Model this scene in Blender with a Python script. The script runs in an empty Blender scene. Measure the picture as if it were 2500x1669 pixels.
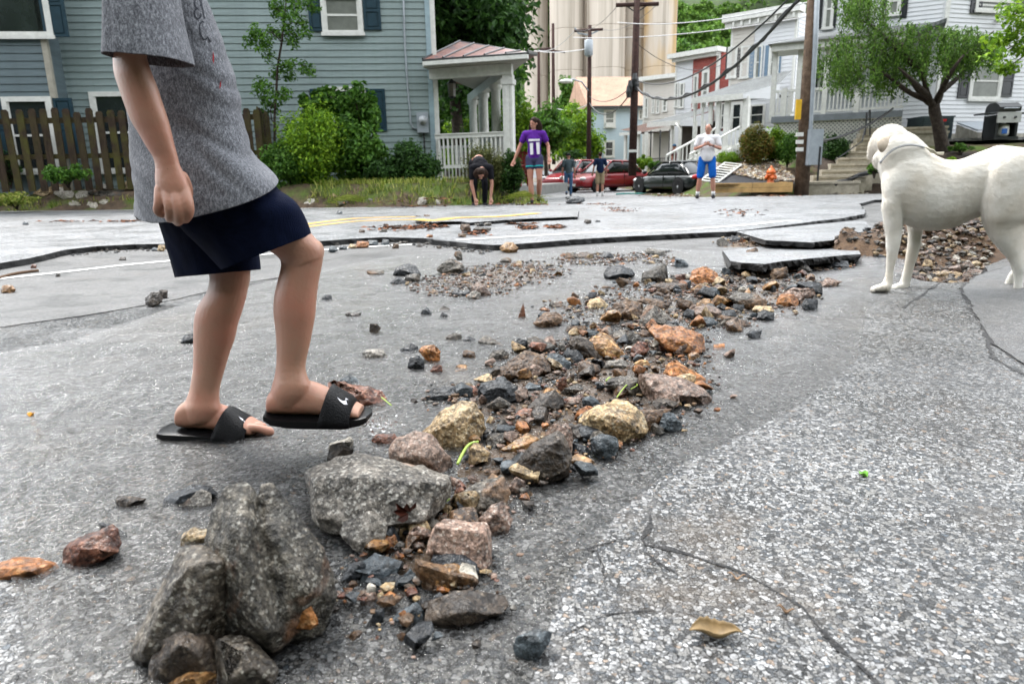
import bpy, bmesh, math, random
import numpy as np
from mathutils import Vector, Matrix, noise, Euler
from mathutils.bvhtree import BVHTree
R = math.radians
random.seed(7); np.random.seed(7)
rnd = random.Random(11)
S = bpy.context.scene
COL = S.collection

# ------------------------------------------------------------------ camera
CAM_H = 0.65
PITCH = math.atan(410/1667.0)
ROLL = R(1.2)
F = 1667.0
cam_d = bpy.data.cameras.new('camera'); cam = bpy.data.objects.new('camera', cam_d); COL.objects.link(cam)
cam_d.sensor_width = 36.0; cam_d.lens = 36.0*F/2500.0
cam_d.clip_start = 0.05; cam_d.clip_end = 1500
M = Matrix.Translation((0,0,CAM_H)) @ Matrix.Rotation(R(90)-PITCH,4,'X') @ Matrix.Rotation(-ROLL,4,'Z')
cam.matrix_world = M
cam_d.dof.use_dof = True; cam_d.dof.focus_distance = 2.1; cam_d.dof.aperture_fstop = 6.0
S.camera = cam
M3 = M.to_3x3()
def ray(px, py):
    return (M3 @ Vector(((px-1250.0)/F, (834.5-py)/F, -1.0)))
O = Vector((0,0,CAM_H))
def G(px, py, z=0.0):
    d = ray(px,py); t = (z-CAM_H)/d.z
    return O + d*t
def AT(px, py, Y):
    d = ray(px,py); return O + d*(Y/d.y)
def proj(p):
    q = M.inverted() @ Vector(p)
    return (1250+F*q.x/-q.z, 834.5-F*q.y/-q.z)
MINV = M.inverted()

# ------------------------------------------------------------------ world, sun, exposure
W = bpy.data.worlds.new('World'); S.world = W; W.use_nodes = True
SUN_EL, SUN_ROT = R(60), R(-38)
nt = W.node_tree; nt.nodes.clear()
sky = nt.nodes.new('ShaderNodeTexSky'); sky.sky_type = 'NISHITA'; sky.sun_disc = False
sky.sun_elevation = SUN_EL; sky.sun_rotation = SUN_ROT; sky.dust_density = 1.5; sky.air_density = 1.0; sky.ozone_density = 1.0
hs = nt.nodes.new('ShaderNodeHueSaturation'); hs.inputs['Saturation'].default_value = 0.22
bg = nt.nodes.new('ShaderNodeBackground'); bg.inputs['Strength'].default_value = 0.15
wo = nt.nodes.new('ShaderNodeOutputWorld')
ov = nt.nodes.new('ShaderNodeMix'); ov.data_type='RGBA'; ov.inputs[0].default_value = 0.72
ov.inputs[7].default_value = (7.6, 7.95, 8.3, 1)   # bright even cloud layer over the sky
nt.links.new(sky.outputs[0], hs.inputs['Color']); nt.links.new(hs.outputs[0], ov.inputs[6]); nt.links.new(ov.outputs[2], bg.inputs[0]); nt.links.new(bg.outputs[0], wo.inputs[0])
sd = bpy.data.lights.new('sun','SUN'); sd.energy = 1.5; sd.angle = R(16); sd.color = (1,0.97,0.93)
so = bpy.data.objects.new('sun', sd); COL.objects.link(so)
# Blender sky: rotation measured so that the sun direction is (sin(rot), cos(rot)) * cos(el)
sdir = Vector((math.sin(SUN_ROT)*math.cos(SUN_EL), math.cos(SUN_ROT)*math.cos(SUN_EL), math.sin(SUN_EL)))
so.rotation_euler = (-sdir).to_track_quat('-Z','Y').to_euler()
so.location = (0,0,30)
vs = S.view_settings; vs.view_transform = 'Standard'; vs.look = 'None'; vs.gamma = 1; vs.use_curve_mapping = False
vs.exposure = 1.78
S.render.engine = 'CYCLES'
S.cycles.use_denoising = True
S.cycles.max_bounces = 8; S.cycles.transparent_max_bounces = 16
S.cycles.caustics_reflective = False; S.cycles.caustics_refractive = False

# ------------------------------------------------------------------ material helper
class NB:
    def __init__(s, name):
        s.m = bpy.data.materials.new(name); s.m.use_nodes = True
        s.t = s.m.node_tree; s.t.nodes.clear()
        s.out = s.t.nodes.new('ShaderNodeOutputMaterial')
        s._c = None
    def n(s, typ, **kw):
        nd = s.t.nodes.new(typ)
        for k,v in kw.items():
            if k.startswith('i_'):
                nd.inputs[k[2:].replace('_',' ')].default_value = v
            else: setattr(nd,k,v)
        return nd
    def l(s, a, b): s.t.links.new(a, b)
    def co(s, scale=(1,1,1), rot=(0,0,0), kind='Object', loc=(0,0,0)):
        if s._c is None: s._c = s.n('ShaderNodeTexCoord')
        mp = s.n('ShaderNodeMapping'); mp.inputs['Scale'].default_value = scale; mp.inputs['Rotation'].default_value = rot
        mp.inputs['Location'].default_value = loc
        s.l(s._c.outputs[kind], mp.inputs[0]); return mp.outputs[0]
    def noise(s, vec, scale=5, detail=4, rough=0.6, dist=0):
        nd = s.n('ShaderNodeTexNoise'); nd.inputs['Scale'].default_value=scale; nd.inputs['Detail'].default_value=detail
        nd.inputs['Roughness'].default_value=rough; nd.inputs['Distortion'].default_value=dist
        s.l(vec, nd.inputs['Vector']); return nd
    def vor(s, vec, scale=5, feature='F1', rnd_=1.0):
        nd = s.n('ShaderNodeTexVoronoi', feature=feature); nd.inputs['Scale'].default_value=scale
        nd.inputs['Randomness'].default_value=rnd_
        s.l(vec, nd.inputs['Vector']); return nd
    def ramp(s, fac, stops, interp='LINEAR'):
        nd = s.n('ShaderNodeValToRGB'); cr = nd.color_ramp; cr.interpolation = interp
        while len(cr.elements) < len(stops): cr.elements.new(0.5)
        for e,(p,c) in zip(cr.elements, stops):
            e.position = p; e.color = (*c,1) if not isinstance(c,(int,float)) else (c,c,c,1)
        s.l(fac, nd.inputs[0]); return nd.outputs[0]
    def mix(s, fac, a, b, mode='MIX'):
        nd = s.n('ShaderNodeMix', data_type='RGBA', blend_type=mode)
        for v,i in ((fac,0),(a,6),(b,7)):
            if hasattr(v,'type') and hasattr(v,'links'): s.l(v, nd.inputs[i])
            elif isinstance(v,(int,float)): nd.inputs[i].default_value = v if i==0 else (v,v,v,1)
            else: nd.inputs[i].default_value = (*v,1)
        return nd.outputs[2]
    def math(s, op, a, b=0.0, c=None):
        nd = s.n('ShaderNodeMath', operation=op)
        for v,i in ((a,0),(b,1),(c,2)):
            if v is None: continue
            if hasattr(v,'links'): s.l(v, nd.inputs[i])
            else: nd.inputs[i].default_value = v
        return nd.outputs[0]
    def bump(s, h, strength=0.5, dist=0.01, prev=None):
        nd = s.n('ShaderNodeBump'); nd.inputs['Strength'].default_value=strength; nd.inputs['Distance'].default_value=dist
        s.l(h, nd.inputs['Height'])
        if prev is not None: s.l(prev, nd.inputs['Normal'])
        return nd.outputs[0]
    def bsdf(s, color, rough=0.6, normal=None, spec=0.5, metal=0.0, sub=0.0, coat=0.0, coat_rough=0.1, trans=None, sheen=0, emis=None):
        b = s.n('ShaderNodeBsdfPrincipled')
        def st(nm, v):
            if v is None: return
            if hasattr(v,'links'): s.l(v, b.inputs[nm])
            elif isinstance(v,(tuple,list)): b.inputs[nm].default_value = (*v,1) if len(v)==3 else v
            else: b.inputs[nm].default_value = v
        if isinstance(color,(int,float)): color=(color,)*3
        st('Base Color', color); st('Roughness', rough); st('Specular IOR Level', spec); st('Metallic', metal)
        if sub:
            st('Subsurface Weight', sub); b.inputs['Subsurface Radius'].default_value=(1,0.35,0.2); b.inputs['Subsurface Scale'].default_value=0.008
        if coat: st('Coat Weight', coat); st('Coat Roughness', coat_rough)
        if sheen: st('Sheen Weight', sheen)
        if normal is not None: s.l(normal, b.inputs['Normal'])
        if emis: b.inputs['Emission Color'].default_value=(*emis[0],1); b.inputs['Emission Strength'].default_value=emis[1]
        sh = b.outputs[0]
        if trans:
            tr = s.n('ShaderNodeBsdfTranslucent')
            if hasattr(trans[0],'links'): s.l(trans[0], tr.inputs[0])
            else: tr.inputs[0].default_value=(*trans[0],1)
            mx = s.n('ShaderNodeMixShader'); mx.inputs[0].default_value = trans[1]
            s.l(sh, mx.inputs[1]); s.l(tr.outputs[0], mx.inputs[2]); sh = mx.outputs[0]
        s.l(sh, s.out.inputs[0]); return s.m

MATS = {}
def plain(name, color, rough=0.6, var=0.12, scale=6.0, bump=0.0, bscale=60, metal=0, spec=None, coat=0, emis=None):
    """painted / simple surface with soft dirt variation"""
    if name in MATS: return MATS[name]
    if spec is None: spec=0.08 if rough>=0.75 else (0.25 if rough>=0.5 else 0.5)
    b = NB(name); v = b.co()
    n = b.noise(v, scale, 5, 0.65)
    c0 = tuple(c*(1-var*1.6) for c in color); c1 = tuple(min(1,c*(1+var)) for c in color)
    col = b.ramp(n.outputs[0], [(0.3,c0),(0.7,c1)])
    nn = None
    if bump: nn = b.bump(b.noise(v, bscale, 3).outputs[0], bump, 0.01)
    MATS[name] = b.bsdf(col, rough, nn, spec, metal, coat=coat, emis=emis); return MATS[name]

# ------------------------------------------------------------------ mesh helpers
def tag(o, label=None, cat=None, group=None, kind=None):
    if label: o['label'] = label
    if cat: o['category'] = cat
    if group: o['group'] = group
    if kind: o['kind'] = kind
    return o
def thing(name, loc, label, cat, group=None, rotz=0.0):
    o = bpy.data.objects.new(name, None); COL.objects.link(o)
    o.location = loc; o.rotation_euler = (0,0,rotz); o.empty_display_size = 0.1
    return tag(o, label, cat, group)
def mesh_obj(name, verts, faces, mat=None, parent=None, smooth=False, loc=None):
    me = bpy.data.meshes.new(name)
    me.from_pydata([tuple(v) for v in verts], [], faces); me.update()
    if smooth: me.polygons.foreach_set('use_smooth', [True]*len(me.polygons))
    if mat: me.materials.append(mat)
    o = bpy.data.objects.new(name, me); COL.objects.link(o)
    if parent is not None: o.parent = parent
    if loc is not None: o.location = loc
    return o
def np_obj(name, V, Fa, mat, parent=None, smooth=False, loc=None):
    """V (n,3) float, Fa (m,k) int arrays"""
    V = np.asarray(V, dtype=np.float32); Fa = np.asarray(Fa, dtype=np.int32)
    me = bpy.data.meshes.new(name); m,k = Fa.shape
    me.vertices.add(len(V)); me.vertices.foreach_set('co', V.ravel())
    me.loops.add(m*k); me.loops.foreach_set('vertex_index', Fa.ravel())
    me.polygons.add(m); me.polygons.foreach_set('loop_start', np.arange(0,m*k,k,dtype=np.int32))
    me.polygons.foreach_set('use_smooth', np.full(m, smooth))
    me.update(calc_edges=True); me.validate()
    if mat: me.materials.append(mat)
    o = bpy.data.objects.new(name, me); COL.objects.link(o)
    if parent is not None: o.parent = parent
    if loc is not None: o.location = loc
    return o
class MB:
    def __init__(s): s.v=[]; s.f=[]
    def add(s, vs, fs):
        k=len(s.v); s.v += [tuple(v) for v in vs]; s.f += [tuple(i+k for i in f) for f in fs]; return s
    def box(s, x0,x1,y0,y1,z0,z1, M_=None, taper=0):
        vs=[Vector((x,y,z)) for z in (z0,z1) for y in (y0,y1) for x in (x0,x1)]
        if M_: vs=[M_@v for v in vs]
        return s.add(vs, [(0,2,3,1),(4,5,7,6),(0,1,5,4),(2,6,7,3),(0,4,6,2),(1,3,7,5)])
    def tube(s, pts, r, n=8, cap=True):
        pts=[Vector(p) for p in pts]; rs = r if isinstance(r,(list,tuple)) else [r]*len(pts)
        rings=[]; prev=None
        for i,p in enumerate(pts):
            t=(pts[min(i+1,len(pts)-1)]-pts[max(i-1,0)]).normalized()
            a = prev if prev is not None else (Vector((0,0,1)) if abs(t.z)<0.9 else Vector((1,0,0)))
            u=(a-t*a.dot(t)).normalized(); prev=u; w=t.cross(u)
            rings.append([p+(u*math.cos(2*math.pi*k/n)+w*math.sin(2*math.pi*k/n))*rs[i] for k in range(n)])
        base=len(s.v)
        for rg in rings: s.v += [tuple(q) for q in rg]
        for i in range(len(rings)-1):
            for k in range(n):
                a=base+i*n+k; b=base+i*n+(k+1)%n
                s.f.append((a,b,b+n,a+n))
        if cap:
            s.f.append(tuple(base+k for k in reversed(range(n)))); e=base+(len(rings)-1)*n
            s.f.append(tuple(e+k for k in range(n)))
        return s
    def lathe(s, prof, c=(0,0,0), n=24):
        base=len(s.v); c=Vector(c)
        for r,z in prof:
            for k in range(n): s.v.append((c.x+r*math.cos(2*math.pi*k/n), c.y+r*math.sin(2*math.pi*k/n), c.z+z))
        for i in range(len(prof)-1):
            for k in range(n):
                a=base+i*n+k; b=base+i*n+(k+1)%n; s.f.append((a,b,b+n,a+n))
        s.f.append(tuple(base+k for k in reversed(range(n)))); e=base+(len(prof)-1)*n; s.f.append(tuple(e+k for k in range(n)))
        return s
    def prism(s, poly, d):
        """poly list of 3d pts, extruded by vector d"""
        n=len(poly); d=Vector(d); P=[Vector(p) for p in poly]
        return s.add(P+[p+d for p in P], [tuple(range(n)), tuple(reversed(range(n,2*n)))]+[(i,i+n,(i+1)%n+n,(i+1)%n) for i in range(n)])
    def build(s, name, mat, parent=None, smooth=False, loc=None):
        return mesh_obj(name, s.v, s.f, mat, parent, smooth, loc)
def fix_normals(o):
    bm=bmesh.new(); bm.from_mesh(o.data); bmesh.ops.recalc_face_normals(bm, faces=bm.faces); bm.to_mesh(o.data); bm.free(); return o
def autosmooth(o, ang=40):
    """mark sharp edges by angle"""
    me=o.data; bm=bmesh.new(); bm.from_mesh(me)
    for f in bm.faces: f.smooth=True
    for e in bm.edges:
        if len(e.link_faces)==2 and e.calc_face_angle(0) > R(ang): e.smooth=False
    bm.to_mesh(me); bm.free(); return o
def catmull(P, sub):
    P=[np.asarray(p,dtype=float) for p in P]; out=[]
    n=len(P)
    for i in range(n-1):
        p0=P[max(i-1,0)]; p1=P[i]; p2=P[i+1]; p3=P[min(i+2,n-1)]
        for k in range(sub):
            t=k/sub
            out.append(0.5*((2*p1)+(-p0+p2)*t+(2*p0-5*p1+4*p2-p3)*t*t+(-p0+3*p1-3*p2+p3)*t**3))
    out.append(P[-1]); return out
# ------------------------------------------------------------------ ground materials
def asphalt(name, sc, light, contrast, rough0, wetn, bumps=0.6, tint=(1,1,1), agg=1.0, spec=0.8):
    b = NB(name); v0 = b.co()
    wob = b.noise(v0, sc*0.9, 2); ws = b.n('ShaderNodeVectorMath', operation='SCALE'); b.l(wob.outputs['Color'], ws.inputs[0]); ws.inputs['Scale'].default_value=0.75/sc
    va = b.n('ShaderNodeVectorMath', operation='ADD'); b.l(v0, va.inputs[0]); b.l(ws.outputs[0], va.inputs[1]); v=va.outputs[0]
    L=light
    def c(k, t=(1,1,1)): return tuple(min(0.85,k*L*a*q) for a,q in zip(t,tint))
    def layer(s_, keep, off):
        f=b.vor(v, s_); ed=b.vor(v, s_, 'DISTANCE_TO_EDGE'); rc=b.n('ShaderNodeSeparateColor'); b.l(f.outputs['Color'], rc.inputs[0])
        col=b.ramp(rc.outputs[0], [(0.0,c(0.14)),(0.16,c(0.45,(0.88,0.98,1.10))),(0.32,c(0.95)),(0.48,c(1.5,(1.03,1,0.95))),(0.68,c(2.1)),(0.84,c(2.7)),(0.93,c(3.5)),(0.955,c(1.35,(1.25,0.95,0.72))),(0.985,c(0.6,(0.8,1.0,1.2)))],'CONSTANT')
        m=b.math('MULTIPLY', b.ramp(ed.outputs['Distance'], [(0.03,0.0),(0.09,1.0)]), b.math('GREATER_THAN', rc.outputs[2], 1-keep))
        return f,col,m
    f1,c1,m1=layer(sc*0.80, 0.55*agg, 0); f2,c2,m2=layer(sc*1.45, 0.85*agg, 1)
    f3=b.vor(v, sc*3.1); r3=b.n('ShaderNodeSeparateColor'); b.l(f3.outputs['Color'], r3.inputs[0])
    fines = b.ramp(r3.outputs[1], [(0.0,c(0.04)),(0.5,c(0.13)),(0.78,c(0.40)),(0.92,c(1.4))],'CONSTANT')
    col=b.mix(m2,fines,c2); col=b.mix(m1,col,c1)
    gn=b.noise(v0, sc*2.2, 3, 0.7); col=b.mix(0.5,col,b.ramp(gn.outputs[0],[(0.34,0.5),(0.60,1.2)]),'MULTIPLY')
    big = b.noise(v0, 0.8, 6, 0.72); col = b.mix(1.0, col, b.ramp(big.outputs[0], [(0.36,0.62),(0.60,1.12)]), 'MULTIPLY')
    worn=b.noise(b.co(loc=(2,9,0)),2.7,5,0.7); col=b.mix(b.ramp(worn.outputs[0],[(0.56,0.0),(0.70,0.4)]),col,c(0.35))
    sand = b.noise(b.co(loc=(7,3,0)), 1.6, 6, 0.75); smk = b.ramp(sand.outputs[0], [(0.57,0.0),(0.74,0.5)])
    col = b.mix(smk, col, (0.20*L/0.25,0.14*L/0.25,0.085*L/0.25))
    h = b.math('ADD', b.math('MULTIPLY', m1, 0.8), b.math('MULTIPLY', m2, 0.45))
    n1 = b.bump(h, bumps, 0.6/sc); n2 = b.bump(gn.outputs[0], 0.5, 0.4/sc, n1)
    rg = b.ramp(b.noise(v0, 2.2, 5, 0.65).outputs[0], [(0.38,rough0),(0.64,min(1,rough0+0.34))])
    return b.bsdf(col, rg, n2, spec)
M_coarse = asphalt('coarse_asphalt', 112, 0.120, 1, 0.12, True, 0.9, (1,1,1), 1.0, 0.55)
M_fine = asphalt('fine_asphalt', 190, 0.072, 1, 0.34, True, 0.6, (1.0,0.985,0.97), 0.75)
M_road = asphalt('road_asphalt', 120, 0.17, 1, 0.28, True, 0.45, (0.97,1.0,1.05), 0.8)
def crackmat():
    b = NB('broken_asphalt'); v=b.co()
    n=b.noise(v, 60, 4); vv=b.vor(v,120)
    col=b.ramp(n.outputs[0],[(0.35,(0.006,0.006,0.007)),(0.7,(0.03,0.028,0.027))])
    return b.bsdf(col,0.55,b.bump(vv.outputs['Distance'],1.0,0.01),0.4)
M_crack = crackmat()
def soilmat(name, c0, c1, c2, sc=8, rough=0.8):
    b = NB(name); v=b.co()
    n=b.noise(v, sc, 8, 0.7); n2=b.noise(v, sc*9, 4, 0.7)
    col=b.ramp(n.outputs[0],[(0.3,c0),(0.5,c1),(0.72,c2)])
    col=b.mix(0.5,col,b.ramp(n2.outputs[0],[(0.3,0.35),(0.7,1.0)]),'MULTIPLY')
    nn=b.bump(n2.outputs[0],0.8,0.03)
    return b.bsdf(col,rough,nn,0.3)
M_soil = soilmat('bare_soil',(0.035,0.022,0.013),(0.10,0.058,0.032),(0.20,0.125,0.07))
M_darksoil = soilmat('dark_soil',(0.015,0.011,0.008),(0.04,0.026,0.017),(0.09,0.06,0.04))
M_sand = soilmat('wet_sand',(0.07,0.045,0.025),(0.17,0.105,0.058),(0.30,0.20,0.12),14,0.35)
def paint(name, c):
    b=NB(name); v=b.co()
    n=b.noise(v,30,6,0.75); n3=b.vor(v,150)
    col=b.mix(b.ramp(n.outputs[0],[(0.55,0.0),(0.68,0.7)]),c,(0.16,0.16,0.155))
    return b.bsdf(col,0.45,b.bump(n3.outputs['Distance'],0.4,0.004),0.5)
M_wpaint=paint('road_paint_white',(0.72,0.72,0.70)); M_ypaint=paint('road_paint_yellow',(0.75,0.42,0.045))

# ------------------------------------------------------------------ terrain under everything
EDGE = [G(-900,526,0.05),G(0,517,0.05),G(330,513,0.05),G(600,511,0.05),G(900,507,0.05),G(1200,500,0.05),G(1300,494,0.05)]
def edgeY(x):
    for a,c in zip(EDGE[:-1],EDGE[1:]):
        if x<=c.x: 
            t=(x-a.x)/(c.x-a.x); return a.y+(c.y-a.y)*t
    return EDGE[-1].y
def sm(t): t=max(0,min(1,t)); return t*t*(3-2*t)
def zs(x,y):
    """street surface: falls away gently beyond the junction"""
    return 0.053-0.35*sm((y-13.3)/14.0)
def gz(x,y):
    """terrain height"""
    z=0.04 if y<13.5 else zs(x,y)-0.03
    # left bank beyond the road edge
    if x < 0.6:
        e=edgeY(x); k=sm((0.6-x)/0.9)
        h=0.50*sm((y-e)/0.85) + 0.03*max(0,y-e-.85)
        h=min(h,0.9); z+=h*k
    # right yard plateau
    k=sm((x-6.3)/1.3)*sm((y-17.7)/1.6)
    p1=0.75*k
    k2=sm((x-8.2)/1.6)*sm((y-(18.3 if x<10.5 else 17.2))/2.6)
    z+=max(p1,1.32*k2)
    if x>5.2 and y>26: z+=0.6*sm((y-26)/6)*sm((x-0.17*y)/2)*(1-k2)*0.6
    return z
def terr(name, xs, ys, zf, mat, kind='structure'):
    V=[];Fc=[];nx=len(xs)
    for y in ys:
        for x in xs: V.append((x,y,zf(x,y)))
    for j in range(len(ys)-1):
        for i in range(nx-1):
            a=j*nx+i; Fc.append((a,a+1,a+nx+1,a+nx))
    o=np_obj(name,V,Fc,mat,smooth=True); return tag(o,kind=kind)
def nz(x,y,s=1.0,seed=0): return noise.noise(Vector((x*s,y*s,seed)))
def zf_far(x,y):
    z=gz(x,y)
    if z>0.06: z+=0.06*nz(x,y,1.7,3)*min(1,(z-0.06)*6)+0.03*nz(x,y,5,4)
    if y<14.5 and z<0.1: z=min(z,0.0)-0.02
    return z
def bandmat():
    """bare soil with grass patches, by a mask of noise"""
    b=NB('verge_ground'); v=b.co()
    n=b.noise(v,1.3,5,0.6); n2=b.noise(v,40,5,0.7)
    soil=b.ramp(b.noise(v,9,6,0.7).outputs[0],[(0.3,(0.025,0.018,0.012)),(0.7,(0.13,0.09,0.06))])
    gr=b.ramp(n2.outputs[0],[(0.3,(0.02,0.045,0.008)),(0.7,(0.12,0.17,0.03))])
    col=b.mix(b.ramp(n.outputs[0],[(0.45,0.0),(0.6,1.0)]),soil,gr)
    return b.bsdf(col,0.9,b.bump(n2.outputs[0],0.8,0.04),0.2)
M_verge=bandmat()
xs=list(np.arange(-24,28.01,0.4)); ys=list(np.arange(11.5,60,0.4))
terr('verge_ground', xs, ys, zf_far, M_verge)
# very wide base sheet to the horizon
def zf_base(x,y): return -0.75
terr('ground', [-600,-60,-24,0,28,60,600], [-60,0,11,60,120,900], zf_base, M_darksoil)

# ------------------------------------------------------------------ slabs
def densify(poly, step, amp, seed=0, close=True):
    out=[]; n=len(poly)
    for i in range(n if close else n-1):
        a=Vector(poly[i]); c=Vector(poly[(i+1)%n]); L=(c-a).length; k=max(1,min(60,int(L/step)))
        for j in range(k):
            p=a.lerp(c,j/k); 
            if amp: 
                dd=(c-a).normalized(); nn=Vector((-dd.y,dd.x,0)); w=amp*(noise.noise(Vector((p.x*3,p.y*3,seed)))+0.6*noise.noise(Vector((p.x*11,p.y*11,seed+5)))+0.5*noise.noise(Vector((p.x*40,p.y*40,seed+9))))
                p=p+nn*w*min(1,L)
            out.append(p)
    if not close: out.append(Vector(poly[-1]))
    return out
def slab(name, outline, z_top, thick, mat_top, mat_side, kind='structure'):
    """outline: ccw list of Vector; z_top number or function(x,y)"""
    zt = z_top if callable(z_top) else (lambda x,y: z_top)
    bm=bmesh.new()
    top=[bm.verts.new((p.x,p.y,zt(p.x,p.y))) for p in outline]
    n=len(outline)
    lay1=[bm.verts.new((p.x+rnd.uniform(-.012,.012),p.y+rnd.uniform(-.012,.022),zt(p.x,p.y)-thick*rnd.uniform(.3,.6))) for p in outline]
    lay2=[bm.verts.new((p.x+rnd.uniform(-.012,.012),p.y+rnd.uniform(-.004,.04),zt(p.x,p.y)-thick*rnd.uniform(.9,1.1))) for p in outline]
    f=bm.faces.new(top); f.material_index=0
    for A,B_ in ((top,lay1),(lay1,lay2)):
        for i in range(n):
            g=bm.faces.new((A[i],B_[i],B_[(i+1)%n],A[(i+1)%n])); g.material_index=1
    bmesh.ops.triangulate(bm, faces=[f])
    bmesh.ops.recalc_face_normals(bm, faces=bm.faces)
    me=bpy.data.meshes.new(name); bm.to_mesh(me); bm.free()
    me.materials.append(mat_top); me.materials.append(mat_side)
    o=bpy.data.objects.new(name,me); COL.objects.link(o); return tag(o,kind=kind)
def P2(lst, z=0.0, ox=0, oy=0, s=1.0): return [G(ox+x/s, oy+y/s, z) for x,y in lst]

# lower, nearer roadway (coarse wet asphalt); the wash-out hole is left open on the right
hole = P2([(1410,520),(1440,545),(1560,600),(1700,640),(1850,655),(2040,645),(2130,600),(2100,545),(2230,500),(2600,520)],0,1600,440,2.61)
lowA=[Vector((-12,-1.2,0)),Vector((12,-1.2,0)),Vector((12,G(2500,650).y,0))]+[Vector((p.x,p.y,0)) for p in reversed(hole[:-1])]
hole_top = G(1600+1410/2.61,440+300/2.61)
lowA += [Vector((hole_top.x+0.15,hole_top.y,0)), Vector((9.5,13.5,0)),Vector((9.5,13.9,0)),Vector((-14,13.9,0))]
slab('lower_road', densify(lowA,0.06,0.02,1), 0.0, 0.12, M_coarse, M_crack)
# patch of smoother asphalt, a thin sheet 4 mm up, from the left edge across the middle
fp=P2([(-900,940),(0,800),(200,772),(420,735),(600,690),(790,662),(1000,650),(1400,648),(1760,650),(1900,645),(1990,622),(2075,585),(2150,548)],0)
fp=densify(fp,0.08,0.05,3,False)
fp=fp+[Vector((5.5,10.0,0)),Vector((8.2,13.8,0)),Vector((-13.9,13.8,0))]
slab('smooth_patch', fp, 0.004, 0.003, M_fine, M_fine)
rp=P2([(2385,676),(2352,705),(2395,790),(2440,850),(2500,890),(2700,960),(2900,800),(2800,650),(2450,655)],0)
slab('right_patch', densify(rp,0.05,0.03,5), 0.005, 0.004, M_fine, M_crack)

# upper broken roadway: near edge is a dark broken lip
ZU=0.055
c1=[(-900,470),(-300,440),(0,410),(150,385),(260,360),(345,340),(500,322),(700,312),(850,310),(1250,300),(1680,295),(1850,282),(2000,275),(2200,280),(2349,290)]
lip=[G(x/2.135,450+y/2.135,ZU) for x,y in c1]
c2=[(300,372),(400,378),(560,392),(680,405),(800,412),(950,405),(1100,395),(1300,378),(1500,365),(1700,355),(1850,348)]
lip+=[G(900+x/2.61,440+y/2.61,ZU) for x,y in c2[1:]]
c3=[(500,325),(750,295),(950,270),(1200,240),(1330,215),(1340,200),(1300,150),(1400,125)]
lip+=[G(1600+x/2.61,440+y/2.61,ZU) for x,y in c3]
lip=densify(lip,0.05,0.03,8,False)
up=lip+[Vector((9.6,13.4,0)),Vector((EDGE[-1].x+.25,13.4,0))]+[Vector((e.x,e.y,0)) for e in reversed(EDGE)]
slab('upper_road', up, ZU, 0.09, M_road, M_crack)
def zst(x,y):
    lim=.3+(y-13)*.02; e=sm((x-lim+.25)/.3) if y>14 else 1
    return zs(x,y)+.001-.25*(1-e)-(.0 if x<5.9 or y<17.5 or x<y*.27 else .3)
M_street=asphalt('street_asphalt',60,0.2,1,0.3,True,0.3,(0.98,1.0,1.04),0.6)
terr('street',list(np.arange(EDGE[-1].x+.2,16,.25)),list(np.arange(13.38,75,.3)),zst,M_street)
# lifted broken flaps
def flap(name, near, far, h_near, h_far, thick, mat=M_road, kind='structure'):
    n=densify([Vector((p.x,p.y,0)) for p in near],0.03,0.10,20,False)
    yn=min(p.y for p in near); yf=max(p.y for p in far)
    def z(x,y): t=sm((y-yn)/(yf-yn+1e-6)); return h_near*(1-t)+h_far*t
    return slab(name, n+[Vector((p.x,p.y,0)) for p in far], z, thick, mat, M_crack, kind)
r6=lambda L,z:[G(1600+x/2.61,440+y/2.61,z) for x,y in L]
r5=lambda L,z:[G(900+x/2.61,440+y/2.61,z) for x,y in L]
flap('broken_slab', r6([(480,522),(560,535),(700,545),(850,520),(1000,500),(1150,480),(1310,462)],0.09), r6([(1290,440),(1000,420),(640,425),(430,455)],0.012), 0.10,0.012,0.045)
flap('broken_slab', r6([(700,385),(850,392),(1000,400),(1100,390),(1250,355),(1400,315)],0.08), r6([(1330,255),(1000,275),(750,318),(500,345)],0.01), 0.085,0.012,0.04)
flap('broken_slab', r5([(280,240),(420,248),(530,232),(640,250),(800,240),(960,228),(1110,195),(1240,205),(1330,215)],0.13), r5([(1340,198),(1100,160),(700,175),(300,205)],0.055), 0.095,0.056,0.04)

# painted lines: ribbons 4 mm above the sheet they lie on
def ribbon(name, pts, w, z, mat, amp=0.01, parent=None):
    V=[];Fc=[];pts=[Vector((p[0],p[1],0)) for p in pts]
    dn=[]
    for a,c in zip(pts[:-1],pts[1:]):
        k=max(1,int((c-a).length/0.06)); dn+=[a.lerp(c,j/k) for j in range(k)]
    dn.append(pts[-1])
    for i,p in enumerate(dn):
        t=(dn[min(i+1,len(dn)-1)]-dn[max(0,i-1)]).normalized(); nn=Vector((-t.y,t.x,0))
        for s in (-1,1):
            q=p+nn*s*(w/2+amp*noise.noise(Vector((p.x*9,p.y*9,s*7)))); zz=z(q.x,q.y) if callable(z) else z
            V.append((q.x,q.y,zz))
    for i in range(len(dn)-1): Fc.append((2*i,2*i+1,2*i+3,2*i+2))
    o=mesh_obj(name,V,Fc,mat,parent); return tag(o,kind='structure') if parent is None else o
cm=lambda L: [tuple(q) for q in catmull([(p.x,p.y) for p in L],6)]
e0=P2([(-500,770),(-100,697),(0,680),(150,664),(330,644),(520,628),(640,621),(760,612),(900,602),(1010,596)],0.008)
ribbon('white_line', cm(e0), 0.085, 0.0085, M_wpaint)
e1=r5([(560,382),(800,368),(1100,352),(1400,336),(1700,325)],ZU)+r6([(0,326),(300,307),(600,285),(800,262),(930,262)],ZU)
ribbon('white_line', cm(e1), 0.10, ZU+0.0045, M_wpaint)
e2=[Vector((e.x,e.y-0.10,0)) for e in EDGE[:-2]]
ribbon('white_line', cm(e2), 0.09, ZU+0.0045, M_wpaint)
zfl=lambda x,y: 0
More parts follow.
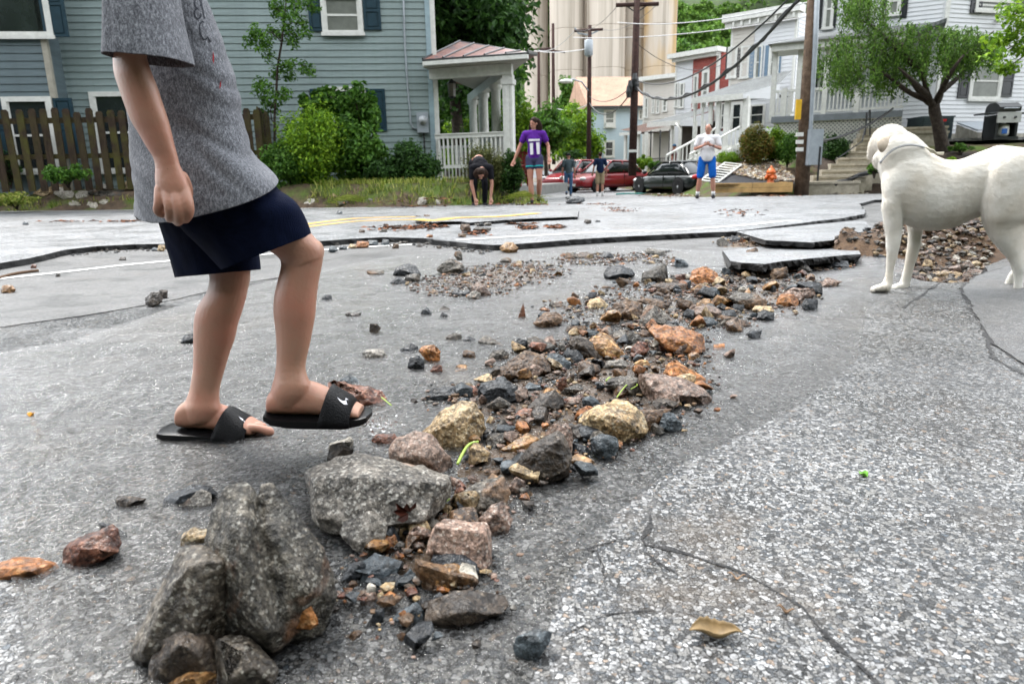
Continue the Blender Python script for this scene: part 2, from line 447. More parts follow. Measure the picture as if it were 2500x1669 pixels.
y1=[(500,570),(700,553),(800,541),(880,533),(1000,530),(1060,531)]
y2=[(600,566),(760,552),(850,543),(930,537),(1020,535),(1060,538)]
ribbon('yellow_line', cm(P2(y1,ZU)), 0.11, ZU+0.0045, M_ypaint)
ribbon('yellow_line', cm(P2([(x,y+7) for x,y in y1],ZU)), 0.09, ZU+0.0045, M_ypaint)
yn=min(p.y for p in r5([(280,240),(420,248),(530,232),(640,250),(800,240),(960,228),(1110,195),(1240,205),(1330,215)],0.13)); yf=max(p.y for p in r5([(1340,198),(1100,160),(700,175),(300,205)],0.055))
def zfl3(x,y):
    t=sm((y-yn)/(yf-yn)); return 0.095*(1-t)+0.056*t+0.006
ribbon('yellow_line', cm(r5([(300,232),(420,240),(560,222),(800,215),(930,205),(1080,190)],0.13)), 0.16, zfl3, M_ypaint)

# cracks in the near asphalt
def crack(pts, w, z=0.0015):
    L=[G(x,y,0) for x,y in pts]
    n=densify([Vector((p.x,p.y,0)) for p in L],0.011,0.03,rnd.random()*50,False)
    V=[];Fc=[]
    for i,p in enumerate(n):
        t=(n[min(i+1,len(n)-1)]-n[max(0,i-1)]).normalized(); nn=Vector((-t.y,t.x,0))
        ww=w*(0.12+1.5*abs(noise.noise(Vector((p.x*17,p.y*17,2))))+0.7*rnd.random()**2)*(1 if 0<i<len(n)-1 else 0.05)
        V+=[(*(p+nn*ww)[:2],z),(*(p-nn*ww)[:2],z)]
    for i in range(len(n)-1): Fc.append((2*i,2*i+1,2*i+3,2*i+2))
    o=mesh_obj('crack',V,Fc,M_crack); tag(o,kind='structure')
k4=lambda L:[(1200+x/1.807,1150+y/1.807) for x,y in L]
crack(k4([(700,185),(705,240),(665,300),(680,325),(790,345),(860,365),(960,400),(1060,430),(1150,470),(1250,530),(1370,600),(1440,690),(1540,790),(1620,850),(1700,938),(1800,1050)]),0.005)
crack(k4([(665,300),(600,300),(560,300),(480,325),(400,350),(465,350),(475,385),(495,420),(490,460)]),0.003)
crack(k4([(560,300),(510,268)]),0.002); crack(k4([(670,350),(740,410),(830,460)]),0.0035)
crack(k4([(475,385),(560,400)]),0.002)
k6=lambda L:[(1600+x/2.61,440+y/2.61) for x,y in L]
crack(k6([(1775,670),(1740,700),(1690,740),(1640,770),(1575,820)]),0.008)
crack(k6([(1780,840),(1860,825),(1890,820)]),0.005); crack(k6([(1740,700),(1850,640)]),0.004)
crack(k6([(2060,650),(2110,720),(2190,800),(2190,880),(2150,960),(2120,1050),(2150,1130),(2250,1190),(2400,1260),(2600,1330)]),0.011)
crack(k6([(2090,700),(2150,770),(2200,860)]),0.008)
crack([(640,662),(520,668)],0.002)
crack([(215,560),(270,554),(330,548)],0.012,ZU+.003)
crack([(1560,512),(1620,510),(1700,504)],0.02,ZU+.003)
for L in ([(1560,640),(1700,605),(1790,590)],[(1490,625),(1560,615)],[(1000,648),(1150,640)],[(1700,588),(1560,606)]): crack(L,0.004,0.0065)
crack([(1350,1560),(1480,1500),(1600,1490)],0.0012)
# shallow dip in front of the wash-out, filled with soil and stones
def zf_hole(x,y):
    return -0.11+0.05*nz(x,y,2.1,9)+0.03*nz(x,y,7,2)
hx0=G(1960,640).x-0.3; hy0=G(2400,720).y
hy1=G(2000,520).y+0.5
terr('washout_soil', list(np.arange(hx0,7.2,0.08)), list(np.arange(hy0,hy1,0.08)), lambda x,y: zf_hole(x,y)+bank(x,y), M_soil) if False else None
def bank(x,y):
    # eroded bank rising behind the hole
    c=G(1600+1430/2.61,440+560/2.61); k=sm((y-(c.y+0.15-0.0*x))/0.9)*sm((x-c.x+0.05)/0.25)
    return (0.33+0.12*nz(x,y,1.5,4)+.05*nz(x,y,5,1)+.06*nz(x,y,11,3)+.04*nz(x,y,23,7))*k*(1-sm((y-c.y-1.1)/.7))*sm((x/y-.455)/.03)
terr('washout_soil', list(np.arange(hx0,7.6,0.07)), list(np.arange(hy0,hy1+1.2,0.07)), lambda x,y: zf_hole(x,y)+bank(x,y), M_soil)

terr('roadside_ground',list(np.arange(4.4,40,.5)),list(np.arange(6.1,14.6,.5)),lambda x,y:-.035+.02*nz(x,y,2,3)-.6*(1-sm((x-5.2)/.4)),M_verge)
# ------------------------------------------------------------------ running water
def watermat():
    b=NB('flowing_water'); v=b.co((1,0.45,1),(0,0,R(-20)))
    n1=b.noise(v,26,4,0.62,1.6); n2=b.noise(b.co((1,0.35,1),(0,0,R(-24))),70,3,0.6,1.2); n3=b.noise(b.co(),5,3,0.5,1.0)
    h=b.math('ADD',b.math('MULTIPLY',n1.outputs[0],0.62),b.math('MULTIPLY',n2.outputs[0],0.28))
    h=b.math('ADD',h,b.math('MULTIPLY',n3.outputs[0],0.5))
    nn=b.bump(h,0.38,0.03)
    n2_=b.bump(h,0.75,0.035)
    g1=b.n('ShaderNodeBsdfGlossy'); g1.inputs['Roughness'].default_value=0.38; b.l(nn,g1.inputs['Normal'])
    g2=b.n('ShaderNodeBsdfGlossy'); g2.inputs['Roughness'].default_value=0.06; b.l(n2_,g2.inputs['Normal'])
    gl=b.n('ShaderNodeMixShader'); gl.inputs[0].default_value=0.66; b.l(g1.outputs[0],gl.inputs[1]); b.l(g2.outputs[0],gl.inputs[2])
    tr=b.n('ShaderNodeBsdfTransparent')
    mud=b.noise(b.co(),0.8,4,0.6)
    b.l(b.ramp(mud.outputs[0],[(0.52,(0.83,0.83,0.82)),(0.75,(0.76,0.69,0.59))]),tr.inputs[0])
    fr=b.n('ShaderNodeFresnel'); fr.inputs['IOR'].default_value=1.36; b.l(nn,fr.inputs['Normal'])
    mx=b.n('ShaderNodeMixShader'); b.l(fr.outputs[0],mx.inputs[0]); b.l(tr.outputs[0],mx.inputs[1]); b.l(gl.outputs[0],mx.inputs[2])
    b.l(mx.outputs[0],b.out.inputs[0]); return b.m
M_water=watermat()
def inpoly(p,poly):
    x,y=p; c=False; n=len(poly)
    for i in range(n):
        x1,y1=poly[i]; x2,y2=poly[i-1]
        if (y1>y)!=(y2>y) and x<(x2-x1)*(y-y1)/(y2-y1)+x1: c=not c
    return c
# region covered by the stream and by the thin film to the right of the stones (ground outline)
wet=[(-700,1150),(-200,900),(200,830),(460,745),(620,700),(780,660),(960,625),(1200,612),(1500,600),(1800,618),(1960,640),(2110,600),(2200,560),(2160,690),(2090,760),(2060,880),(1900,1000),(1620,1130),(1480,1240),(1420,1330),(1330,1450),(1250,1669),(1100,1900),(-700,1900)]
wp=[(lambda q:(q.x,q.y))(G(x,y)) for x,y in wet]
def segd(p,poly):
    m=9; 
    for i in range(len(poly)):
        ax,ay=poly[i-1]; bx,by=poly[i]; dx,dy=bx-ax,by-ay; t=max(0,min(1,((p[0]-ax)*dx+(p[1]-ay)*dy)/(dx*dx+dy*dy+1e-9)))
        m=min(m,math.hypot(p[0]-ax-t*dx,p[1]-ay-t*dy))
    return m
V=[];Fc=[];yr=[0.35]
while yr[-1]<8.5: yr.append(yr[-1]*1.0105)
NX=330
for y in yr:
    for i in range(NX+1):
        x=(i/NX-0.5)*1.7*y+0.02*y
        d=segd((x,y),wp)*(1 if inpoly((x,y),wp) else -1)
        z=-0.005+0.0145*sm(0.5+d/(0.12+0.05*y))+(0.0030*nz(x,y,6,1)+0.0024*nz(x+.4*y,y*0.6,15,2)+.0016*nz(x+.5*y,y*.5,34,6))*min(1,max(0.15,d*4))
        V.append((x,y,z+0.001))
for j in range(len(yr)-1):
    for i in range(NX):
        a=j*(NX+1)+i; q4=(a,a+1,a+NX+2,a+NX+1)
        if max(V[k][2] for k in q4)>-.0025: Fc.append(q4)
wat=np_obj('stream_water',V,Fc,M_water,smooth=True); tag(wat,kind='structure')
# ------------------------------------------------------------------ stones
def stonemat(name, c, spots, speck=0.35, sc=70, rough=0.34, patch=None, bump=0.6, vein=None):
    """c: list of 3 ground colours dark..light; spots: mineral grain colour"""
    b=NB(name); 
    oi=b.n('ShaderNodeObjectInfo')
    tc=b.n('ShaderNodeTexCoord'); mp=b.n('ShaderNodeMapping'); b.l(tc.outputs['Object'],mp.inputs[0])
    sc3=b.n('ShaderNodeVectorMath',operation='SCALE'); cx=b.n('ShaderNodeCombineXYZ')
    for i in range(3): b.l(oi.outputs['Random'],cx.inputs[i])
    b.l(cx.outputs[0],sc3.inputs[0]); sc3.inputs['Scale'].default_value=37
    geo=b.n('ShaderNodeNewGeometry'); ad=b.n('ShaderNodeVectorMath',operation='ADD'); b.l(geo.outputs['Position'],ad.inputs[0]); b.l(sc3.outputs[0],ad.inputs[1])
    v=ad.outputs[0]
    n=b.noise(v,8,8,0.72,0.8); n2=b.noise(v,sc*0.9,4,0.7); vr=b.vor(v,sc*3.2)
    col=b.ramp(n.outputs[0],[(0.36,c[0]),(0.49,c[1]),(0.64,c[2])])
    rc=b.n('ShaderNodeSeparateColor'); b.l(vr.outputs['Color'],rc.inputs[0])
    gr=b.ramp(rc.outputs[0],[(0,tuple(x*0.25 for x in c[0])),(0.28,c[1]),(1-speck,c[2]),(1-speck*0.5,spots)],'CONSTANT')
    col=b.mix(0.45,col,gr)
    if patch:
        pn=b.noise(v,patch[2],3,0.6,0.4); col=b.mix(b.ramp(pn.outputs[0],[(patch[1],0.0),(patch[1]+0.07,0.85)]),col,patch[0])
    if vein:
        w=b.n('ShaderNodeTexWave'); w.inputs['Scale'].default_value=vein[1]; w.inputs['Distortion'].default_value=7; w.inputs['Detail'].default_value=4; w.inputs['Detail Scale'].default_value=2
        b.l(v,w.inputs['Vector']); col=b.mix(b.ramp(w.outputs[0],[(0.8,0.0),(1.0,0.5)]),col,vein[0])
    col=b.mix(0.75,col,b.ramp(n2.outputs[0],[(0.38,0.15),(0.60,1.35)]),'MULTIPLY')
    hv=b.n('ShaderNodeHueSaturation'); b.l(col,hv.inputs['Color'])
    vm=b.math('MULTIPLY_ADD',oi.outputs['Random'],0.4,0.55); b.l(vm,hv.inputs['Value']); hv.inputs['Saturation'].default_value=1.02
    nn=b.bump(n2.outputs[0],bump,0.012); nn=b.bump(rc.outputs[0],0.25,0.003,nn)
    rg=b.ramp(b.noise(v,14,3).outputs[0],[(0.35,max(0.1,rough-0.14)),(0.65,rough+0.22)])
    return b.bsdf(hv.outputs[0],rg,nn,0.3)
SM={
 'black':stonemat('black_stone',[(0.008,0.009,0.011),(0.018,0.021,0.025),(0.05,0.055,0.062)],(0.09,0.10,0.11),0.08,60,0.26),
 'slate':stonemat('slate_stone',[(0.025,0.032,0.038),(0.055,0.068,0.078),(0.11,0.13,0.14)],(0.2,0.22,0.23),0.1,60,0.3),
 'grey':stonemat('grey_granite',[(0.03,0.027,0.023),(0.115,0.102,0.087),(0.34,0.305,0.26)],(0.50,0.48,0.43),0.28,70,0.42,((0.24,0.13,0.075),0.57,6)),
 'dgrey':stonemat('dark_granite',[(0.014,0.011,0.008),(0.052,0.042,0.032),(0.19,0.16,0.125)],(0.36,0.34,0.29),0.22,70,0.36,((0.15,0.085,0.045),0.56,7)),
 'brown':stonemat('brown_stone',[(0.022,0.012,0.006),(0.095,0.050,0.024),(0.24,0.145,0.075)],(0.30,0.22,0.16),0.16,60,0.34),
 'umber':stonemat('dark_brown_stone',[(0.012,0.009,0.007),(0.038,0.027,0.019),(0.10,0.075,0.055)],(0.2,0.16,0.12),0.14,60,0.32),
 'orange':stonemat('orange_stone',[(0.10,0.035,0.012),(0.30,0.115,0.035),(0.50,0.24,0.09)],(0.6,0.36,0.18),0.12,45,0.38),
 'red':stonemat('rusty_stone',[(0.05,0.016,0.010),(0.15,0.055,0.032),(0.33,0.16,0.10)],(0.45,0.3,0.22),0.14,55,0.3),
 'tan':stonemat('tan_stone',[(0.12,0.07,0.03),(0.36,0.245,0.125),(0.58,0.45,0.27)],(0.65,0.58,0.42),0.22,60,0.42),
 'pink':stonemat('pink_granite',[(0.08,0.05,0.04),(0.21,0.135,0.10),(0.40,0.28,0.22)],(0.5,0.44,0.38),0.26,70,0.36),
 'gold':stonemat('golden_stone',[(0.11,0.05,0.018),(0.30,0.155,0.06),(0.48,0.29,0.13)],(0.65,0.48,0.25),0.12,40,0.28),
 'white':stonemat('pale_quartz',[(0.28,0.24,0.19),(0.48,0.44,0.37),(0.66,0.62,0.55)],(0.75,0.7,0.6),0.2,45,0.32),
 'boulder':stonemat('streaked_boulder',[(0.018,0.015,0.012),(0.095,0.082,0.064),(0.36,0.32,0.26)],(0.55,0.53,0.47),0.24,70,0.42,((0.24,0.12,0.065),0.56,7),0.9,((0.015,0.016,0.016),5)),
}
def rock_mesh(P, cuts=3, amp=0.03, rough=0.024, seed=0, bev=0.07, nchip=5, soft=True):
    """convex lump from points, edges worn, surface broken up"""
    bm=bmesh.new()
    for p in P: bm.verts.new(p)
    r=bmesh.ops.convex_hull(bm, input=bm.verts)
    bmesh.ops.delete(bm, geom=[e for e in set(r['geom_interior']+r['geom_unused']) if isinstance(e,bmesh.types.BMVert)], context='VERTS')
    # break flat faces off the lump
    rq=random.Random(int(seed*1000)); cc=sum((v.co for v in bm.verts),Vector())/len(bm.verts)
    for kk in range(nchip):
        dn=Vector((rq.gauss(0,1),rq.gauss(0,1)-0.3,rq.gauss(0,1)+0.25)).normalized(); mx=max((v.co-cc).dot(dn) for v in bm.verts)
        bmesh.ops.bisect_plane(bm, geom=list(bm.verts)+list(bm.edges)+list(bm.faces), plane_co=cc+dn*mx*rq.uniform(0.72,0.9), plane_no=dn, clear_outer=True)
        r=bmesh.ops.convex_hull(bm, input=bm.verts)
        bmesh.ops.delete(bm, geom=[e for e in set(r['geom_interior']+r['geom_unused']) if isinstance(e,bmesh.types.BMVert)], context='VERTS')
    vs=[v.co.copy() for v in bm.verts]
    size=max((max(v[i] for v in vs)-min(v[i] for v in vs)) for i in range(3))
    bmesh.ops.remove_doubles(bm, verts=bm.verts, dist=size*0.05)
    bmesh.ops.dissolve_limit(bm, angle_limit=R(9), verts=bm.verts, edges=bm.edges)
    try: bmesh.ops.bevel(bm, geom=list(bm.edges), offset=size*bev*0.2, segments=1, affect='EDGES', profile=0.6, clamp_overlap=True)
    except Exception: pass
    bmesh.ops.triangulate(bm, faces=bm.faces)
    for it in range(cuts):
        L=size/(2.2*1.9**(it+1))
        es=[e for e in bm.edges if e.calc_length()>L]
        if es: bmesh.ops.subdivide_edges(bm, edges=es, cuts=1, use_grid_fill=False)
        bmesh.ops.triangulate(bm, faces=[f for f in bm.faces if len(f.verts)>3])
        if it==1 and soft: bmesh.ops.smooth_vert(bm, verts=bm.verts, factor=0.15, use_axis_x=True,use_axis_y=True,use_axis_z=True)
    bm.normal_update(); bmesh.ops.recalc_face_normals(bm, faces=bm.faces)
    off=Vector((seed*3.7,seed*1.3,seed*2.1)); cen=sum((v.co for v in bm.verts),Vector())/len(bm.verts)
    for v in bm.verts: v.co=cen+(v.co-cen)*1.05
    k=1.0/size
    for v in bm.verts:
        q=v.co*k+off
        d=amp*noise.noise(q*2.3)+rough*0.9*(0.75-2.4*abs(noise.noise(q*5.0+off)))+rough*0.55*noise.noise(q*13)+rough*0.32*noise.noise(q*30)
        # chipped facets
        c=noise.cell(q*2.6)*0.02
        v.co += v.normal*(d+c*0)*size
    for f in bm.faces: f.smooth=True
    bm.normal_update()
    for e in bm.edges:
        if len(e.link_faces)==2 and e.calc_face_angle(0)>R(28): e.smooth=False
    me=bpy.data.meshes.new('stone'); bm.to_mesh(me); bm.free(); return me
def clip_poly(pts):
    return pts
def rock_poly(poly, col_, label, thick=0.6, z0=0.0, cuts=4, seed=None, cat='stone', name='stone', amp=0.028, rough=0.022, group=None, bulge=0.9, ridge=None, lift=0.0):
    """stone whose outline seen from the camera follows poly (native px); stands on the ground at its lowest outline point"""
    col=col_; xc0=sum(p[0] for p in poly)/len(poly); yb0=max(p[1] for p in poly); gk=1.06 if (thick<0.73 and yb0<1330) else 1.0; poly=[(xc0+(p[0]-xc0)*gk,yb0+(p[1]-yb0)*(1.09 if gk>1 else 1)) for p in poly]
    rr=random.Random(seed if seed is not None else int(poly[0][0]*7+poly[0][1]))
    ymax=max(p[1] for p in poly); ymin=min(p[1] for p in poly); xc=sum(p[0] for p in poly)/len(poly); yc=sum(p[1] for p in poly)/len(poly)
    g=G(xc,ymax,z0); w=(max(p[0] for p in poly)-min(p[0] for p in poly))
    ppm=F/ (g-O).length; Wm=w/ppm; th=max(0.01,Wm*thick)
    P=[]
    H=(ymax-ymin)/ppm
    def put(px,py,dd):
        t=(ymax-py)/(ymax-ymin+1e-6)
        q=AT(px,py,g.y+th*0.65*t+dd)
        if q.z<z0-0.012: q=G(px,py,z0-0.012)
        return q
    for px,py in poly:
        P.append(put(px,py,0.12*th*rr.random()))
    for s,dd in ((0.62,-0.22*bulge),(0.3,-0.34*bulge)):
        for px,py in poly:
            if rr.random()<0.34:
                qx=xc+(px-xc)*s*rr.uniform(0.8,1.15); qy=yc+(py-yc)*s*rr.uniform(0.8,1.15)
                P.append(put(qx,qy,th*dd*rr.uniform(0.5,1.1)))
    if ridge:
        for px,py,dd in ridge: P.append(put(px,py,dd*th))
    for px,py in poly:
        q=put(xc+(px-xc)*0.8,yc+(py-yc)*0.8,th*rr.uniform(0.6,0.95))
        if q.z<z0: q.z=z0-0.01
        # keep hidden behind the outline
        P.append(q)
    c=Vector((0,0,0))
    for p in P: c+=p
    c/=len(P); c.z=z0
    if poly[0][1]>1150 and cuts>=4: amp,rough=.014,.014
    me=rock_mesh([p-c for p in P],cuts,amp if not ridge else .012,rough,rr.random()*20,bev=.05,nchip=0 if ridge else 3,soft=False)
    me.materials.append(SM[col])
    o=bpy.data.objects.new(name,me); COL.objects.link(o); o.location=c
    return tag(o,label,cat,group)
def TR(ox,oy,s): return lambda L:[(ox+x/s,oy+y/s) for x,y in L]
T1=TR(300,1050,2.349); T2=TR(800,800,2.4726); T3=TR(0,1050,2.533); T5=TR(900,440,2.61); T6=TR(1600,440,2.61)
GRP='stones washed across the road'
heroes=[
 (T1([(545,430),(600,345),(690,325),(745,350),(775,420),(840,640),(930,900),(980,1150),(850,1290),(760,1250),(640,1190),(570,1160),(585,900),(565,740),(490,670),(500,560),(540,520)]),'boulder','tall pointed grey boulder with orange crystal patch, standing highest of all',0.75,5),
 (T1([(330,690),(380,665),(450,670),(560,740),(590,900),(575,1160),(545,1260),(420,1330),(140,1350),(60,1290),(95,1150),(200,950),(290,780)]),'dgrey','grey slab leaning against the tall pointed boulder, rough speckled top edge',0.6,5),
 (T1([(200,1190),(260,1130),(400,1100),(440,1130),(520,1200),(545,1330),(540,1480),(150,1480),(160,1330)]),'umber','dark brown ridged stone at the foot of the leaning slab',0.6,4),
 (T1([(530,1190),(560,1170),(720,1190),(800,1270),(880,1350),(905,1500),(560,1500),(550,1340)]),'dgrey','layered grey-brown stone below the tall pointed boulder',0.6,4),
 (T1([(310,1370),(400,1320),(500,1318),(540,1370),(545,1500),(230,1500)]),'gold','small stone with a yellow-ochre top at the bottom edge',0.6,4),
 (T1([(1075,240),(1130,210),(1260,160),(1330,138),(1480,165),(1700,215),(1850,268),(1862,330),(1825,450),(1700,540),(1560,590),(1300,620),(1180,590),(1110,500),(1080,330)]),'grey','large flat-topped pinkish grey granite block behind the tall boulder',0.75,5),
 (T2([(390,760),(430,690),(540,650),(620,670),(660,720),(745,820),(755,870),(730,900),(560,850),(400,800)]),'pink','knobbly brown granite lump just behind the flat-topped block',0.7,4),
 (T2([(590,640),(690,530),(790,465),(870,465),(930,560),(940,620),(870,700),(790,745),(690,725),(610,680)]),'tan','big rounded sandy tan boulder in the water near the black slide tip',0.7,5),
 (T1([(1285,640),(1240,590),(1265,530),(1380,480),(1450,462),(1515,540),(1480,600),(1480,700),(1420,730),(1340,690)]),'grey','plain grey stone in front of the flat-topped block',0.6,4),
 (T1([(1755,640),(1800,540),(1850,515),(2080,530),(2110,590),(2110,800),(2040,810),(1960,720),(1750,705)]),'pink','squarish reddish brown block near the dry asphalt',0.6,5),
 (T1([(2045,520),(2120,440),(2170,420),(2190,460),(2245,540),(2230,580),(2110,610),(2060,570)]),'pink','pinkish pointed stone on the right behind the squarish block',0.6,4),
 (T1([(1330,860),(1370,760),(1450,705),(1640,770),(1500,890),(1350,890)]),'slate','wet black slate slab with flat glossy faces',0.6,4),
 (T1([(1235,870),(1300,770),(1370,740),(1400,800),(1330,870),(1260,890)]),'black','dark shard against the wet slate slab',0.5,3),
 (T1([(1750,720),(1790,702),(1960,718),(2030,760),(2045,830),(2020,880),(1900,820),(1760,770)]),'black','black oblong stone below the squarish reddish block',0.5,4),
 (T1([(1685,740),(1770,755),(1890,800),(2000,815),(2030,870),(1990,910),(1830,945),(1720,900),(1680,800)]),'brown','brown crumbly stone with pale orange crust, low in the pile',0.5,4),
 (T1([(1740,1040),(1760,980),(1830,930),(2000,920),(2190,950),(2208,1000),(2190,1040),(2000,1110),(1900,1160),(1760,1150),(1735,1100)]),'umber','long dark knobbly stone at the lower right end of the pile',0.5,5),
 (T1([(1530,1100),(1580,1040),(1680,985),(1745,1060),(1700,1110),(1600,1130)]),'slate','wet black stone left of the long knobbly stone',0.5,4),
 (T1([(1510,870),(1560,815),(1620,850),(1640,910),(1560,930),(1515,900)]),'black','small black faceted stone in front of the slate slab',0.6,3),
 (T1([(1600,850),(1650,790),(1710,860),(1720,910),(1650,920)]),'slate','bluish grey chip between black stone and brown crumbly stone',0.6,3),
 (T1([(1465,620),(1480,592),(1560,600),(1578,650),(1560,690),(1510,712),(1470,690)]),'orange','bright orange faceted stone in front of the flat-topped block',0.7,4),
 (T1([(1350,970),(1400,915),(1450,925),(1460,970),(1430,1010),(1360,1000)]),'pink','small orange-brown pebble-like stone in the low pile',0.7,3),
 (T1([(1390,1130),(1450,1030),(1500,1020),(1500,1070),(1460,1130)]),'black','narrow black stone lying in the water',0.5,3),
 (T1([(1500,580),(1530,535),(1590,522),(1640,560),(1630,620),(1570,640)]),'tan','pale brown rounded stone behind the bright orange one',0.6,3),
 (T1([(1640,540),(1700,488),(1750,530),(1780,600),(1740,660),(1650,640)]),'tan','grey-tan angular stone right of the pale brown one',0.6,3),
 (T2([(1145,840),(1230,730),(1380,655),(1420,680),(1460,780),(1440,900),(1290,955),(1200,950),(1150,880)]),'umber','tall dark brown angular slab standing upright mid pile',0.55,5),
 (T2([(1315,650),(1360,600),(1460,620),(1475,700),(1470,780),(1440,800),(1380,665)]),'pink','pale pink stone tucked behind the upright dark slab',0.5,4),
 (T2([(1520,570),(1560,515),(1740,462),(1830,490),(1890,540),(1918,620),(1900,670),(1800,720),(1730,700),(1640,640),(1590,600)]),'tan','large smooth brown boulder with pale quartz top',0.7,5),
 (T2([(1465,600),(1540,580),(1620,620),(1640,650),(1590,700),(1480,680)]),'umber','dark brown block left of the quartz-topped boulder',0.6,4),
 (T2([(1595,680),(1650,658),(1755,675),(1757,720),(1705,750),(1700,815),(1650,800),(1600,760)]),'slate','dark blue-grey block in front of the quartz-topped boulder',0.6,4),
 (T2([(1475,700),(1560,720),(1600,770),(1580,790),(1480,780)]),'black','black stone between upright slab and blue-grey block',0.5,3),
 (T2([(1850,510),(1960,500),(2065,505),(2010,580),(1970,640),(1915,640),(1900,560)]),'brown','brown wedge stone right of the quartz-topped boulder',0.6,4),
 (T2([(2005,600),(2030,530),(2080,515),(2120,570),(2140,605),(2060,650),(2010,630)]),'slate','dark grey pointed stone at the right edge of the pile',0.6,4),
 (T2([(1880,350),(1890,300),(2000,295),(2160,335),(2250,380),(2300,420),(2300,455),(2240,485),(2060,480),(1950,460)]),'pink','long reddish brown boulder on the right edge of the pile',0.6,5),
 (T2([(2025,290),(2050,240),(2090,208),(2180,260),(2265,310),(2265,350),(2240,368),(2150,330),(2060,320)]),'orange','smooth orange-brown stone behind the long reddish boulder',0.6,4),
 (T2([(1665,350),(1720,310),(1830,300),(1880,330),(1910,400),(1850,430),(1760,400)]),'dgrey','grey-green gneiss stone left of the long reddish boulder',0.6,4),
 (T2([(1955,30),(1985,5),(2140,10),(2250,55),(2262,140),(2230,178),(2130,175),(2060,140),(1990,70)]),'orange','big orange sandstone block at the right, far half of the pile',0.65,5),
 (T2([(1025,310),(1030,270),(1090,220),(1190,155),(1290,170),(1340,230),(1330,270),(1230,280),(1170,320)]),'brown','brown stone with a crest sticking out of the water',0.6,5),
 (T2([(1555,85),(1650,45),(1700,60),(1790,150),(1780,195),(1700,205),(1650,180),(1560,120)]),'gold','ochre cracked boulder in the middle of the pile',0.6,4),
 (T2([(1210,75),(1250,62),(1330,95),(1385,130),(1330,160),(1240,165),(1215,120)]),'dgrey','grey speckled stone at the water side of the pile',0.6,4),
 (T2([(1115,120),(1150,75),(1210,85),(1215,130),(1160,155),(1120,150)]),'black','dark stone beside the grey speckled one',0.6,4),
 (T2([(1310,200),(1350,165),(1410,180),(1465,220),(1440,260),(1350,270),(1320,250)]),'slate','bluish grey wedge right of the crested brown stone',0.6,4),
 (T2([(1470,80),(1500,55),(1560,70),(1590,130),(1655,180),(1640,215),(1540,190),(1470,150)]),'umber','dark brown stone left of the ochre cracked boulder',0.6,4),
 (T2([(910,400),(940,350),(1000,330),(1080,335),(1130,365),(1150,440),(1120,465),(1040,478),(915,450)]),'black','glossy black boulder in the water, front left of the pile',0.6,5),
 (T2([(600,420),(640,370),(760,365),(785,400),(760,440),(640,460),(605,450)]),'black','rough black stone at the left tip of the pile',0.6,4),
 (T2([(790,385),(830,350),(890,360),(912,400),(900,425),(810,410)]),'red','rusty stone between the two black ones at the left tip',0.6,4),
 (T2([(1210,490),(1290,410),(1370,388),(1425,440),(1420,500),(1350,530),(1270,520)]),'umber','dark pointed stone with a flat grey face in the middle',0.6,4),
 (T2([(1110,540),(1190,490),(1270,510),(1270,555),(1150,560)]),'red','reddish stone lying flat before the dark pointed one',0.5,4),
 (T2([(1060,560),(1000,610),(985,650),(1110,640),(1115,620)]),'dgrey','low grey stone behind the folded green stem',0.5,3),
 (T2([(945,700),(980,650),(1090,645),(1130,680),(1080,720),(990,735)]),'dgrey','rounded grey speckled stone right of the tan boulder',0.5,4),
 (T2([(1020,750),(1120,690),(1200,650),(1265,680),(1240,720),(1190,770),(1100,760)]),'gold','golden brown flat stone beside the upright dark slab',0.5,4),
 (T2([(835,740),(870,712),(960,730),(990,760),(930,790),(850,780)]),'grey','small grey stone at the foot of the tan boulder',0.5,3),
 (T2([(730,1070),(830,1000),(900,950),(1050,920),(1085,1000),(1070,1080),(980,1130),(850,1140),(770,1100)]),'dgrey','streaky grey stone half buried in the sand mound',0.55,5),
 (T2([(1085,980),(1140,900),(1190,940),(1195,970),(1140,1015),(1085,1025)]),'pink','brown stone in front of the upright dark slab',0.5,4),
 (T2([(0,345),(60,340),(230,365),(310,390),(345,430),(330,470),(220,480),(80,460)]),'red','long rusty red block right behind the lifted slide',0.5,4),
 (T2([(80,320),(130,290),(170,310),(195,350),(90,345)]),'slate','dark shard on top of the long rusty red block',0.5,3),
 (T2([(265,680),(300,650),(400,645),(425,690),(390,718),(310,710)]),'red','small dark red stone in the water left of the tan boulder',0.5,4),
 (T2([(5,740),(25,700),(130,665),(150,690),(140,740),(60,750)]),'white','pale cream chip of stone behind the granite block',0.5,3),
 (T2([(0,800),(20,720),(90,700),(145,740),(140,790),(40,815)]),'umber','dark brown shard below the pale cream chip',0.5,3),
 (T2([(485,240),(500,190),(545,170),(580,210),(578,255),(530,265)]),'black','upright black stone left of the bright orange lump in the water',0.6,4),
 (T2([(553,150),(575,120),(640,115),(675,150),(672,205),(640,220),(590,190)]),'orange','bright orange lump in the shallow water',0.6,4),
 (T2([(620,265),(650,222),(685,230),(692,270),(670,285)]),'red','small reddish stone in front of the orange lump',0.6,3),
 (T2([(770,240),(790,225),(840,228),(845,258),(775,265)]),'gold','amber coloured pebble alone in the water',0.6,3),
 (T2([(210,160),(230,138),(330,135),(358,165),(345,190),(220,195)]),'grey','flat pale grey stone standing alone in the stream',0.5,4),
 (T2([(440,135),(500,100),(545,115),(540,155),(450,155)]),'black','black crumpled stone behind the orange lump',0.6,3),
 (T2([(715,60),(760,35),(820,50),(800,80),(730,88)]),'dgrey','small grey stone up in the shallow stream',0.6,3),
 (T2([(820,80),(850,52),(890,70),(880,95)]),'black','little black stone up in the shallow stream',0.6,3),
 (T2([(900,85),(960,50),(1010,80),(1060,110),(960,115)]),'dgrey','low dark grey stone trailing ripples',0.5,4),
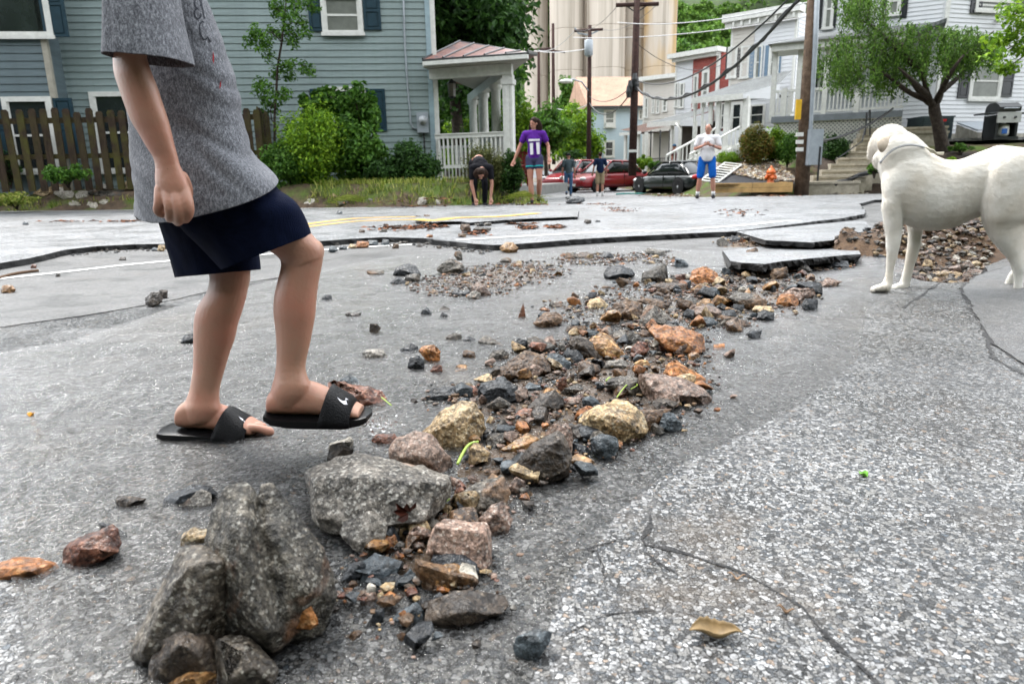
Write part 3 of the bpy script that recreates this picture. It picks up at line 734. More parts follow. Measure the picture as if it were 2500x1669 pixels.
 (T2([(805,165),(830,140),(885,150),(890,190),(850,195)]),'brown','small brown stone left of the amber pebble',0.6,3),
 (T2([(970,190),(990,145),(1060,140),(1090,165),(1080,195),(1000,208)]),'dgrey','cluster-like dark stone ahead of the crested brown stone',0.6,4),
 (T2([(1820,140),(1860,115),(1925,112),(1930,140),(1870,168)]),'black','black wedge left of the big orange sandstone block',0.5,4),
 (T2([(1805,70),(1830,28),(1880,50),(1920,100),(1850,120)]),'grey','grey slab tilted against the black wedge',0.5,4),
 (T2([(1860,35),(1900,15),(1940,30),(1945,62),(1890,70)]),'brown','brown stone left of the orange sandstone block',0.6,3),
 (T2([(1950,110),(1990,78),(2040,100),(2060,145),(1990,150)]),'grey','mottled grey stone before the orange sandstone block',0.6,3),
 (T2([(1855,220),(1880,195),(1930,205),(1950,240),(1890,262)]),'gold','yellow-brown knob in the middle of the pile',0.6,4),
 (T2([(1660,250),(1690,205),(1770,198),(1830,225),(1760,265)]),'grey','flat grey stone behind the gravel heap',0.5,4),
 (T2([(1385,395),(1395,320),(1440,300),(1440,350),(1400,405)]),'red','thin upright reddish flake',0.5,3),
 (T2([(1535,430),(1590,420),(1645,455),(1640,490),(1590,510),(1545,480)]),'slate','slate blue stone behind the quartz-topped boulder',0.5,3),
 (T2([(1430,450),(1460,425),(1530,425),(1535,465),(1450,475)]),'pink','pinkish stone left of the slate blue one',0.5,3),
 (T2([(1180,370),(1220,335),(1300,355),(1310,390),(1220,395)]),'slate','smooth grey stone right of the glossy black boulder',0.5,3),
 (T3([(395,820),(400,730),(440,690),(560,640),(690,590),(720,610),(745,700),(720,750),(600,800),(500,860),(430,850)]),'red','rusty red-brown stone lying alone, farther of two at the left',0.55,5),
 (T3([(-60,850),(0,830),(80,790),(240,790),(350,820),(355,850),(290,860),(260,910),(60,930),(-60,925)]),'orange','ragged orange-red stone cut by the left edge',0.5,5),
 (T3([(1025,440),(1060,400),(1180,350),(1280,350),(1330,390),(1325,420),(1200,430),(1030,480)]),'black','smooth dark green-black stone behind the leaning slab',0.5,4),
 (T3([(1110,470),(1240,370),(1300,400),(1300,470),(1200,490)]),'grey','speckled stone lying against the green-black one',0.5,4),
 (T3([(715,430),(740,410),(840,420),(895,430),(860,460),(800,500),(740,490)]),'umber','submerged brown stone left of the green-black one',0.4,4),
 (T3([(605,580),(640,570),(780,640),(785,665),(700,650)]),'black','dark shard behind the lone rusty red stone',0.4,3),
 (T3([(1120,720),(1120,640),(1200,600),(1330,620),(1320,680),(1200,700)]),'tan','pale submerged slab left of the tall boulder',0.4,4),
 (k4([(95,770),(110,730),(180,703),(270,708),(262,745),(195,838),(110,820)]),'slate','flat blue-grey chip lying alone on the asphalt',0.4,4),
 # far half
 (T5([(165,600),(180,560),(240,538),(310,560),(335,600),(320,620),(200,612)]),'black','rough black lump of asphalt, farther left of the stream',0.6,4),
 (T5([(230,645),(240,610),(320,595),(325,640),(300,658)]),'dgrey','brown-grey block before the rough black lump',0.6,3),
 (T5([(135,655),(180,618),(235,645),(220,672),(150,665)]),'black','black stone left of the brown-grey block',0.6,3),
 (T5([(440,575),(460,530),(530,508),(590,540),(600,575),(560,600),(480,608)]),'dgrey','mossy grey boulder on the far side of the stream',0.6,4),
 (T5([(545,480),(555,460),(595,455),(602,510),(570,515)]),'dgrey','small upright stone behind the mossy grey boulder',0.6,3),
 (T5([(655,690),(690,655),(740,680),(775,730),(720,748),(660,715)]),'pink','reddish brown slanting stone, far left heap',0.6,4),
 (T5([(620,750),(670,705),(710,715),(705,765),(640,768)]),'grey','grey-green wedge before the reddish slanting stone',0.6,3),
 (T5([(525,720),(560,705),(640,715),(630,745),(560,752)]),'black','black flat stone in the far left heap',0.5,3),
 (T5([(840,435),(875,425),(880,400),(920,405),(955,440),(940,468),(900,470),(850,450)]),'gold','ochre stone lying below the broken asphalt lip',0.7,4),
 (T5([(835,515),(880,488),(910,510),(900,535),(850,530)]),'dgrey','small dark stone far out in the stream',0.6,3),
 (T5([(1258,490),(1262,465),(1320,470),(1335,490),(1300,510)]),'dgrey','grey block at the back of the stream',0.6,3),
 (T5([(1335,490),(1350,462),(1420,468),(1440,490),(1400,505)]),'brown','brown flat stone at the back of the stream',0.6,3),
 (T5([(1478,495),(1500,460),(1540,462),(1565,495),(1520,505)]),'black','dark domed stone at the back of the stream',0.6,3),
 (T5([(1760,460),(1780,438),(1880,455),(1888,480),(1830,490)]),'grey','pale flat slab at the back right heap',0.5,3),
 (T5([(1950,545),(1955,500),(2000,500),(2035,540),(2030,562),(1970,560)]),'slate','dark blue stone, right end of the back heap',0.6,4),
 (T5([(1505,600),(1530,560),(1600,548),(1670,575),(1690,610),(1600,640),(1520,635)]),'black','rough black boulder mid stream behind the pile',0.6,4),
 (T5([(1740,600),(1820,580),(1870,545),(1915,570),(1920,640),(1860,665),(1750,650),(1735,620)]),'dgrey','long grey-brown boulder right of the rough black one',0.6,4),
 (T5([(2055,620),(2075,580),(2150,562),(2210,600),(2245,670),(2160,670),(2060,665)]),'orange','rounded orange-brown boulder in the far part of the pile',0.65,5),
 (T5([(1808,675),(1830,665),(2010,660),(2018,715),(1960,720),(1830,730)]),'brown','flat-topped brown block in the far part of the pile',0.5,4),
 (T5([(2155,740),(2170,692),(2230,690),(2240,750),(2190,768)]),'slate','grey cube-like stone right of the flat-topped brown block',0.6,4),
 (T5([(1395,800),(1410,765),(1470,755),(1520,800),(1490,830),(1400,830)]),'tan','pale yellow craggy stone at the far left of the pile',0.6,4),
 (T5([(1545,830),(1570,800),(1640,772),(1730,790),(1750,840),(1740,880),(1680,905),(1590,870)]),'brown','rounded speckled brown boulder behind the tilted wedge',0.65,5),
 (T5([(1730,900),(1780,800),(1830,800),(1900,870),(1920,925),(1830,955),(1740,940)]),'grey','tilted grey wedge-shaped boulder',0.6,5),
 (T5([(1725,775),(1770,750),(1860,770),(1900,820),(1870,840),(1780,800)]),'brown','brown curved stone behind the tilted grey wedge',0.6,4),
 (T5([(1060,915),(1120,850),(1200,850),(1235,880),(1210,930),(1120,950)]),'brown','brown-grey stone at the far left end of the pile',0.6,4),
 (T5([(1150,800),(1165,772),(1230,790),(1240,815),(1180,820)]),'dgrey','small grey slanted stone above the far left end',0.6,3),
 (T5([(1360,765),(1410,715),(1455,715),(1440,750),(1390,770)]),'black','dark wedge in the water between the heaps',0.5,3),
 (T5([(1290,755),(1300,712),(1340,740),(1330,762)]),'brown','thin brown upright stone between the heaps',0.5,3),
 (T5([(330,865),(345,825),(375,812),(400,855),(385,868)]),'black','lone black upright stone on the left of the stream',0.6,3),
 (T5([(435,835),(480,800),(518,825),(500,840)]),'umber','lone dark stone near the black upright one',0.5,3),
 (T5([(445,885),(470,845),(500,860),(500,885)]),'black','tiny black wedge in the stream shallows',0.5,3),
 (T5([(985,790),(955,875),(1000,885),(1000,870)]),'red','small red-brown chip in the stream shallows',0.5,3),
 (T5([(1480,690),(1500,675),(1545,680),(1540,700)]),'brown','small brown stone ahead of the flat-topped block',0.5,3),
 (T5([(-10,590),(0,575),(90,575),(98,605),(20,612)]),'dgrey','flat dark stone at the left edge of the stream',0.5,3),
 (T6([(230,640),(225,600),(300,565),(370,590),(415,660),(400,680),(240,660)]),'orange',None,0.6,4),
 (T6([(735,610),(745,575),(840,558),(840,600),(790,640),(745,635)]),'brown','brown block under the lifted broken slab',0.6,4),
 (T6([(905,585),(920,550),(970,548),(992,580),(950,602)]),'dgrey','round grey stone under the lifted broken slab',0.6,4),
 (T6([(1060,655),(1100,625),(1180,650),(1130,690),(1070,680)]),'pink','pinkish pointed stone at the far right end of the pile',0.6,4),
 (T6([(900,660),(1000,655),(1060,665),(1060,740),(1010,750),(960,700)]),'black','black angular block near the far right end of the pile',0.6,4),
 (T6([(820,720),(880,695),(1000,705),(1012,740),(930,800),(850,760)]),'pink','pale pink flat stone before the black angular block',0.6,4),
 (T6([(775,790),(800,735),(870,730),(910,770),(900,810),(830,815)]),'orange','orange broken stone with a dark seam, far right of the pile',0.65,4),
 (T6([(930,800),(960,762),(1030,765),(1028,840),(960,840)]),'black','black cube-shaped stone at the far right of the pile',0.6,4),
 (T6([(465,750),(520,725),(640,735),(700,780),(690,810),(600,840),(540,810)]),'dgrey','big mossy flat boulder in the far right of the pile',0.6,5),
 (T6([(325,740),(340,700),(380,692),(410,745),(370,765)]),'slate','grey pyramid stone left of the mossy flat boulder',0.6,4),
 (T6([(160,800),(190,760),(240,755),(300,800),(260,830),(170,835)]),'dgrey','mottled stone left of the pink granite boulder',0.6,4),
 (T6([(210,860),(260,815),(340,805),(410,840),(400,880),(300,900),(230,885)]),'pink','broad pink granite boulder in the far part of the pile',0.6,5),
 (T6([(410,880),(415,840),(500,830),(515,870),(480,890)]),'black','glossy black stone right of the pink granite boulder',0.6,4),
 (T6([(490,830),(500,795),(560,800),(565,840),(520,850)]),'black','pitted black stone behind the glossy black one',0.6,3),
 (T6([(240,920),(290,880),(350,880),(390,910),(380,935),(280,945)]),'slate','smooth blue-grey flat stone before the pink granite boulder',0.5,4),
 (T6([(385,935),(440,890),(495,880),(480,930),(420,945)]),'dgrey','grey-green stone right of the blue-grey flat one',0.5,4),
 (T6([(620,830),(640,805),(730,810),(755,840),(680,860)]),'tan','tan flat stone resting on the pitted black lump',0.6,3),
 (T6([(650,895),(655,850),(700,832),(755,850),(755,895),(700,908)]),'black','pitted black lump under the tan flat stone',0.6,4),
 (T6([(520,945),(530,905),(570,895),(615,930),(600,952)]),'brown','brown block standing alone right of the pile',0.6,4),
 (T6([(583,980),(605,962),(675,960),(660,1018),(620,1015)]),'black','lone shiny black shard right of the pile',0.6,4),
 (T6([(370,1080),(375,1050),(438,1042),(438,1075),(390,1085)]),'orange','small brown cube at the right of the orange sandstone block',0.6,3),
 (T6([(390,415),(395,385),(430,372),(465,395),(450,425)]),'grey','grey round stone at the left end of the back gravel bar',0.6,3),
 (T6([(450,390),(490,356),(545,370),(530,400)]),'black','black stone at the left end of the back gravel bar',0.6,3),
 (T6([(600,405),(605,372),(630,360),(650,385),(635,405)]),'brown','brown upright stone on the back gravel bar',0.6,3),
 (T6([(570,490),(585,450),(640,435),(660,460),(640,490)]),'brown','brown stone alone on the lifted slab',0.6,4),
 (T6([(750,505),(760,468),(795,470),(798,500)]),'tan','small tan stone alone on the lifted slab',0.6,3),
 (T6([(535,400),(550,372),(590,378),(585,400)]),'orange','orange stone at the left of the back gravel bar',0.6,3),
 (T6([(690,435),(700,405),(735,408),(742,435)]),'umber','dark stone in the middle of the back gravel bar',0.6,3),
 (T6([(785,425),(795,388),(825,395),(828,428)]),'brown','brown-grey stone right of the middle of the back bar',0.6,3),
 (T6([(1080,550),(1130,515),(1220,520),(1235,555),(1150,570)]),'black','dark lump lying inside the wash-out channel',0.6,4),
 (T6([(1310,465),(1320,435),(1345,440),(1345,465)]),'umber','dark stone on the end of the broken slab',0.6,3),
 (T6([(1700,545),(1720,505),(1760,515),(1765,545)]),'tan','tan stone in the dirt bank behind the dog legs',0.6,3),
 (TR(0,450,2.135)([(760,600),(790,570),(850,572),(845,610),(800,640),(765,625)]),'umber','rounded brown stone alone on smooth asphalt at the left',0.65,4),
 (TR(0,450,2.135)([(820,575),(835,553),(872,556),(870,590),(845,600)]),'umber','dark stone tucked behind the rounded brown one at the left',0.6,3),
 (TR(0,450,2.135)([(5,545),(15,528),(60,530),(78,550),(60,570),(8,570)]),'gold','banded tan stone alone at the left edge',0.6,4),
 (TR(0,450,2.135)([(1675,600),(1700,575),(1725,580),(1728,605),(1690,612)]),'black','small black stone beside the front knee-high water edge',0.6,3),
 (TR(350,500,2.613)([(240,885),(260,840),(310,825),(330,860),(300,900)]),'black','black stone behind the standing calf',0.6,3),
 (TR(350,500,2.613)([(1290,700),(1310,688),(1390,690),(1375,725),(1320,720)]),'umber','flat brown stone alone in the stream left part',0.5,3),
 (TR(350,500,2.613)([(1445,810),(1450,755),(1490,765),(1515,790),(1480,830)]),'umber','upright dark flake in the stream left part',0.5,3),
]
def rd(T,L): return [(*T([(x,y)])[0],d) for x,y,d in L]
RIDGE={'large flat-top':rd(T1,[(1100,290,-.30),(1300,265,-.38),(1500,270,-.38),(1700,292,-.34),(1835,312,-.25),(1130,480,-.2),(1400,560,-.25),(1700,520,-.22)]),
 'grey slab lean':rd(T1,[(370,800,-.35),(480,770,-.38),(570,760,-.3),(230,1000,-.3),(130,1250,-.25),(400,1220,-.3)]),
 'tall pointed g':rd(T1,[(700,430,-.2),(690,600,-.45),(640,800,-.3),(700,950,-.5),(820,1130,-.52)]),
 'squarish reddi':rd(T1,[(1800,560,-.3),(2060,590,-.35),(2040,780,-.3),(1790,690,-.25)]),
 'big orange san':rd(T2,[(1990,60,-.3),(2150,80,-.35),(2240,150,-.25),(2060,130,-.25)]),
 'tall dark brow':rd(T2,[(1240,760,-.3),(1390,690,-.32),(1430,860,-.2),(1240,920,-.3)]),
 'brown crumbly ':rd(T1,[(1700,770,-.25),(1900,830,-.35),(2000,850,-.2)]),
}
for poly,colr,label,th,cuts in heroes:
    if label is None: continue
    rg=RIDGE.get(label[:14]); rock_poly(poly,colr,label,th,cuts=cuts,group=GRP,ridge=rg,bulge=0.35 if rg else 0.9)
# stones on the upper road (z = ZU)
for poly,colr,label in [
 (T5([(585,310),(590,285),(640,285),(650,320),(600,325)]),'brown','brown stone in the clump of debris on the upper road'),
 (T5([(665,318),(690,298),(775,305),(770,325),(700,325)]),'umber','dark flat stone in the clump of debris on the upper road'),
 (T5([(570,360),(575,342),(620,345),(618,365)]),'dgrey','grey block below the clump of debris'),
 (T5([(730,285),(745,272),(785,275),(780,292)]),'dgrey','grey stone above the clump of debris'),
 (T5([(350,242),(355,220),(385,220),(395,245)]),'brown','brown stone lying on the yellow line'),
 (T5([(300,240),(305,225),(335,230),(330,248)]),'dgrey','grey stone touching the yellow line'),
 (T5([(70,330),(85,310),(118,315),(115,332)]),'dgrey','grey stone alone left on the upper road'),
 (T5([(1368,268),(1380,252),(1415,256),(1418,272),(1395,278)]),'umber','dark stone alone before the white line'),
 (T5([(1445,268),(1450,256),(1475,258),(1476,268)]),'black','small dark stone right of the one before the white line'),
 (T5([(1250,140),(1262,108),(1330,105),(1378,118),(1375,135),(1330,150),(1260,148)]),'black','large dark chunk of asphalt at the corner of the side street'),
 (T5([(370,360),(378,345),(408,350),(405,366)]),'orange','small orange stone left on the upper road'),
 (T5([(1180,300),(1190,290),(1240,296),(1235,305)]),'red','flat reddish scrap on the upper road'),
 (TR(0,450,2.135)([(118,212),(122,195),(145,198),(150,212)]),'slate','dark stone alone at the far left of the upper road'),
 (TR(0,450,2.135)([(1868,252),(1875,236),(1900,238),(1905,252)]),'brown','brown stone alone below the yellow line'),
 (TR(0,450,2.135)([(1980,246),(1990,233),(2015,236),(2018,246)]),'slate','grey stone right of the lone brown one below the yellow line'),
 (TR(0,450,2.135)([(1750,152),(1765,138),(1785,142),(1782,155)]),'slate','grey stone near the verge above the yellow line'),
 ]: rock_poly(poly,colr,label,0.6,z0=ZU,cuts=3,group='stones on the upper road')
# stones against the foot of the lip (lower road)
LP=TR(0,450,2.135)
for poly,colr,label in [
 (LP([(822,345),(828,320),(855,320),(862,338),(850,350)]),'tan','tan stone below the asphalt lip, left of the shorts'),
 (LP([(785,345),(800,330),(825,335),(825,348)]),'slate','dark chip beside the tan stone below the lip'),
 (LP([(1712,350),(1722,322),(1750,325),(1760,345),(1735,357)]),'slate','blue-grey stone right of the bare knee'),
 (LP([(1765,335),(1780,320),(1808,325),(1808,342)]),'slate','second blue-grey stone right of the knee'),
 (LP([(1815,330),(1830,312),(1860,318),(1855,335)]),'tan','tan stone in the row below the lip'),
 (LP([(1855,330),(1865,300),(1920,300),(1925,325),(1890,333)]),'orange','orange stone in the row below the lip'),
 (LP([(1912,320),(1920,295),(1965,295),(1968,318)]),'slate','round blue stone right of the orange one below the lip'),
 (LP([(1985,320),(1995,290),(2025,292),(2030,315)]),'slate','blue-black stone farther right below the lip'),
 (LP([(2045,335),(2052,310),(2078,312),(2078,333)]),'brown','brown stone standing on the white line'),
 (LP([(2180,305),(2195,282),(2240,282),(2245,302)]),'tan','tan flat stone at the end of the row below the lip'),
 (LP([(620,395),(628,380),(655,380),(655,397)]),'umber','dark stone alone between lip and white line'),
 (LP([(290,482),(295,460),(312,466),(314,480)]),'dgrey','small grey stone sitting on the white line'),
 (LP([(160,435),(165,418),(190,420),(188,438)]),'red','reddish stone by the broken lip far left'),
 (LP([(2290,305),(2300,290),(2340,292),(2345,308)]),'slate','slate chip at the right end of the lip row'),
 ]: rock_poly(poly,colr,label,0.6,z0=0.004,cuts=3,group='stones below the broken lip')
# the tall boulder has a second peak: a right-hand body fused to the left one
big=[o for o in COL.objects if o.get('label','').startswith('tall pointed')][0]
b2=rock_poly(T1([(745,560),(795,335),(862,318),(905,385),(965,490),(1060,575),(1130,680),(1190,820),(1215,960),(1175,1080),(1150,1150),(1000,1225),(800,1180),(740,800)]),'boulder','x',0.75,cuts=5,ridge=rd(T1,[(850,420,-.12),(830,560,-.30),(930,700,-.40),(1040,900,-.42),(860,1100,-.40),(780,800,-.2)]),bulge=.35,seed=77)
bm=bmesh.new(); bm.from_mesh(big.data); n0=len(bm.verts); bm.from_mesh(b2.data); bm.verts.ensure_lookup_table(); dl_=b2.location-big.location
for v in bm.verts[n0:]: v.co+=dl_
bm.to_mesh(big.data); bm.free(); bpy.data.objects.remove(b2)
md=big.modifiers.new('fuse','REMESH'); md.mode='VOXEL'; md.voxel_size=.0024; md.use_smooth_shade=True
# orange crystal patch on the tall boulder: a proud lump of its own
big=[o for o in COL.objects if o.get('label','').startswith('tall pointed')][0]
lump=rock_poly(T1([(965,960),(1015,905),(1060,960),(1120,1080),(1120,1110),(1070,1140),(960,1135),(935,1060)]),'orange','x',0.35,seed=3)
for k in ('label','category','group'):
    if k in lump: del lump[k]
lump.name='crystal_patch'
bvt=BVHTree.FromPolygons([big.matrix_basis@v.co for v in big.data.vertices],[tuple(p.vertices) for p in big.data.polygons])
d=ray(*T1([(1030,1050)])[0]).normalized(); hit=bvt.ray_cast(O,d)
if hit[0] is not None:
    cc=sum((lump.matrix_basis@v.co for v in lump.data.vertices),Vector())/len(lump.data.vertices)
    dc=(cc-O); k=hit[3]/dc.length
    lump.scale=(k,k,k); lump.location=O+(lump.location-O)*k+d*0.012
lump.location-=big.location; lump.parent=big
# smaller stones: shared shapes, filled in between the big ones
protos=[]
for i in range(16):
    rr=random.Random(100+i); n=rr.randint(9,14)
    P=[]
    for k in range(n):
        v=Vector((rr.gauss(0,1),rr.gauss(0,1),rr.gauss(0,1))).normalized()
        P.append(Vector((v.x*0.5*rr.uniform(0.8,1.1),v.y*0.42*rr.uniform(.8,1.1),v.z*0.32*rr.uniform(.8,1.1))))
    me=rock_mesh(P,2,0.03,0.02,i); me.materials.append(SM['grey']); protos.append(me)
BAR=[T2([(600,420),(900,350),(1050,260),(1250,150),(1480,60),(1600,0),(2260,0),(2280,300),(2290,460),(2100,620),(1900,700),(1600,820),(1200,1000),(1100,1180),(700,1236),(720,900),(760,780),(1000,560),(620,480)]),
     T5([(1060,930),(1150,780),(1400,760),(1480,690),(1750,640),(2060,640),(2349,640),(2349,940),(1700,940)]),
     T6([(0,640),(230,600),(560,600),(850,600),(1050,660),(1060,760),(760,870),(500,960),(0,960)]),
     T1([(1240,860),(1450,700),(1500,520),(1700,480),(2050,480),(2100,560),(2120,820),(2200,960),(1900,1160),(1540,1140),(1280,1050)])]
SP=[T5([(370,640),(600,560),(860,540),(1030,520),(1300,590),(1250,620),(1000,690),(840,740),(640,760),(380,740),(180,660)]),
    T5([(1180,520),(1280,470),(1650,480),(1900,460),(1960,550),(1700,540),(1400,555),(1200,540)]),
    T6([(390,430),(480,370),(760,370),(1100,380),(1200,410),(1180,435),(900,440),(600,430)]),
    T5([(330,385),(20,400),(0,370),(300,365),(520,400)]),
    T5([(560,330),(800,330),(800,290),(560,290)]),
    T6([(880,600),(760,560),(1000,520),(1240,520),(1270,560),(1100,590)])]
def pick(poly, rr):
    xs=[p[0] for p in poly]; ys=[p[1] for p in poly]
    while True:
        p=(rr.uniform(min(xs),max(xs)),rr.uniform(min(ys),max(ys)))
        if inpoly(p,poly): return p
def pickg(poly, rr):
    gp=[(lambda q:(q.x,q.y))(G(x,y)) for x,y in poly]
    return pick(gp,rr)
colpick=['black']*5+['slate']*3+['dgrey']*3+['grey']*2+['brown']*4+['umber']*2+['red']*2+['orange']*4+['tan']*5+['pink']*4+['gold']*3+['white']*1
cname={'black':'black','slate':'blue-grey','dgrey':'dark grey','grey':'pale grey','brown':'brown','umber':'dark brown','red':'rusty red','orange':'orange','tan':'tan','pink':'pinkish','gold':'ochre','white':'whitish'}
rr=random.Random(5)
small=0
SMALL=[]
def place_small(x,y,s,z,colr,label,group):
    f=rr.uniform(0.85,1.2)
    SMALL.append((s/max(y,.3),rr.choice(protos),Vector((x,y,z+s*0.14)),Euler((rr.uniform(-.5,.5),rr.uniform(-.5,.5),rr.uniform(0,6.3))),Vector((s*f,s,s*rr.uniform(0.8,1.3))),colr,label,group))
import re as _re
def short(l): return _re.split(r",| (?:in|with|behind|left|right|before|beside|at|on|below|standing|lying|leaning|against|of|near|between|half|mid|from|tucked|sticking|trailing|ahead|to|under|by|alone|resting|among|just|cut|out|up|farther|above|touching|sitting)\b",l)[0]
def finish_small(limit=95):
    SMALL.sort(key=lambda t:-t[0]); used=set(); her=[(o.location,short(o['label'])) for o in COL.objects if o.name.startswith('stone') and o.get('group')==GRP]
    cnt={}
    for _,l in her: cnt[l]=cnt.get(l,0)+1
    her=[h for h in her if cnt[h[1]]==1]
    for a in SMALL[:limit]:
        o=bpy.data.objects.new('small_stone',a[1]); COL.objects.link(o); o.location=a[2]; o.rotation_euler=a[3]; o.scale=a[4]
        o.material_slots[0].link='OBJECT'; o.material_slots[0].material=SM[a[5]]
        lab=a[6]
        for hl,hn in sorted(her,key=lambda h:(h[0]-a[2]).length)[:6]:
            d=a[2]-hl; w=('right of' if d.x>0 else 'left of') if abs(d.x)>abs(d.y)*.8 else ('behind' if d.y>0 else 'in front of')
            c='small %s stone %s the %s'%(cname[a[5]],w,hn)
            if c not in used and len(c.split())<=16: lab=c; break
        used.add(lab); tag(o,lab,'stone',a[7])
    V=[];Fc=[];Mi=[];names=list(SM)
    for a in SMALL[limit:]:
        Mx=Matrix.LocRotScale(a[2],a[3],a[4]); k=len(V); V+=[Mx@v.co for v in a[1].vertices]; n0=len(Fc); Fc+=[tuple(i+k for i in p.vertices) for p in a[1].polygons]; Mi+=[names.index(a[5])]*(len(Fc)-n0)
    o=mesh_obj('small_stones',V,Fc,None,smooth=True)
    for n_ in names: o.data.materials.append(SM[n_])
    o.data.polygons.foreach_set('material_index',Mi); tag(o,kind='stuff')
placed=[]
for i,(poly,n,nm) in enumerate(zip(BAR,(125,46,58,22),('middle','far left end','far right end','low front end'))):
    for k in range(n):
        x,y=pickg(poly,rr); x+=rr.gauss(0,.04); y+=rr.gauss(0,.04); c=rr.choice(colpick); s=rr.uniform(0.04,0.095)*(1.0 if i in (0,3) else 1.15)
        if i==3: s*=0.6
        place_small(x,y,s,0.015,c,'small %s stone among the bigger ones, %s of the pile'%(cname[c],nm),'small %s stones, %s of the pile'%(cname[c],nm))
for i,(poly,n,nm) in enumerate(zip(SP,(34,26,26,8,8,8),('the far stream heap','the heap at the back of the stream','the back gravel bar','the foot of the lip','the upper road clump','the channel under the slab'))):
    for k in range(n):
        x,y=pickg(poly,rr); c=rr.choice(colpick); s=rr.uniform(0.04,0.085)
        z=ZU if i==4 else (0.03 if i==2 else 0.0)
        place_small(x,y,s,z,c,'small %s stone in %s'%(cname[c],nm),'small %s stones, %s'%(cname[c],nm))
# gravel and sand bed under the stones
def scatter_gravel(name, polys, ns, smin, smax, zf, mats, seed=1):
    rr=np.random.RandomState(seed); py=random.Random(seed)
    ico=[]; 
    bm=bmesh.new(); bmesh.ops.create_icosphere(bm,subdivisions=1,radius=0.5); base=np.array([v.co[:] for v in bm.verts]); fac=np.array([[v.index for v in f.verts] for f in bm.faces]); bm.free()
    Vs=[];Fs=[];Mi=[];k=0
    for poly,n in zip(polys,ns):
        gp=[(lambda q:(q.x,q.y))(G(x,y)) for x,y in poly]
        for i in range(n):
            x,y=pick(gp,py); x+=py.gauss(0,.035); y+=py.gauss(0,.04); s=smin*(smax/smin)**(py.random()**1.8)
            v=base*(1+0.28*rr.randn(len(base),1)*0.8)*np.array([s*py.uniform(.9,1.4),s,s*py.uniform(.5,.8)])
            a=py.uniform(0,6.3); ca,sa=math.cos(a),math.sin(a)
            v=np.stack([v[:,0]*ca-v[:,1]*sa,v[:,0]*sa+v[:,1]*ca,v[:,2]],1)+np.array([x,y,zf(x,y)+s*0.15])
            Vs.append(v);Fs.append(fac+k);k+=len(base);Mi+= [py.randrange(len(mats))]*len(fac)
    o=np_obj(name,np.concatenate(Vs),np.concatenate(Fs),None)
    for m in mats: o.data.materials.append(m)
    o.data.polygons.foreach_set('material_index',Mi); tag(o,kind='stuff'); return o
gm=[SM[k] for k in ('tan','pink','brown','dgrey','pink','grey','brown','black','umber','slate','brown','red','orange')]
zbar=lambda x,y:0.012+0.012*max(0,nz(x,y,6,3))
scatter_gravel('gravel',BAR+SP,[2300,1300,1500,260,1500,900,800,350,250,250],0.006,0.026,zbar,gm,3)
# sediment bed: thin soft-edged mounds
def bed(name, polys, h, mat, step=0.025):
    gps=[[(lambda q:(q.x,q.y))(G(x,y)) for x,y in poly] for poly in polys]
    for gp in gps:
        x0=min(p[0] for p in gp)-.1;x1=max(p[0] for p in gp)+.1;y0=min(p[1] for p in gp)-.1;y1=max(p[1] for p in gp)+.1
        st=max(step,(y1-y0)/90,(x1-x0)/120)
        def zf(x,y):
            d=segd((x,y),gp)*(1 if inpoly((x,y),gp) else -1)
            d+=0.06*nz(x,y,5,1)+0.03*nz(x,y,14,2)
            return -0.006+h*sm(0.2+d/0.12)+(0.008*nz(x,y,22,5) if d>0 else 0)
        o=terr(name,list(np.arange(x0,x1,st)),list(np.arange(y0,y1,st)),zf,mat,'stuff')
bed('sand_bed',[T2([(760,480),(1050,290),(1500,120),(2000,60),(2200,300),(2230,450),(1900,640),(1500,760),(1180,960),(1050,1130),(760,1160),(760,820),(1000,560)]),
   T6([(0,660),(230,640),(560,610),(850,620),(1000,680),(900,780),(500,900),(0,900)]),
   T1([(1450,640),(1600,500),(2000,500),(2050,800),(1700,940),(1400,1040),(1280,990)]),
   T5([(400,640),(700,580),(1030,560),(1200,600),(900,690),(600,700)]),
   T6([(400,432),(480,380),(760,375),(1100,385),(1200,415),(900,440)]),
   T1([(1020,470),(1120,500),(1200,620),(1300,680),(1400,740),(1260,790),(1180,740),(1100,620)])],0.014,M_sand)
# stones in the wash-out and in the soil bank
HOLE=[T6([(1500,600),(1640,560),(1900,560),(2100,560),(2060,640),(1850,650),(1700,630)]),T6([(1450,470),(1700,400),(2100,440),(2250,520),(1700,520)])]
for i,(poly,n) in enumerate(zip(HOLE,(42,30))):
    gp=[(lambda q:(q.x,q.y))(G(x,y,-0.05)) for x,y in poly]
    for k in range(n):
        x,y=pick(gp,rr); c=rr.choice(['brown','tan','umber','dgrey','pink','white' if i else 'brown']); s=rr.uniform(0.05,0.12)*(1 if i==0 else 0.6)
        place_small(x,y,s,zf_hole(x,y)+bank(x,y),c,'%s stone in the washed-out %s behind the dog'%(cname[c],'hole' if i==0 else 'dirt bank'),'%s stones in the washed-out %s'%(cname[c],'hole' if i==0 else 'bank'))

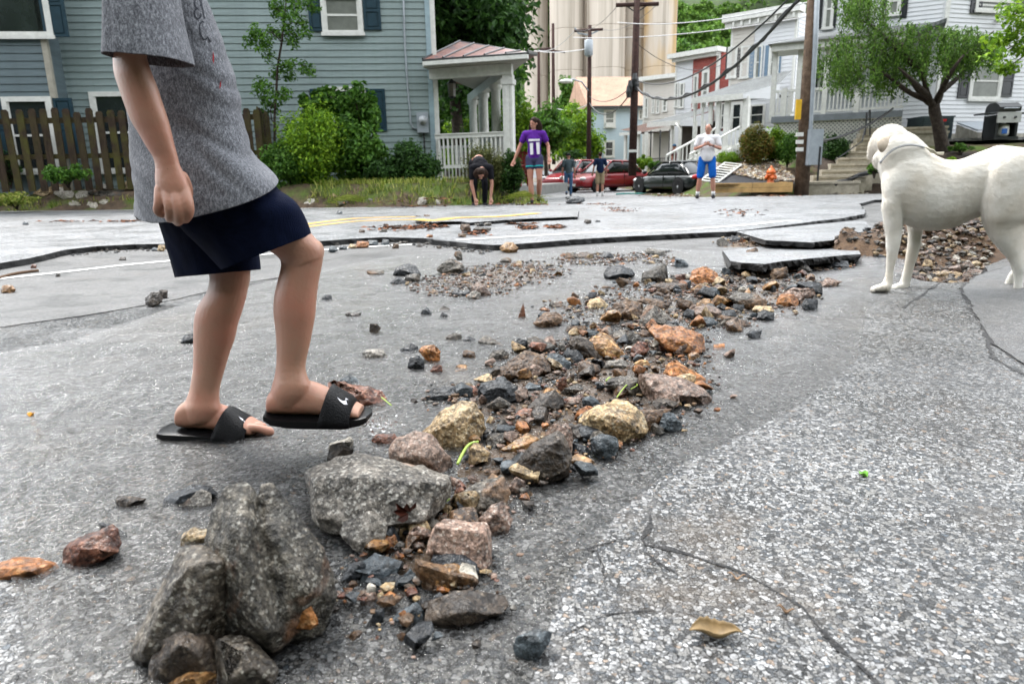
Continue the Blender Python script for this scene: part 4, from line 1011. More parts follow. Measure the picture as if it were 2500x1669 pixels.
bgp=[(lambda q:(q.x,q.y))(G(x,y,.12)) for x,y in [(2030,640),(2080,600),(2200,570),(2420,560),(2440,640),(2200,650)]]
def scatter_w(name,poly,n,s0,s1,zf,mats,seed):
    rs=random.Random(seed); bm=bmesh.new(); bmesh.ops.create_icosphere(bm,subdivisions=1,radius=.5); base=np.array([v.co[:] for v in bm.verts]); fac=np.array([[v.index for v in f.verts] for f in bm.faces]); bm.free()
    Vs=[];Fs=[];Mi=[];k=0; r2=np.random.RandomState(seed)
    for i in range(n):
        x,y=pick(poly,rs); s=s0*(s1/s0)**(rs.random()**1.7); v=base*(1+.26*r2.randn(len(base),1))*np.array([s*1.2,s,s*.75])+np.array([x,y,zf(x,y)+s*.15]); Vs.append(v);Fs.append(fac+k);k+=len(base);Mi+=[rs.randrange(len(mats))]*len(fac)
    o=np_obj(name,np.concatenate(Vs),np.concatenate(Fs),None); [o.data.materials.append(q) for q in mats]; o.data.polygons.foreach_set('material_index',Mi); return tag(o,kind='stuff')
scatter_w('bank_gravel',bgp,2600,.012,.06,lambda x,y:zf_hole(x,y)+bank(x,y),[SM[k] for k in('brown','tan','umber','dgrey','pink','brown','white')],12)
hgp=[(lambda q:(q.x,q.y))(G(x,y,-.08)) for x,y in [(2150,650),(2200,668),(2380,700),(2420,680),(2400,650),(2180,640)]]
scatter_w('hole_gravel',hgp,700,.015,.07,lambda x,y:zf_hole(x,y),[SM[k] for k in('brown','tan','umber','dgrey','pink','umber')],13)

finish_small()
# crumbs of broken asphalt along the lips
crp=[[(LPx[0],LPx[1]-3),(LPx[0]+LPx[2],LPx[1]+LPx[3]-3),(LPx[0]+LPx[2],LPx[1]+LPx[3]+7),(LPx[0],LPx[1]+7)] for LPx in ((0,648,160,-35),(160,622,240,-18),(720,596,260,0),(940,590,180,16),(1110,608,90,10),(1250,600,250,-14),(1800,668,300,-25),(1050,540,300,-4))]
for poly in crp[:0]: pass
gpl=[[(lambda q:(q.x,q.y))(G(x,y,0)) for x,y in poly] for poly in crp]
for k_,gp_ in enumerate(gpl): scatter_w('asphalt_crumbs',gp_,70,.010,.045,lambda x,y:0.004 if k_<7 else ZU,[SM['black'],SM['dgrey'],SM['black'],SM['umber']],30+k_)

scatter_w('bank_gravel',[(.456*4.5,4.5),(.462*6.0,6.0),(.62*6.0,6.0),(.62*4.5,4.5)],1100,.01,.05,lambda x,y:zf_hole(x,y)+bank(x,y),[SM[k] for k in('brown','umber','umber','dgrey','pink','black')],15)
# ------------------------------------------------------------------ bodies: lofts following the outline, merged into one skin
RAY=True
def ring_pts(A,B,Yc,dep,n=28,e=2.0,tw=0.0):
    """A,B native px ends of a section; Yc depth plane; dep half depth (m)"""
    a=AT(A[0],A[1],Yc); b_=AT(B[0],B[1],Yc); c=(a+b_)/2; u=(b_-a)/2
    out=[]
    for k in range(n):
        t=2*math.pi*k/n; ct,st=math.cos(t),math.sin(t)
        ct=math.copysign(abs(ct)**(2/e),ct); st=math.copysign(abs(st)**(2/e),st)
        q=c+u*ct; out.append(O+(q-O)*((q.y+dep*st)/q.y) if RAY else q+Vector((0,1,0))*dep*st)
    return out
def loft(rings, cap=True, closed_dir=False):
    n=len(rings[0]); V=[p for r in rings for p in r]; Fc=[]
    for i in range(len(rings)-1):
        for k in range(n):
            a=i*n+k; b_=i*n+(k+1)%n; Fc.append((a,b_,b_+n,a+n))
    if cap:
        for base,ring in ((0,rings[0]),((len(rings)-1)*n,rings[-1])):
            c=sum(ring,Vector())/n; ci=len(V); V.append(c)
            for k in range(n):
                if base==0: Fc.append((base+(k+1)%n,base+k,ci))
                else: Fc.append((base+k,base+(k+1)%n,ci))
    return V,Fc
def px_loft(secs, sub=4, n=28, e=2.2, cap=True, T=None):
    """secs: (A,B,Yc,dep) ; A,B crop px through T"""
    T=T or (lambda L:L)
    arr=[]
    for A,B,Y,d in secs:
        (A,B)=T([A,B]); arr.append([*A,*B,Y,d])
    arr=catmull(arr,sub)
    return loft([ring_pts(a[0:2],a[2:4],a[4],max(a[5],0.002),n,e) for a in arr],cap)
def chain(P, rads, sub=4, n=16, flat=None):
    """tube through 3d points with rounded ends"""
    arr=catmull([[*p,r] for p,r in zip(P,rads)],sub)
    pts=[Vector(a[:3]) for a in arr]; rs=[max(0.0008,a[3]) for a in arr]
    t0=(pts[0]-pts[1]).normalized(); t1=(pts[-1]-pts[-2]).normalized()
    hp=[pts[0]+t0*rs[0]*math.sin(a) for a in (1.35,1.0,0.5)]; hr=[rs[0]*math.cos(a) for a in (1.35,1.0,0.5)]
    tp=[pts[-1]+t1*rs[-1]*math.sin(a) for a in (0.5,1.0,1.35)]; tr_=[rs[-1]*math.cos(a) for a in (0.5,1.0,1.35)]
    m=MB().tube(hp+pts+tp, hr+rs+tr_, n); return m.v,m.f
def ball(c, r, n=14):
    m=MB(); prof=[(max(1e-4,math.sin(math.pi*i/n)),-math.cos(math.pi*i/n)) for i in range(n+1)]
    m.lathe(prof,(0,0,0),n*2)
    r=r if isinstance(r,(tuple,list)) else (r,r,r)
    return [Vector((v[0]*r[0],v[1]*r[1],v[2]*r[2]))+Vector(c) for v in m.v], m.f
def xf(vf, M_): return [M_@Vector(v) for v in vf[0]], vf[1]
def skin(name, pieces, voxel, mat, parent=None, origin=Vector(), smooth_it=4, smooth_f=0.5, disp=None):
    V=[];Fc=[]
    for vs,fs in pieces:
        k=len(V); V+=[Vector(v)-origin for v in vs]; Fc+=[tuple(i+k for i in f) for f in fs]
    o=mesh_obj(name,V,Fc,mat); 
    bm=bmesh.new(); bm.from_mesh(o.data); 
    bmesh.ops.recalc_face_normals(bm,faces=bm.faces); bm.to_mesh(o.data); bm.free()
    md=o.modifiers.new('r','REMESH'); md.mode='VOXEL'; md.voxel_size=voxel; md.adaptivity=0
    ms=o.modifiers.new('s','SMOOTH'); ms.factor=smooth_f; ms.iterations=smooth_it
    dg=bpy.context.evaluated_depsgraph_get(); dg.update()
    me=bpy.data.meshes.new_from_object(o.evaluated_get(dg)); o.modifiers.clear()
    old=o.data; o.data=me; bpy.data.meshes.remove(old)
    me.materials.clear(); me.materials.append(mat)
    if disp:
        me.update()
        NN=[v.normal.copy() for v in me.vertices]
        for v,n_ in zip(me.vertices,NN): v.co=v.co+n_*disp(v.co+origin, n_)
    me.polygons.foreach_set('use_smooth',[True]*len(me.polygons)); me.update()
    if parent is not None: o.parent=parent
    return o
def shell(name, vf, thick, mat, parent, origin, disp=None, smooth=True):
    """open tube given thickness"""
    V=[Vector(v)-origin for v in vf[0]]
    o=mesh_obj(name,V,vf[1],mat,parent,smooth); 
    if disp:
        o.data.update(); N=[v.normal.copy() for v in o.data.vertices]
        for v,nn in zip(o.data.vertices,N): v.co=v.co+nn*disp(v.co+origin,nn)
    md=o.modifiers.new('thickness','SOLIDIFY'); md.thickness=thick; md.offset=-1
    return o
def bvh_of(o):
    dg=bpy.context.evaluated_depsgraph_get(); dg.update(); e=o.evaluated_get(dg); me=e.to_mesh()
    mw=o.matrix_world.copy()
    if o.parent is not None: mw=Matrix.Translation(o.parent.location)@Matrix.Rotation(o.parent.rotation_euler.z,4,'Z')@o.matrix_basis
    b=BVHTree.FromPolygons([mw@v.co for v in me.vertices],[tuple(p.vertices) for p in me.polygons]); e.to_mesh_clear(); return b
def decal(name, polys, target, off, mat, parent, origin, grid=0):
    """flat print: each px polygon is laid on the target surface it covers and lifted by off"""
    bv=bvh_of(target) if not isinstance(target,BVHTree) else target
    bm=bmesh.new()
    for poly in polys:
        dn=[]
        for i,p in enumerate(poly):
            q=poly[(i+1)%len(poly)]; L=math.hypot(q[0]-p[0],q[1]-p[1]); k=max(1,int(L/ (grid or 6)))
            dn+=[(p[0]+(q[0]-p[0])*j/k,p[1]+(q[1]-p[1])*j/k) for j in range(k)]
        tmp=bmesh.new(); f=tmp.faces.new([tmp.verts.new((x,y,0)) for x,y in dn])
        bmesh.ops.triangulate(tmp,faces=[f])
        idx={}
        vs=[]
        for v in tmp.verts:
            d=ray(v.co.x,v.co.y).normalized(); h=bv.ray_cast(O,d)
            vs.append(h[0]-d*off if h[0] is not None else None); idx[v]=len(vs)-1
        known=[v for v in vs if v is not None]
        if not known: tmp.free(); continue
        nv=[bm.verts.new((v if v is not None else known[0])-origin) for v in vs]
        for t in tmp.faces:
            if all(vs[idx[v]] is not None for v in t.verts):
                try: bm.faces.new([nv[idx[v]] for v in t.verts])
                except ValueError: pass
        tmp.free()
    me=bpy.data.meshes.new(name); bm.to_mesh(me); bm.free(); me.materials.append(mat)
    o=bpy.data.objects.new(name,me); COL.objects.link(o); o.parent=parent; return o
def interp_stroke(pts, w0, w1=None):
    """px stroke -> polygon"""
    w1=w0 if w1 is None else w1; Lf=[];Rt=[]
    for i,p in enumerate(pts):
        a=pts[max(0,i-1)]; b_=pts[min(len(pts)-1,i+1)]; dx,dy=b_[0]-a[0],b_[1]-a[1]; l=math.hypot(dx,dy) or 1
        w=(w0+(w1-w0)*i/(len(pts)-1))/2; Lf.append((p[0]-dy/l*w,p[1]+dx/l*w)); Rt.append((p[0]+dy/l*w,p[1]-dx/l*w))
    return Lf+Rt[::-1]

def skinmat(name, base, red, sp=0.4, rough=0.42):
    b=NB(name); v=b.co()
    n=b.noise(v,9,5,0.6); n2=b.noise(v,120,3,0.6); n3=b.noise(v,32,4,0.6)
    col=b.ramp(n.outputs[0],[(0.36,base),(0.68,red)])
    col=b.mix(b.ramp(n3.outputs[0],[(0.60,0.0),(0.75,0.35)]),col,tuple(c*0.7 for c in red))
    vr=b.vor(v,55); col=b.mix(b.ramp(vr.outputs['Distance'],[(0.04,0.55),(0.075,0.0)]),col,(0.12,0.05,0.03))
    return b.bsdf(col,rough,b.bump(n2.outputs[0],0.35,0.002,b.bump(n3.outputs[0],0.25,0.006)),sp,sub=0.12)
M_skin=skinmat('skin',(0.32,0.178,0.122),(0.37,0.158,0.108))
M_skin2=skinmat('skin_fair',(0.38,0.20,0.14),(0.40,0.17,0.12))
def heather():
    b=NB('heather_grey_cotton'); v=b.co((1,1,0.45),(0,R(14),0))
    n=b.noise(v,620,3,0.8); n2=b.noise(v,240,3,0.7); n3=b.noise(b.co(),5,4)
    c=b.ramp(b.mix(0.45,n.outputs['Color'],n2.outputs['Color']),[(0.38,(0.022,0.023,0.028)),(0.50,(0.12,0.123,0.137)),(0.61,(0.31,0.32,0.345))])
    wv=b.noise(b.co((1,1,0.3),(0,R(40),0)),7,3,0.5,0.8)
    nn=b.bump(n.outputs[0],0.4,0.002); nn=b.bump(wv.outputs[0],0.35,0.03,nn)
    return b.bsdf(c,0.9,nn,0.03,sheen=0.08)
M_heather=heather()
def meshcloth():
    b=NB('navy_mesh_cloth'); v=b.co()
    vr=b.vor(b.co((1,1,1)),330,'F1',0.15); n=b.noise(v,14,4)
    c=b.ramp(n.outputs[0],[(0.3,(0.002,0.0035,0.011)),(0.7,(0.005,0.008,0.024))])
    c=b.mix(b.ramp(vr.outputs['Distance'],[(0.2,0.65),(0.5,0.0)]),c,(0.001,0.002,0.006))
    nn=b.bump(vr.outputs['Distance'],0.5,0.002); nn=b.bump(b.noise(b.co((1,1,0.3)),10,2,0.5,0.5).outputs[0],0.3,0.03,nn)
    return b.bsdf(c,0.85,nn,0.04)
M_navy=meshcloth()
M_rubber=plain('black_wet_rubber',(0.004,0.004,0.0045),0.3,0.2,20,0.15,200,spec=0.2)
M_strap=plain('black_strap',(0.004,0.004,0.005),0.4,0.2,20,0.5,260,spec=0.15)
M_print=plain('pale_print',(0.62,0.62,0.66),0.5)
M_hair=plain('dark_hair',(0.012,0.008,0.006),0.6,0.3,60,0.5,150,spec=.1)

# ---- the boy
gF=G(530,1067,0.0); YF=gF.y+0.008; YN=YF-0.15; YT=(YF+YN)/2-0.01; YA=YN-0.175
B0=Vector((gF.x,YT,0))
boy=thing('person',B0,'person walking in grey T-shirt, navy shorts and black slides, head out of frame','person')
TB=TR(350,500,2.613); TA=TR(0,0,2.8)
def leg_secs(rows,Y0,k=0.5,kd=None): return [((xl,y),(xr,y),Y0,None) for y,xl,xr in rows]
ppF=(F/YF)*2.613
def mk(rows,Y,kk=0.5):
    return [((xl,y),(xr,y),Y,(xr-xl)/2/(F/Y*2.613)*kk*2) for y,xl,xr in rows]
far_leg=px_loft(mk([(-150,330,760),(0,370,740),(200,390,715),(330,408,700),(420,415,685),(480,420,681),(550,405,665),(600,375,655),(650,345,640),(700,328,625),(760,320,605),(850,318,585),(950,318,550),(1050,315,520),(1130,303,497),(1190,290,486),(1250,268,488),(1310,245,500),(1370,250,480),(1400,262,450)],YF,0.44),4,T=TB)
near_leg_low=px_loft(mk([(240,860,1120),(300,868,1148),(350,874,1146),(400,876,1138),(500,852,1118),(600,832,1106),(700,830,1098),(800,842,1080),(900,848,1060),(1000,848,1038),(1060,842,1038),(1110,832,1055),(1160,818,1075),(1220,806,1060),(1290,815,1010)],YN,0.46),4,T=TB)
near_thigh=px_loft([((330,60),(640,-230),YT-0.02,0.085),((520,150),(780,-100),YN+0.01,0.08),((700,235),(960,40),YN,0.07),((800,292),(1070,180),YN,0.058),((868,345),(1140,265),YN,0.050),((900,420),(1150,330),YN,0.045)],4,T=TB)
# feet, lofted heel to toe
def foot(sec,Y,Yd=0.0):
    out=[]
    for i,(x,y0,y1,w) in enumerate(sec): out.append(((x,y0),(x,y1),Y+Yd*i/len(sec),w))
    return px_loft(out,4,T=TB)
RAY=False
far_foot=foot([(212,1330,1370,.010),(222,1290,1402,.022),(250,1262,1412,.027),(300,1240,1418,.030),(380,1235,1420,.031),(450,1262,1425,.033),(520,1290,1430,.036),(590,1325,1440,.038),(650,1352,1448,.040),(700,1380,1455,.038),(722,1400,1452,.030)],YF)
near_foot=foot([(792,1240,1290,.010),(800,1205,1318,.021),(830,1180,1325,.027),(890,1150,1328,.030),(980,1130,1330,.031),(1060,1125,1330,.033),(1130,1150,1332,.036),(1200,1185,1335,.039),(1280,1225,1340,.040),(1340,1262,1345,.038),(1390,1290,1345,.034)],YN)
RAY=True
toes=[]
pf=lambda x,y,Y:AT(*TB([(x,y)])[0],Y)
for (x0,y0,x1,y1,dy,r) in ((690,1422,805,1446,-0.022,.0125),(690,1408,765,1412,0.002,.0095),(685,1400,745,1398,0.016,.0088),(680,1398,728,1392,0.028,.0082),(672,1398,710,1392,0.038,.0078)):
    a=pf(x0,y0,YF+dy); c=pf(x1,y1,YF+dy)
    toes.append(chain([a,a.lerp(c,.5)+Vector((0,0,.003)),c],[r,r*.9,r],4,12))
toesN=[]
for j,(dy,l,r) in enumerate(((0.024,1425,.012),(0.006,1422,.009),(-0.008,1412,.0085),(-0.02,1400,.008),(-0.03,1385,.0078))):
    a=pf(1340,1318,YN+dy); c=pf(l,1325,YN+dy); toesN.append(chain([a,a.lerp(c,.5),c],[r,r,r*.95],4,12))
# ankle bones, knee cap
bits=[ball(pf(430,1262,YF-0.020),(.009,.006,.011)),ball(pf(960,1170,YN-0.025),(.010,.008,.012)),ball(pf(1092,296,YN-0.004),(.020,.034,.026)),ball(pf(620,455,YF),(.022,.03,.03))]
# torso, neck, head (above the frame), arms
PA=lambda x,y,Y:AT(*TA([(x,y)])[0],Y)
torso=px_loft([((1000,1430),(1640,1330),YT,.11),((905,1150),(1560,1080),YT,.105),((880,800),(1480,800),YT,.10),((850,400),(1410,420),YT,.11),((810,50),(1300,60),YT,.125),((800,-250),(1210,-220),YT,.13),((860,-420),(1130,-400),YT,.10),((940,-520),(1100,-500),YT,.05),((950,-640),(1110,-610),YT,.048)],4,T=TA,n=32)
hc=PA(1060,-880,YT)
headm=Matrix.Translation(hc)
ppa=F/YT*2.8
head=[xf(ball((0,0,0.01),(.092,.074,.102)),headm),xf(ball((.035,0,-.045),(.058,.055,.062)),headm),xf(ball((.088,0,-.018),(.014,.011,.020)),headm),
      xf(ball((-.005,-.076,-.012),(.014,.008,.024)),headm),xf(ball((-.005,.076,-.012),(.014,.008,.024)),headm),xf(ball((.076,0,-.058),(.014,.02,.010)),headm)]
sh=YA+0.02
arm=px_loft([((790,-330),(1090,-330),YT-0.10,.05),((772,-100),(1060,-120),YA,.045),((765,120),(1020,110),YA,.042),((765,300),(1003,280),YA,.041),((770,400),(1005,390),YA,.041),((772,450),(1018,440),YA,.041),((780,510),(1038,500),YA,.042),((812,610),(1075,590),YA,.041),((845,705),(1106,685),YA,.039),((890,820),(1145,800),YA,.036),((945,910),(1170,890),YA,.031),((1000,1005),(1192,985),YA,.026),((1045,1075),(1212,1055),YA,.022),((1060,1140),(1230,1125),YA,.021),((1058,1200),(1258,1185),YA,.022),((1062,1260),(1285,1245),YA,.024),((1078,1320),(1300,1300),YA,.024),((1095,1370),(1295,1350),YA,.020)],4,T=TA)
hand=[]
for pts,rs in (
  ([(1098,1300,-.004),(1092,1380,-.012),(1082,1440,-.004),(1110,1462,.010)],[.012,.0108,.0098,.0088]),
  ([(1150,1310,-.008),(1160,1400,-.020),(1165,1465,-.012),(1160,1492,.004)],[.0122,.0112,.0104,.009]),
  ([(1205,1310,-.010),(1222,1405,-.022),(1228,1480,-.014),(1215,1515,.004)],[.0128,.0114,.0106,.0095]),
  ([(1258,1300,-.008),(1284,1390,-.018),(1288,1455,-.012),(1268,1498,.004)],[.0125,.0112,.0104,.009]),
  ([(1240,1215,.024),(1275,1300,.036),(1262,1380,.036),(1225,1425,.028)],[.014,.0125,.0118,.010])):
    hand.append(chain([PA(x,y,YA+d) for x,y,d in pts],rs,4,12))
farm=YT+0.19
arm2=chain([PA(1010,-330,YT+.12),PA(1060,0,farm),PA(1100,380,farm),PA(1230,700,farm-.02),PA(1330,980,farm-.03),PA(1370,1100,farm-.03),PA(1400,1200,farm-.03)],[.05,.043,.040,.038,.028,.022,.026],5,18)
hand2=[chain([PA(1385+i*18,1180,farm-.05+i*.02),PA(1405+i*16,1290,farm-.06+i*.018),PA(1385+i*16,1360,farm-.05+i*.018)],[.011,.010,.009],3,10) for i in range(4)]
hand2.append(chain([PA(1440,1150,farm-.05),PA(1490,1220,farm-.055),PA(1490,1290,farm-.05)],[.011,.010,.009],3,10))
body=skin('body',[far_leg,near_leg_low,near_thigh,far_foot,near_foot,torso,arm,arm2]+toes+bits+head+hand+hand2,0.0026,M_skin,boy,B0,3,0.5)
# face details and hair
hr=skin('hair',[xf(ball((-.012,0,.028),(.098,.084,.098)),headm),xf(ball((-.05,0,-.02),(.055,.068,.06)),headm)],0.006,M_hair,boy,B0,2,disp=lambda p,n:0.004*noise.noise(p*60))
for s in (-1,1):
    ev,ef=ball(hc+Vector((.076,s*.030,.004)),.0115); mesh_obj('eye',[v-B0 for v in ev],ef,plain('eye_white',(0.7,0.7,0.7),0.2),boy,True)
# shirt
def fold(p,n):
    q=Vector((p.x*1.0,p.y*0.6,p.z)); 
    # diagonal drags falling from the back shoulder toward the front hem
    u=(p.x*0.75+p.z*1.0); w=(p.z*0.62-p.x*0.95)
    k=noise.noise(Vector((u*22,w*4.0,3.1))); k2=noise.noise(Vector((u*9,w*2.5,7.7))); k3=noise.noise(Vector((u*45,w*8,1.2)))
    am=0.35+0.65*sm((1.05-p.z)/0.5)
    return (0.0080*(0.6-2*abs(k))*am+0.008*k2*am+0.0015*k3)-0.003
shirt_secs=[((850,-430),(1130,-410),YT,.105),((790,-300),(1230,-260),YT,.150),((775,-120),(1330,-100),YT,.150),((790,20),(1402,20),YT,.145),((805,250),(1492,240),YT,.140),((832,500),(1562,470),YT,.138),((866,720),(1616,660),YT,.138),((888,950),(1662,880),YT,.142),((905,1150),(1715,1070),YT,.165),((922,1320),(1800,1160),YT,.178),((934,1420),(1850,1210),YT,.186),((938,1478),(1875,1243),YT,.188)]
sv,sf=px_loft(shirt_secs,8,n=96,e=2.9,cap=False,T=TA)
# let the hem sag between front and back as in the photo
SV=[]
for i,v in enumerate(sv):
    k=i%96; ring=i//96; tt=ring/(len(sv)//96-1); a=2*math.pi*k/96
    SV.append(Vector(v)-Vector((0,0,0.030*max(0,(tt-0.75)/0.25)*abs(math.sin(a)))))
shirt=shell('shirt',(SV,sf),0.0025,M_heather,boy,B0,fold)
yoke=MB().tube([PA(960,-520,YT),PA(1010,-430,YT),PA(1000,-300,YT)],[.07,.12,.14],24)
RAY=False
slv,slf=px_loft([((850,-360),(1130,-330),YT-.10,.06),((790,-240),(1160,-230),YA+.03,.075),((748,-120),(1175,-130),YA,.078),((752,0),(1190,0),YA-.005,.078),((762,130),(1205,130),YA-.01,.080),((764,250),(1228,250),YA-.012,.083),((757,345),(1256,350),YA-.014,.086),((754,392),(1272,428),YA-.015,.088)],8,n=72,e=2.2,cap=False,T=TA)
RAY=True
def fold2(p,n):
    u=p.x; return 0.009*noise.noise(Vector((u*20+p.z*2,p.z*3.5,p.y*6)))+0.004*(1-2*abs(noise.noise(Vector((u*30,p.z*5,2)))))
sleeve=shell('sleeve',(slv,slf),0.0022,M_heather,boy,B0,fold2)
# stitched bands at the cuff and hem
M_seam=plain('grey_seam',(0.10,0.10,0.115),0.9)
slv2,slf2=px_loft([((1010,-330),(1230,-330),YT+.11,.06),((960,-100),(1250,-100),YT+.16,.07),((1000,150),(1290,150),YT+.19,.075),((1030,330),(1330,340),YT+.19,.08)],6,n=40,cap=False,T=TA)
shell('sleeve',(slv2,slf2),0.0022,M_heather,boy,B0,fold2)
# shorts
def fold3(p,n): return 0.006*noise.noise(Vector((p.x*16,p.y*6,p.z*7)))+0.003*(1-2*abs(noise.noise(Vector((p.x*24+p.z*12,p.y*5,p.z*6)))))
nv_,nf_=px_loft([((60,-260),(560,-420),YT,.11),((100,-80),(680,-265),YT-.01,.112),((165,60),(868,-105),YT-.035,.108),((262,170),(958,-10),YN,.086),((370,285),(1022,85),YN,.080),((450,375),(1062,155),YN,.078),((490,418),(1076,188),YN,.077)],6,n=72,e=2.4,cap=False,T=TB)
shorts=shell('shorts',(nv_,nf_),0.002,M_navy,boy,B0,fold3)
fv_,ff_=px_loft([((60,-230),(540,-350),YT+.02,.11),((76,40),(650,0),YF-.02,.105),((105,170),(722,150),YF-.01,.105),((142,290),(735,260),YF-.01,.10),((178,390),(742,345),YF-.01,.10),((205,462),(746,412),YF-.01,.10)],6,n=72,e=2.4,cap=False,T=TB)
shell('shorts_leg',(fv_,ff_),0.002,M_navy,boy,B0,fold3)
# slides
def slide(top,bot,Y,strap,logo,w0=0.048):
    # sole: outline seen from above, extruded between the traced top and bottom edges
    n=len(top); V=[];k=14
    xs_=[p[0] for p in top]
    rows=[]
    for i,(t,b_) in enumerate(zip(top,bot)):
        s=i/(n-1); hw=w0*(0.72+0.28*math.sin(math.pi*min(1,s*1.15)))*math.sqrt(max(0.0,1-(2*s-1)**8))+0.004
        a=pf(t[0],t[1],Y); c=pf(b_[0],b_[1],Y)
        ring=[]
        for j in range(k):
            an=2*math.pi*j/k; cx=math.copysign(abs(math.cos(an))**0.35,math.cos(an)); sx=math.copysign(abs(math.sin(an))**0.35,math.sin(an))
            ring.append((a+c)/2+(a-c)/2*sx+Vector((0,1,0))*hw*cx)
        rows.append(ring)
    v,f=loft(rows); sole=mesh_obj('slide',[q-B0 for q in v],f,M_rubber,boy,True); fix_normals(sole); autosmooth(sole,50)
    # strap: band arched over the foot; px path of its near side, front and back edges
    V=[];Fc=[];m=18
    for e,(lo,hi) in enumerate(strap):
        a=pf(lo[0],lo[1],Y); h=pf(hi[0],hi[1],Y)
        for j in range(m+1):
            an=math.pi*j/m; cx=math.copysign(abs(math.cos(an))**0.8,math.cos(an))
            V.append(a+(h-a)*(math.sin(an)**0.75)+Vector((0,-1,0))*(w0+0.006)*cx)
    for e in range(len(strap)-1):
        for j in range(m): q=e*(m+1)+j; Fc.append((q,q+1,q+m+2,q+m+1))
    st=mesh_obj('strap',[q-B0 for q in V],Fc,M_strap,None,True); st.parent=sole
    md=st.modifiers.new('t','SOLIDIFY'); md.thickness=0.004; md.offset=0
    st.location=(0,0,0)
    bv=BVHTree.FromPolygons([Vector(q) for q in V],Fc)
    lg=decal('logo',[TB(p) for p in logo],bv,0.0035,M_print,sole,B0,4)
    return sole
topN=[(786,1300),(800,1306),(850,1322),(950,1332),(1050,1330),(1150,1330),(1250,1332),(1340,1330),(1400,1325),(1440,1318),(1460,1318)]
botN=[(788,1318),(800,1345),(850,1370),(950,1384),(1050,1388),(1150,1390),(1250,1392),(1340,1388),(1400,1380),(1440,1362),(1460,1340)]
swN=[[(1236,1225),(1255,1252),(1280,1271),(1303,1272),(1312,1255),(1306,1228),(1288,1202),(1268,1184),(1283,1208),(1291,1232),(1288,1248),(1272,1250),(1254,1240)]]
slide(topN,botN,YN,[((1142,1372),(1198,1152)),((1180,1374),(1225,1172)),((1240,1378),(1270,1198)),((1300,1378),(1318,1228)),((1345,1374),(1345,1268))],swN)
topF=[(112,1425),(130,1420),(180,1420),(260,1418),(350,1422),(450,1430),(550,1438),(620,1446),(690,1455),(760,1462),(800,1470)]
botF=[(114,1440),(130,1455),(180,1470),(260,1480),(350,1486),(450,1490),(550,1494),(620,1496),(690,1498),(760,1496),(800,1484)]
swF=[[(606,1344),(622,1366),(645,1383),(660,1382),(664,1366),(655,1340),(640,1322),(620,1312),(636,1332),(644,1352),(642,1362),(630,1362),(616,1354)]]
slide(topF,botF,YF,[((472,1470),(538,1292)),((510,1474),(562,1302)),((570,1480),(610,1330)),((630,1484),(655,1356)),((692,1480),(690,1392))],swF)
# chest print (partial letters) and the red marks
M_dprint=plain('faded_dark_print',(0.035,0.037,0.045),0.9); M_rprint=plain('red_print',(0.22,0.02,0.025),0.8)
bvS=bvh_of(shirt)
def arc(cx,cy,rx,ry,a0,a1,n=12,rot=0):
    o_=[]
    for i in range(n+1):
        a=R(a0+(a1-a0)*i/n); x,y=rx*math.cos(a),ry*math.sin(a); c,s=math.cos(R(rot)),math.sin(R(rot)); o_.append((cx+x*c-y*s,cy+x*s+y*c))
    return o_
pr=[interp_stroke(TA(arc(1352,25,22,34,100,400,14,-8)),3.2),interp_stroke(TA(arc(1352,95,22,34,0,300,14,-8)),3.2),interp_stroke(TA(arc(1392,210,26,62,60,300,14,-10)),3.0),interp_stroke(TA([(1372,-30),(1384,60),(1398,130)]),2.5),interp_stroke(TA([(1415,250),(1440,290)]),3)]
decal('chest_print',pr,bvS,0.0015,M_dprint,boy,B0,3)
decal('red_mark',[TA([(1456,350),(1464,390),(1462,440),(1453,410)]),TA([(1512,545),(1510,590),(1500,610),(1503,575)])],bvS,0.0018,M_rprint,boy,B0,3)
# ------------------------------------------------------------------ the dog
TD=TR(2050,280,3.136)
gD=G(*TD([(330,1352)])[0],0.0)
YD=gD.y+0.05
D0=Vector((gD.x+0.35,YD,0))
dog=thing('dog',D0,'large white short-haired dog with chain collar standing on the cracked asphalt','dog')
def dfur():
    b=NB('cream_coat'); v=b.co()
    n=b.noise(v,4,5,0.6); n2=b.noise(b.co((0.35,1,1)),90,4,0.7)
    col=b.ramp(n.outputs[0],[(0.35,(0.66,0.60,0.51)),(0.6,(0.76,0.73,0.67))])
    col=b.mix(0.1,col,b.ramp(n2.outputs[0],[(0.35,0.6),(0.6,1.0)]),'MULTIPLY')
    return b.bsdf(col,0.8,b.bump(n2.outputs[0],0.1,0.003),0.2,sheen=0.2)
M_coat=dfur()
dp=lambda x,y,Y:AT(*TD([(x,y)])[0],Y)
def dl(secs,sub=4,e=2.0,n=28): return px_loft([(A,B,YD+dy,w) for A,B,dy,w in secs],sub,n,e,True,TD)
trunk=dl([((322,470),(330,640),.0,.03),((335,400),(345,740),.0,.085),((410,330),(385,790),.0,.115),((520,240),(480,830),.0,.125),((680,285),(600,878),.0,.138),((820,345),(735,890),.0,.138),((950,335),(880,862),.0,.13),((1080,285),(1010,805),.0,.115),((1200,243),(1120,770),.0,.115),((1330,245),(1270,790),.0,.125),((1450,270),(1450,780),.0,.12),((1560,345),(1570,700),.0,.09),((1610,430),(1620,560),.0,.04)])
neck=dl([((720,300),(330,560),.0,.10),((640,212),(300,425),.0,.09),((560,150),(298,340),.01,.082),((480,105),(292,280),.03,.078)])
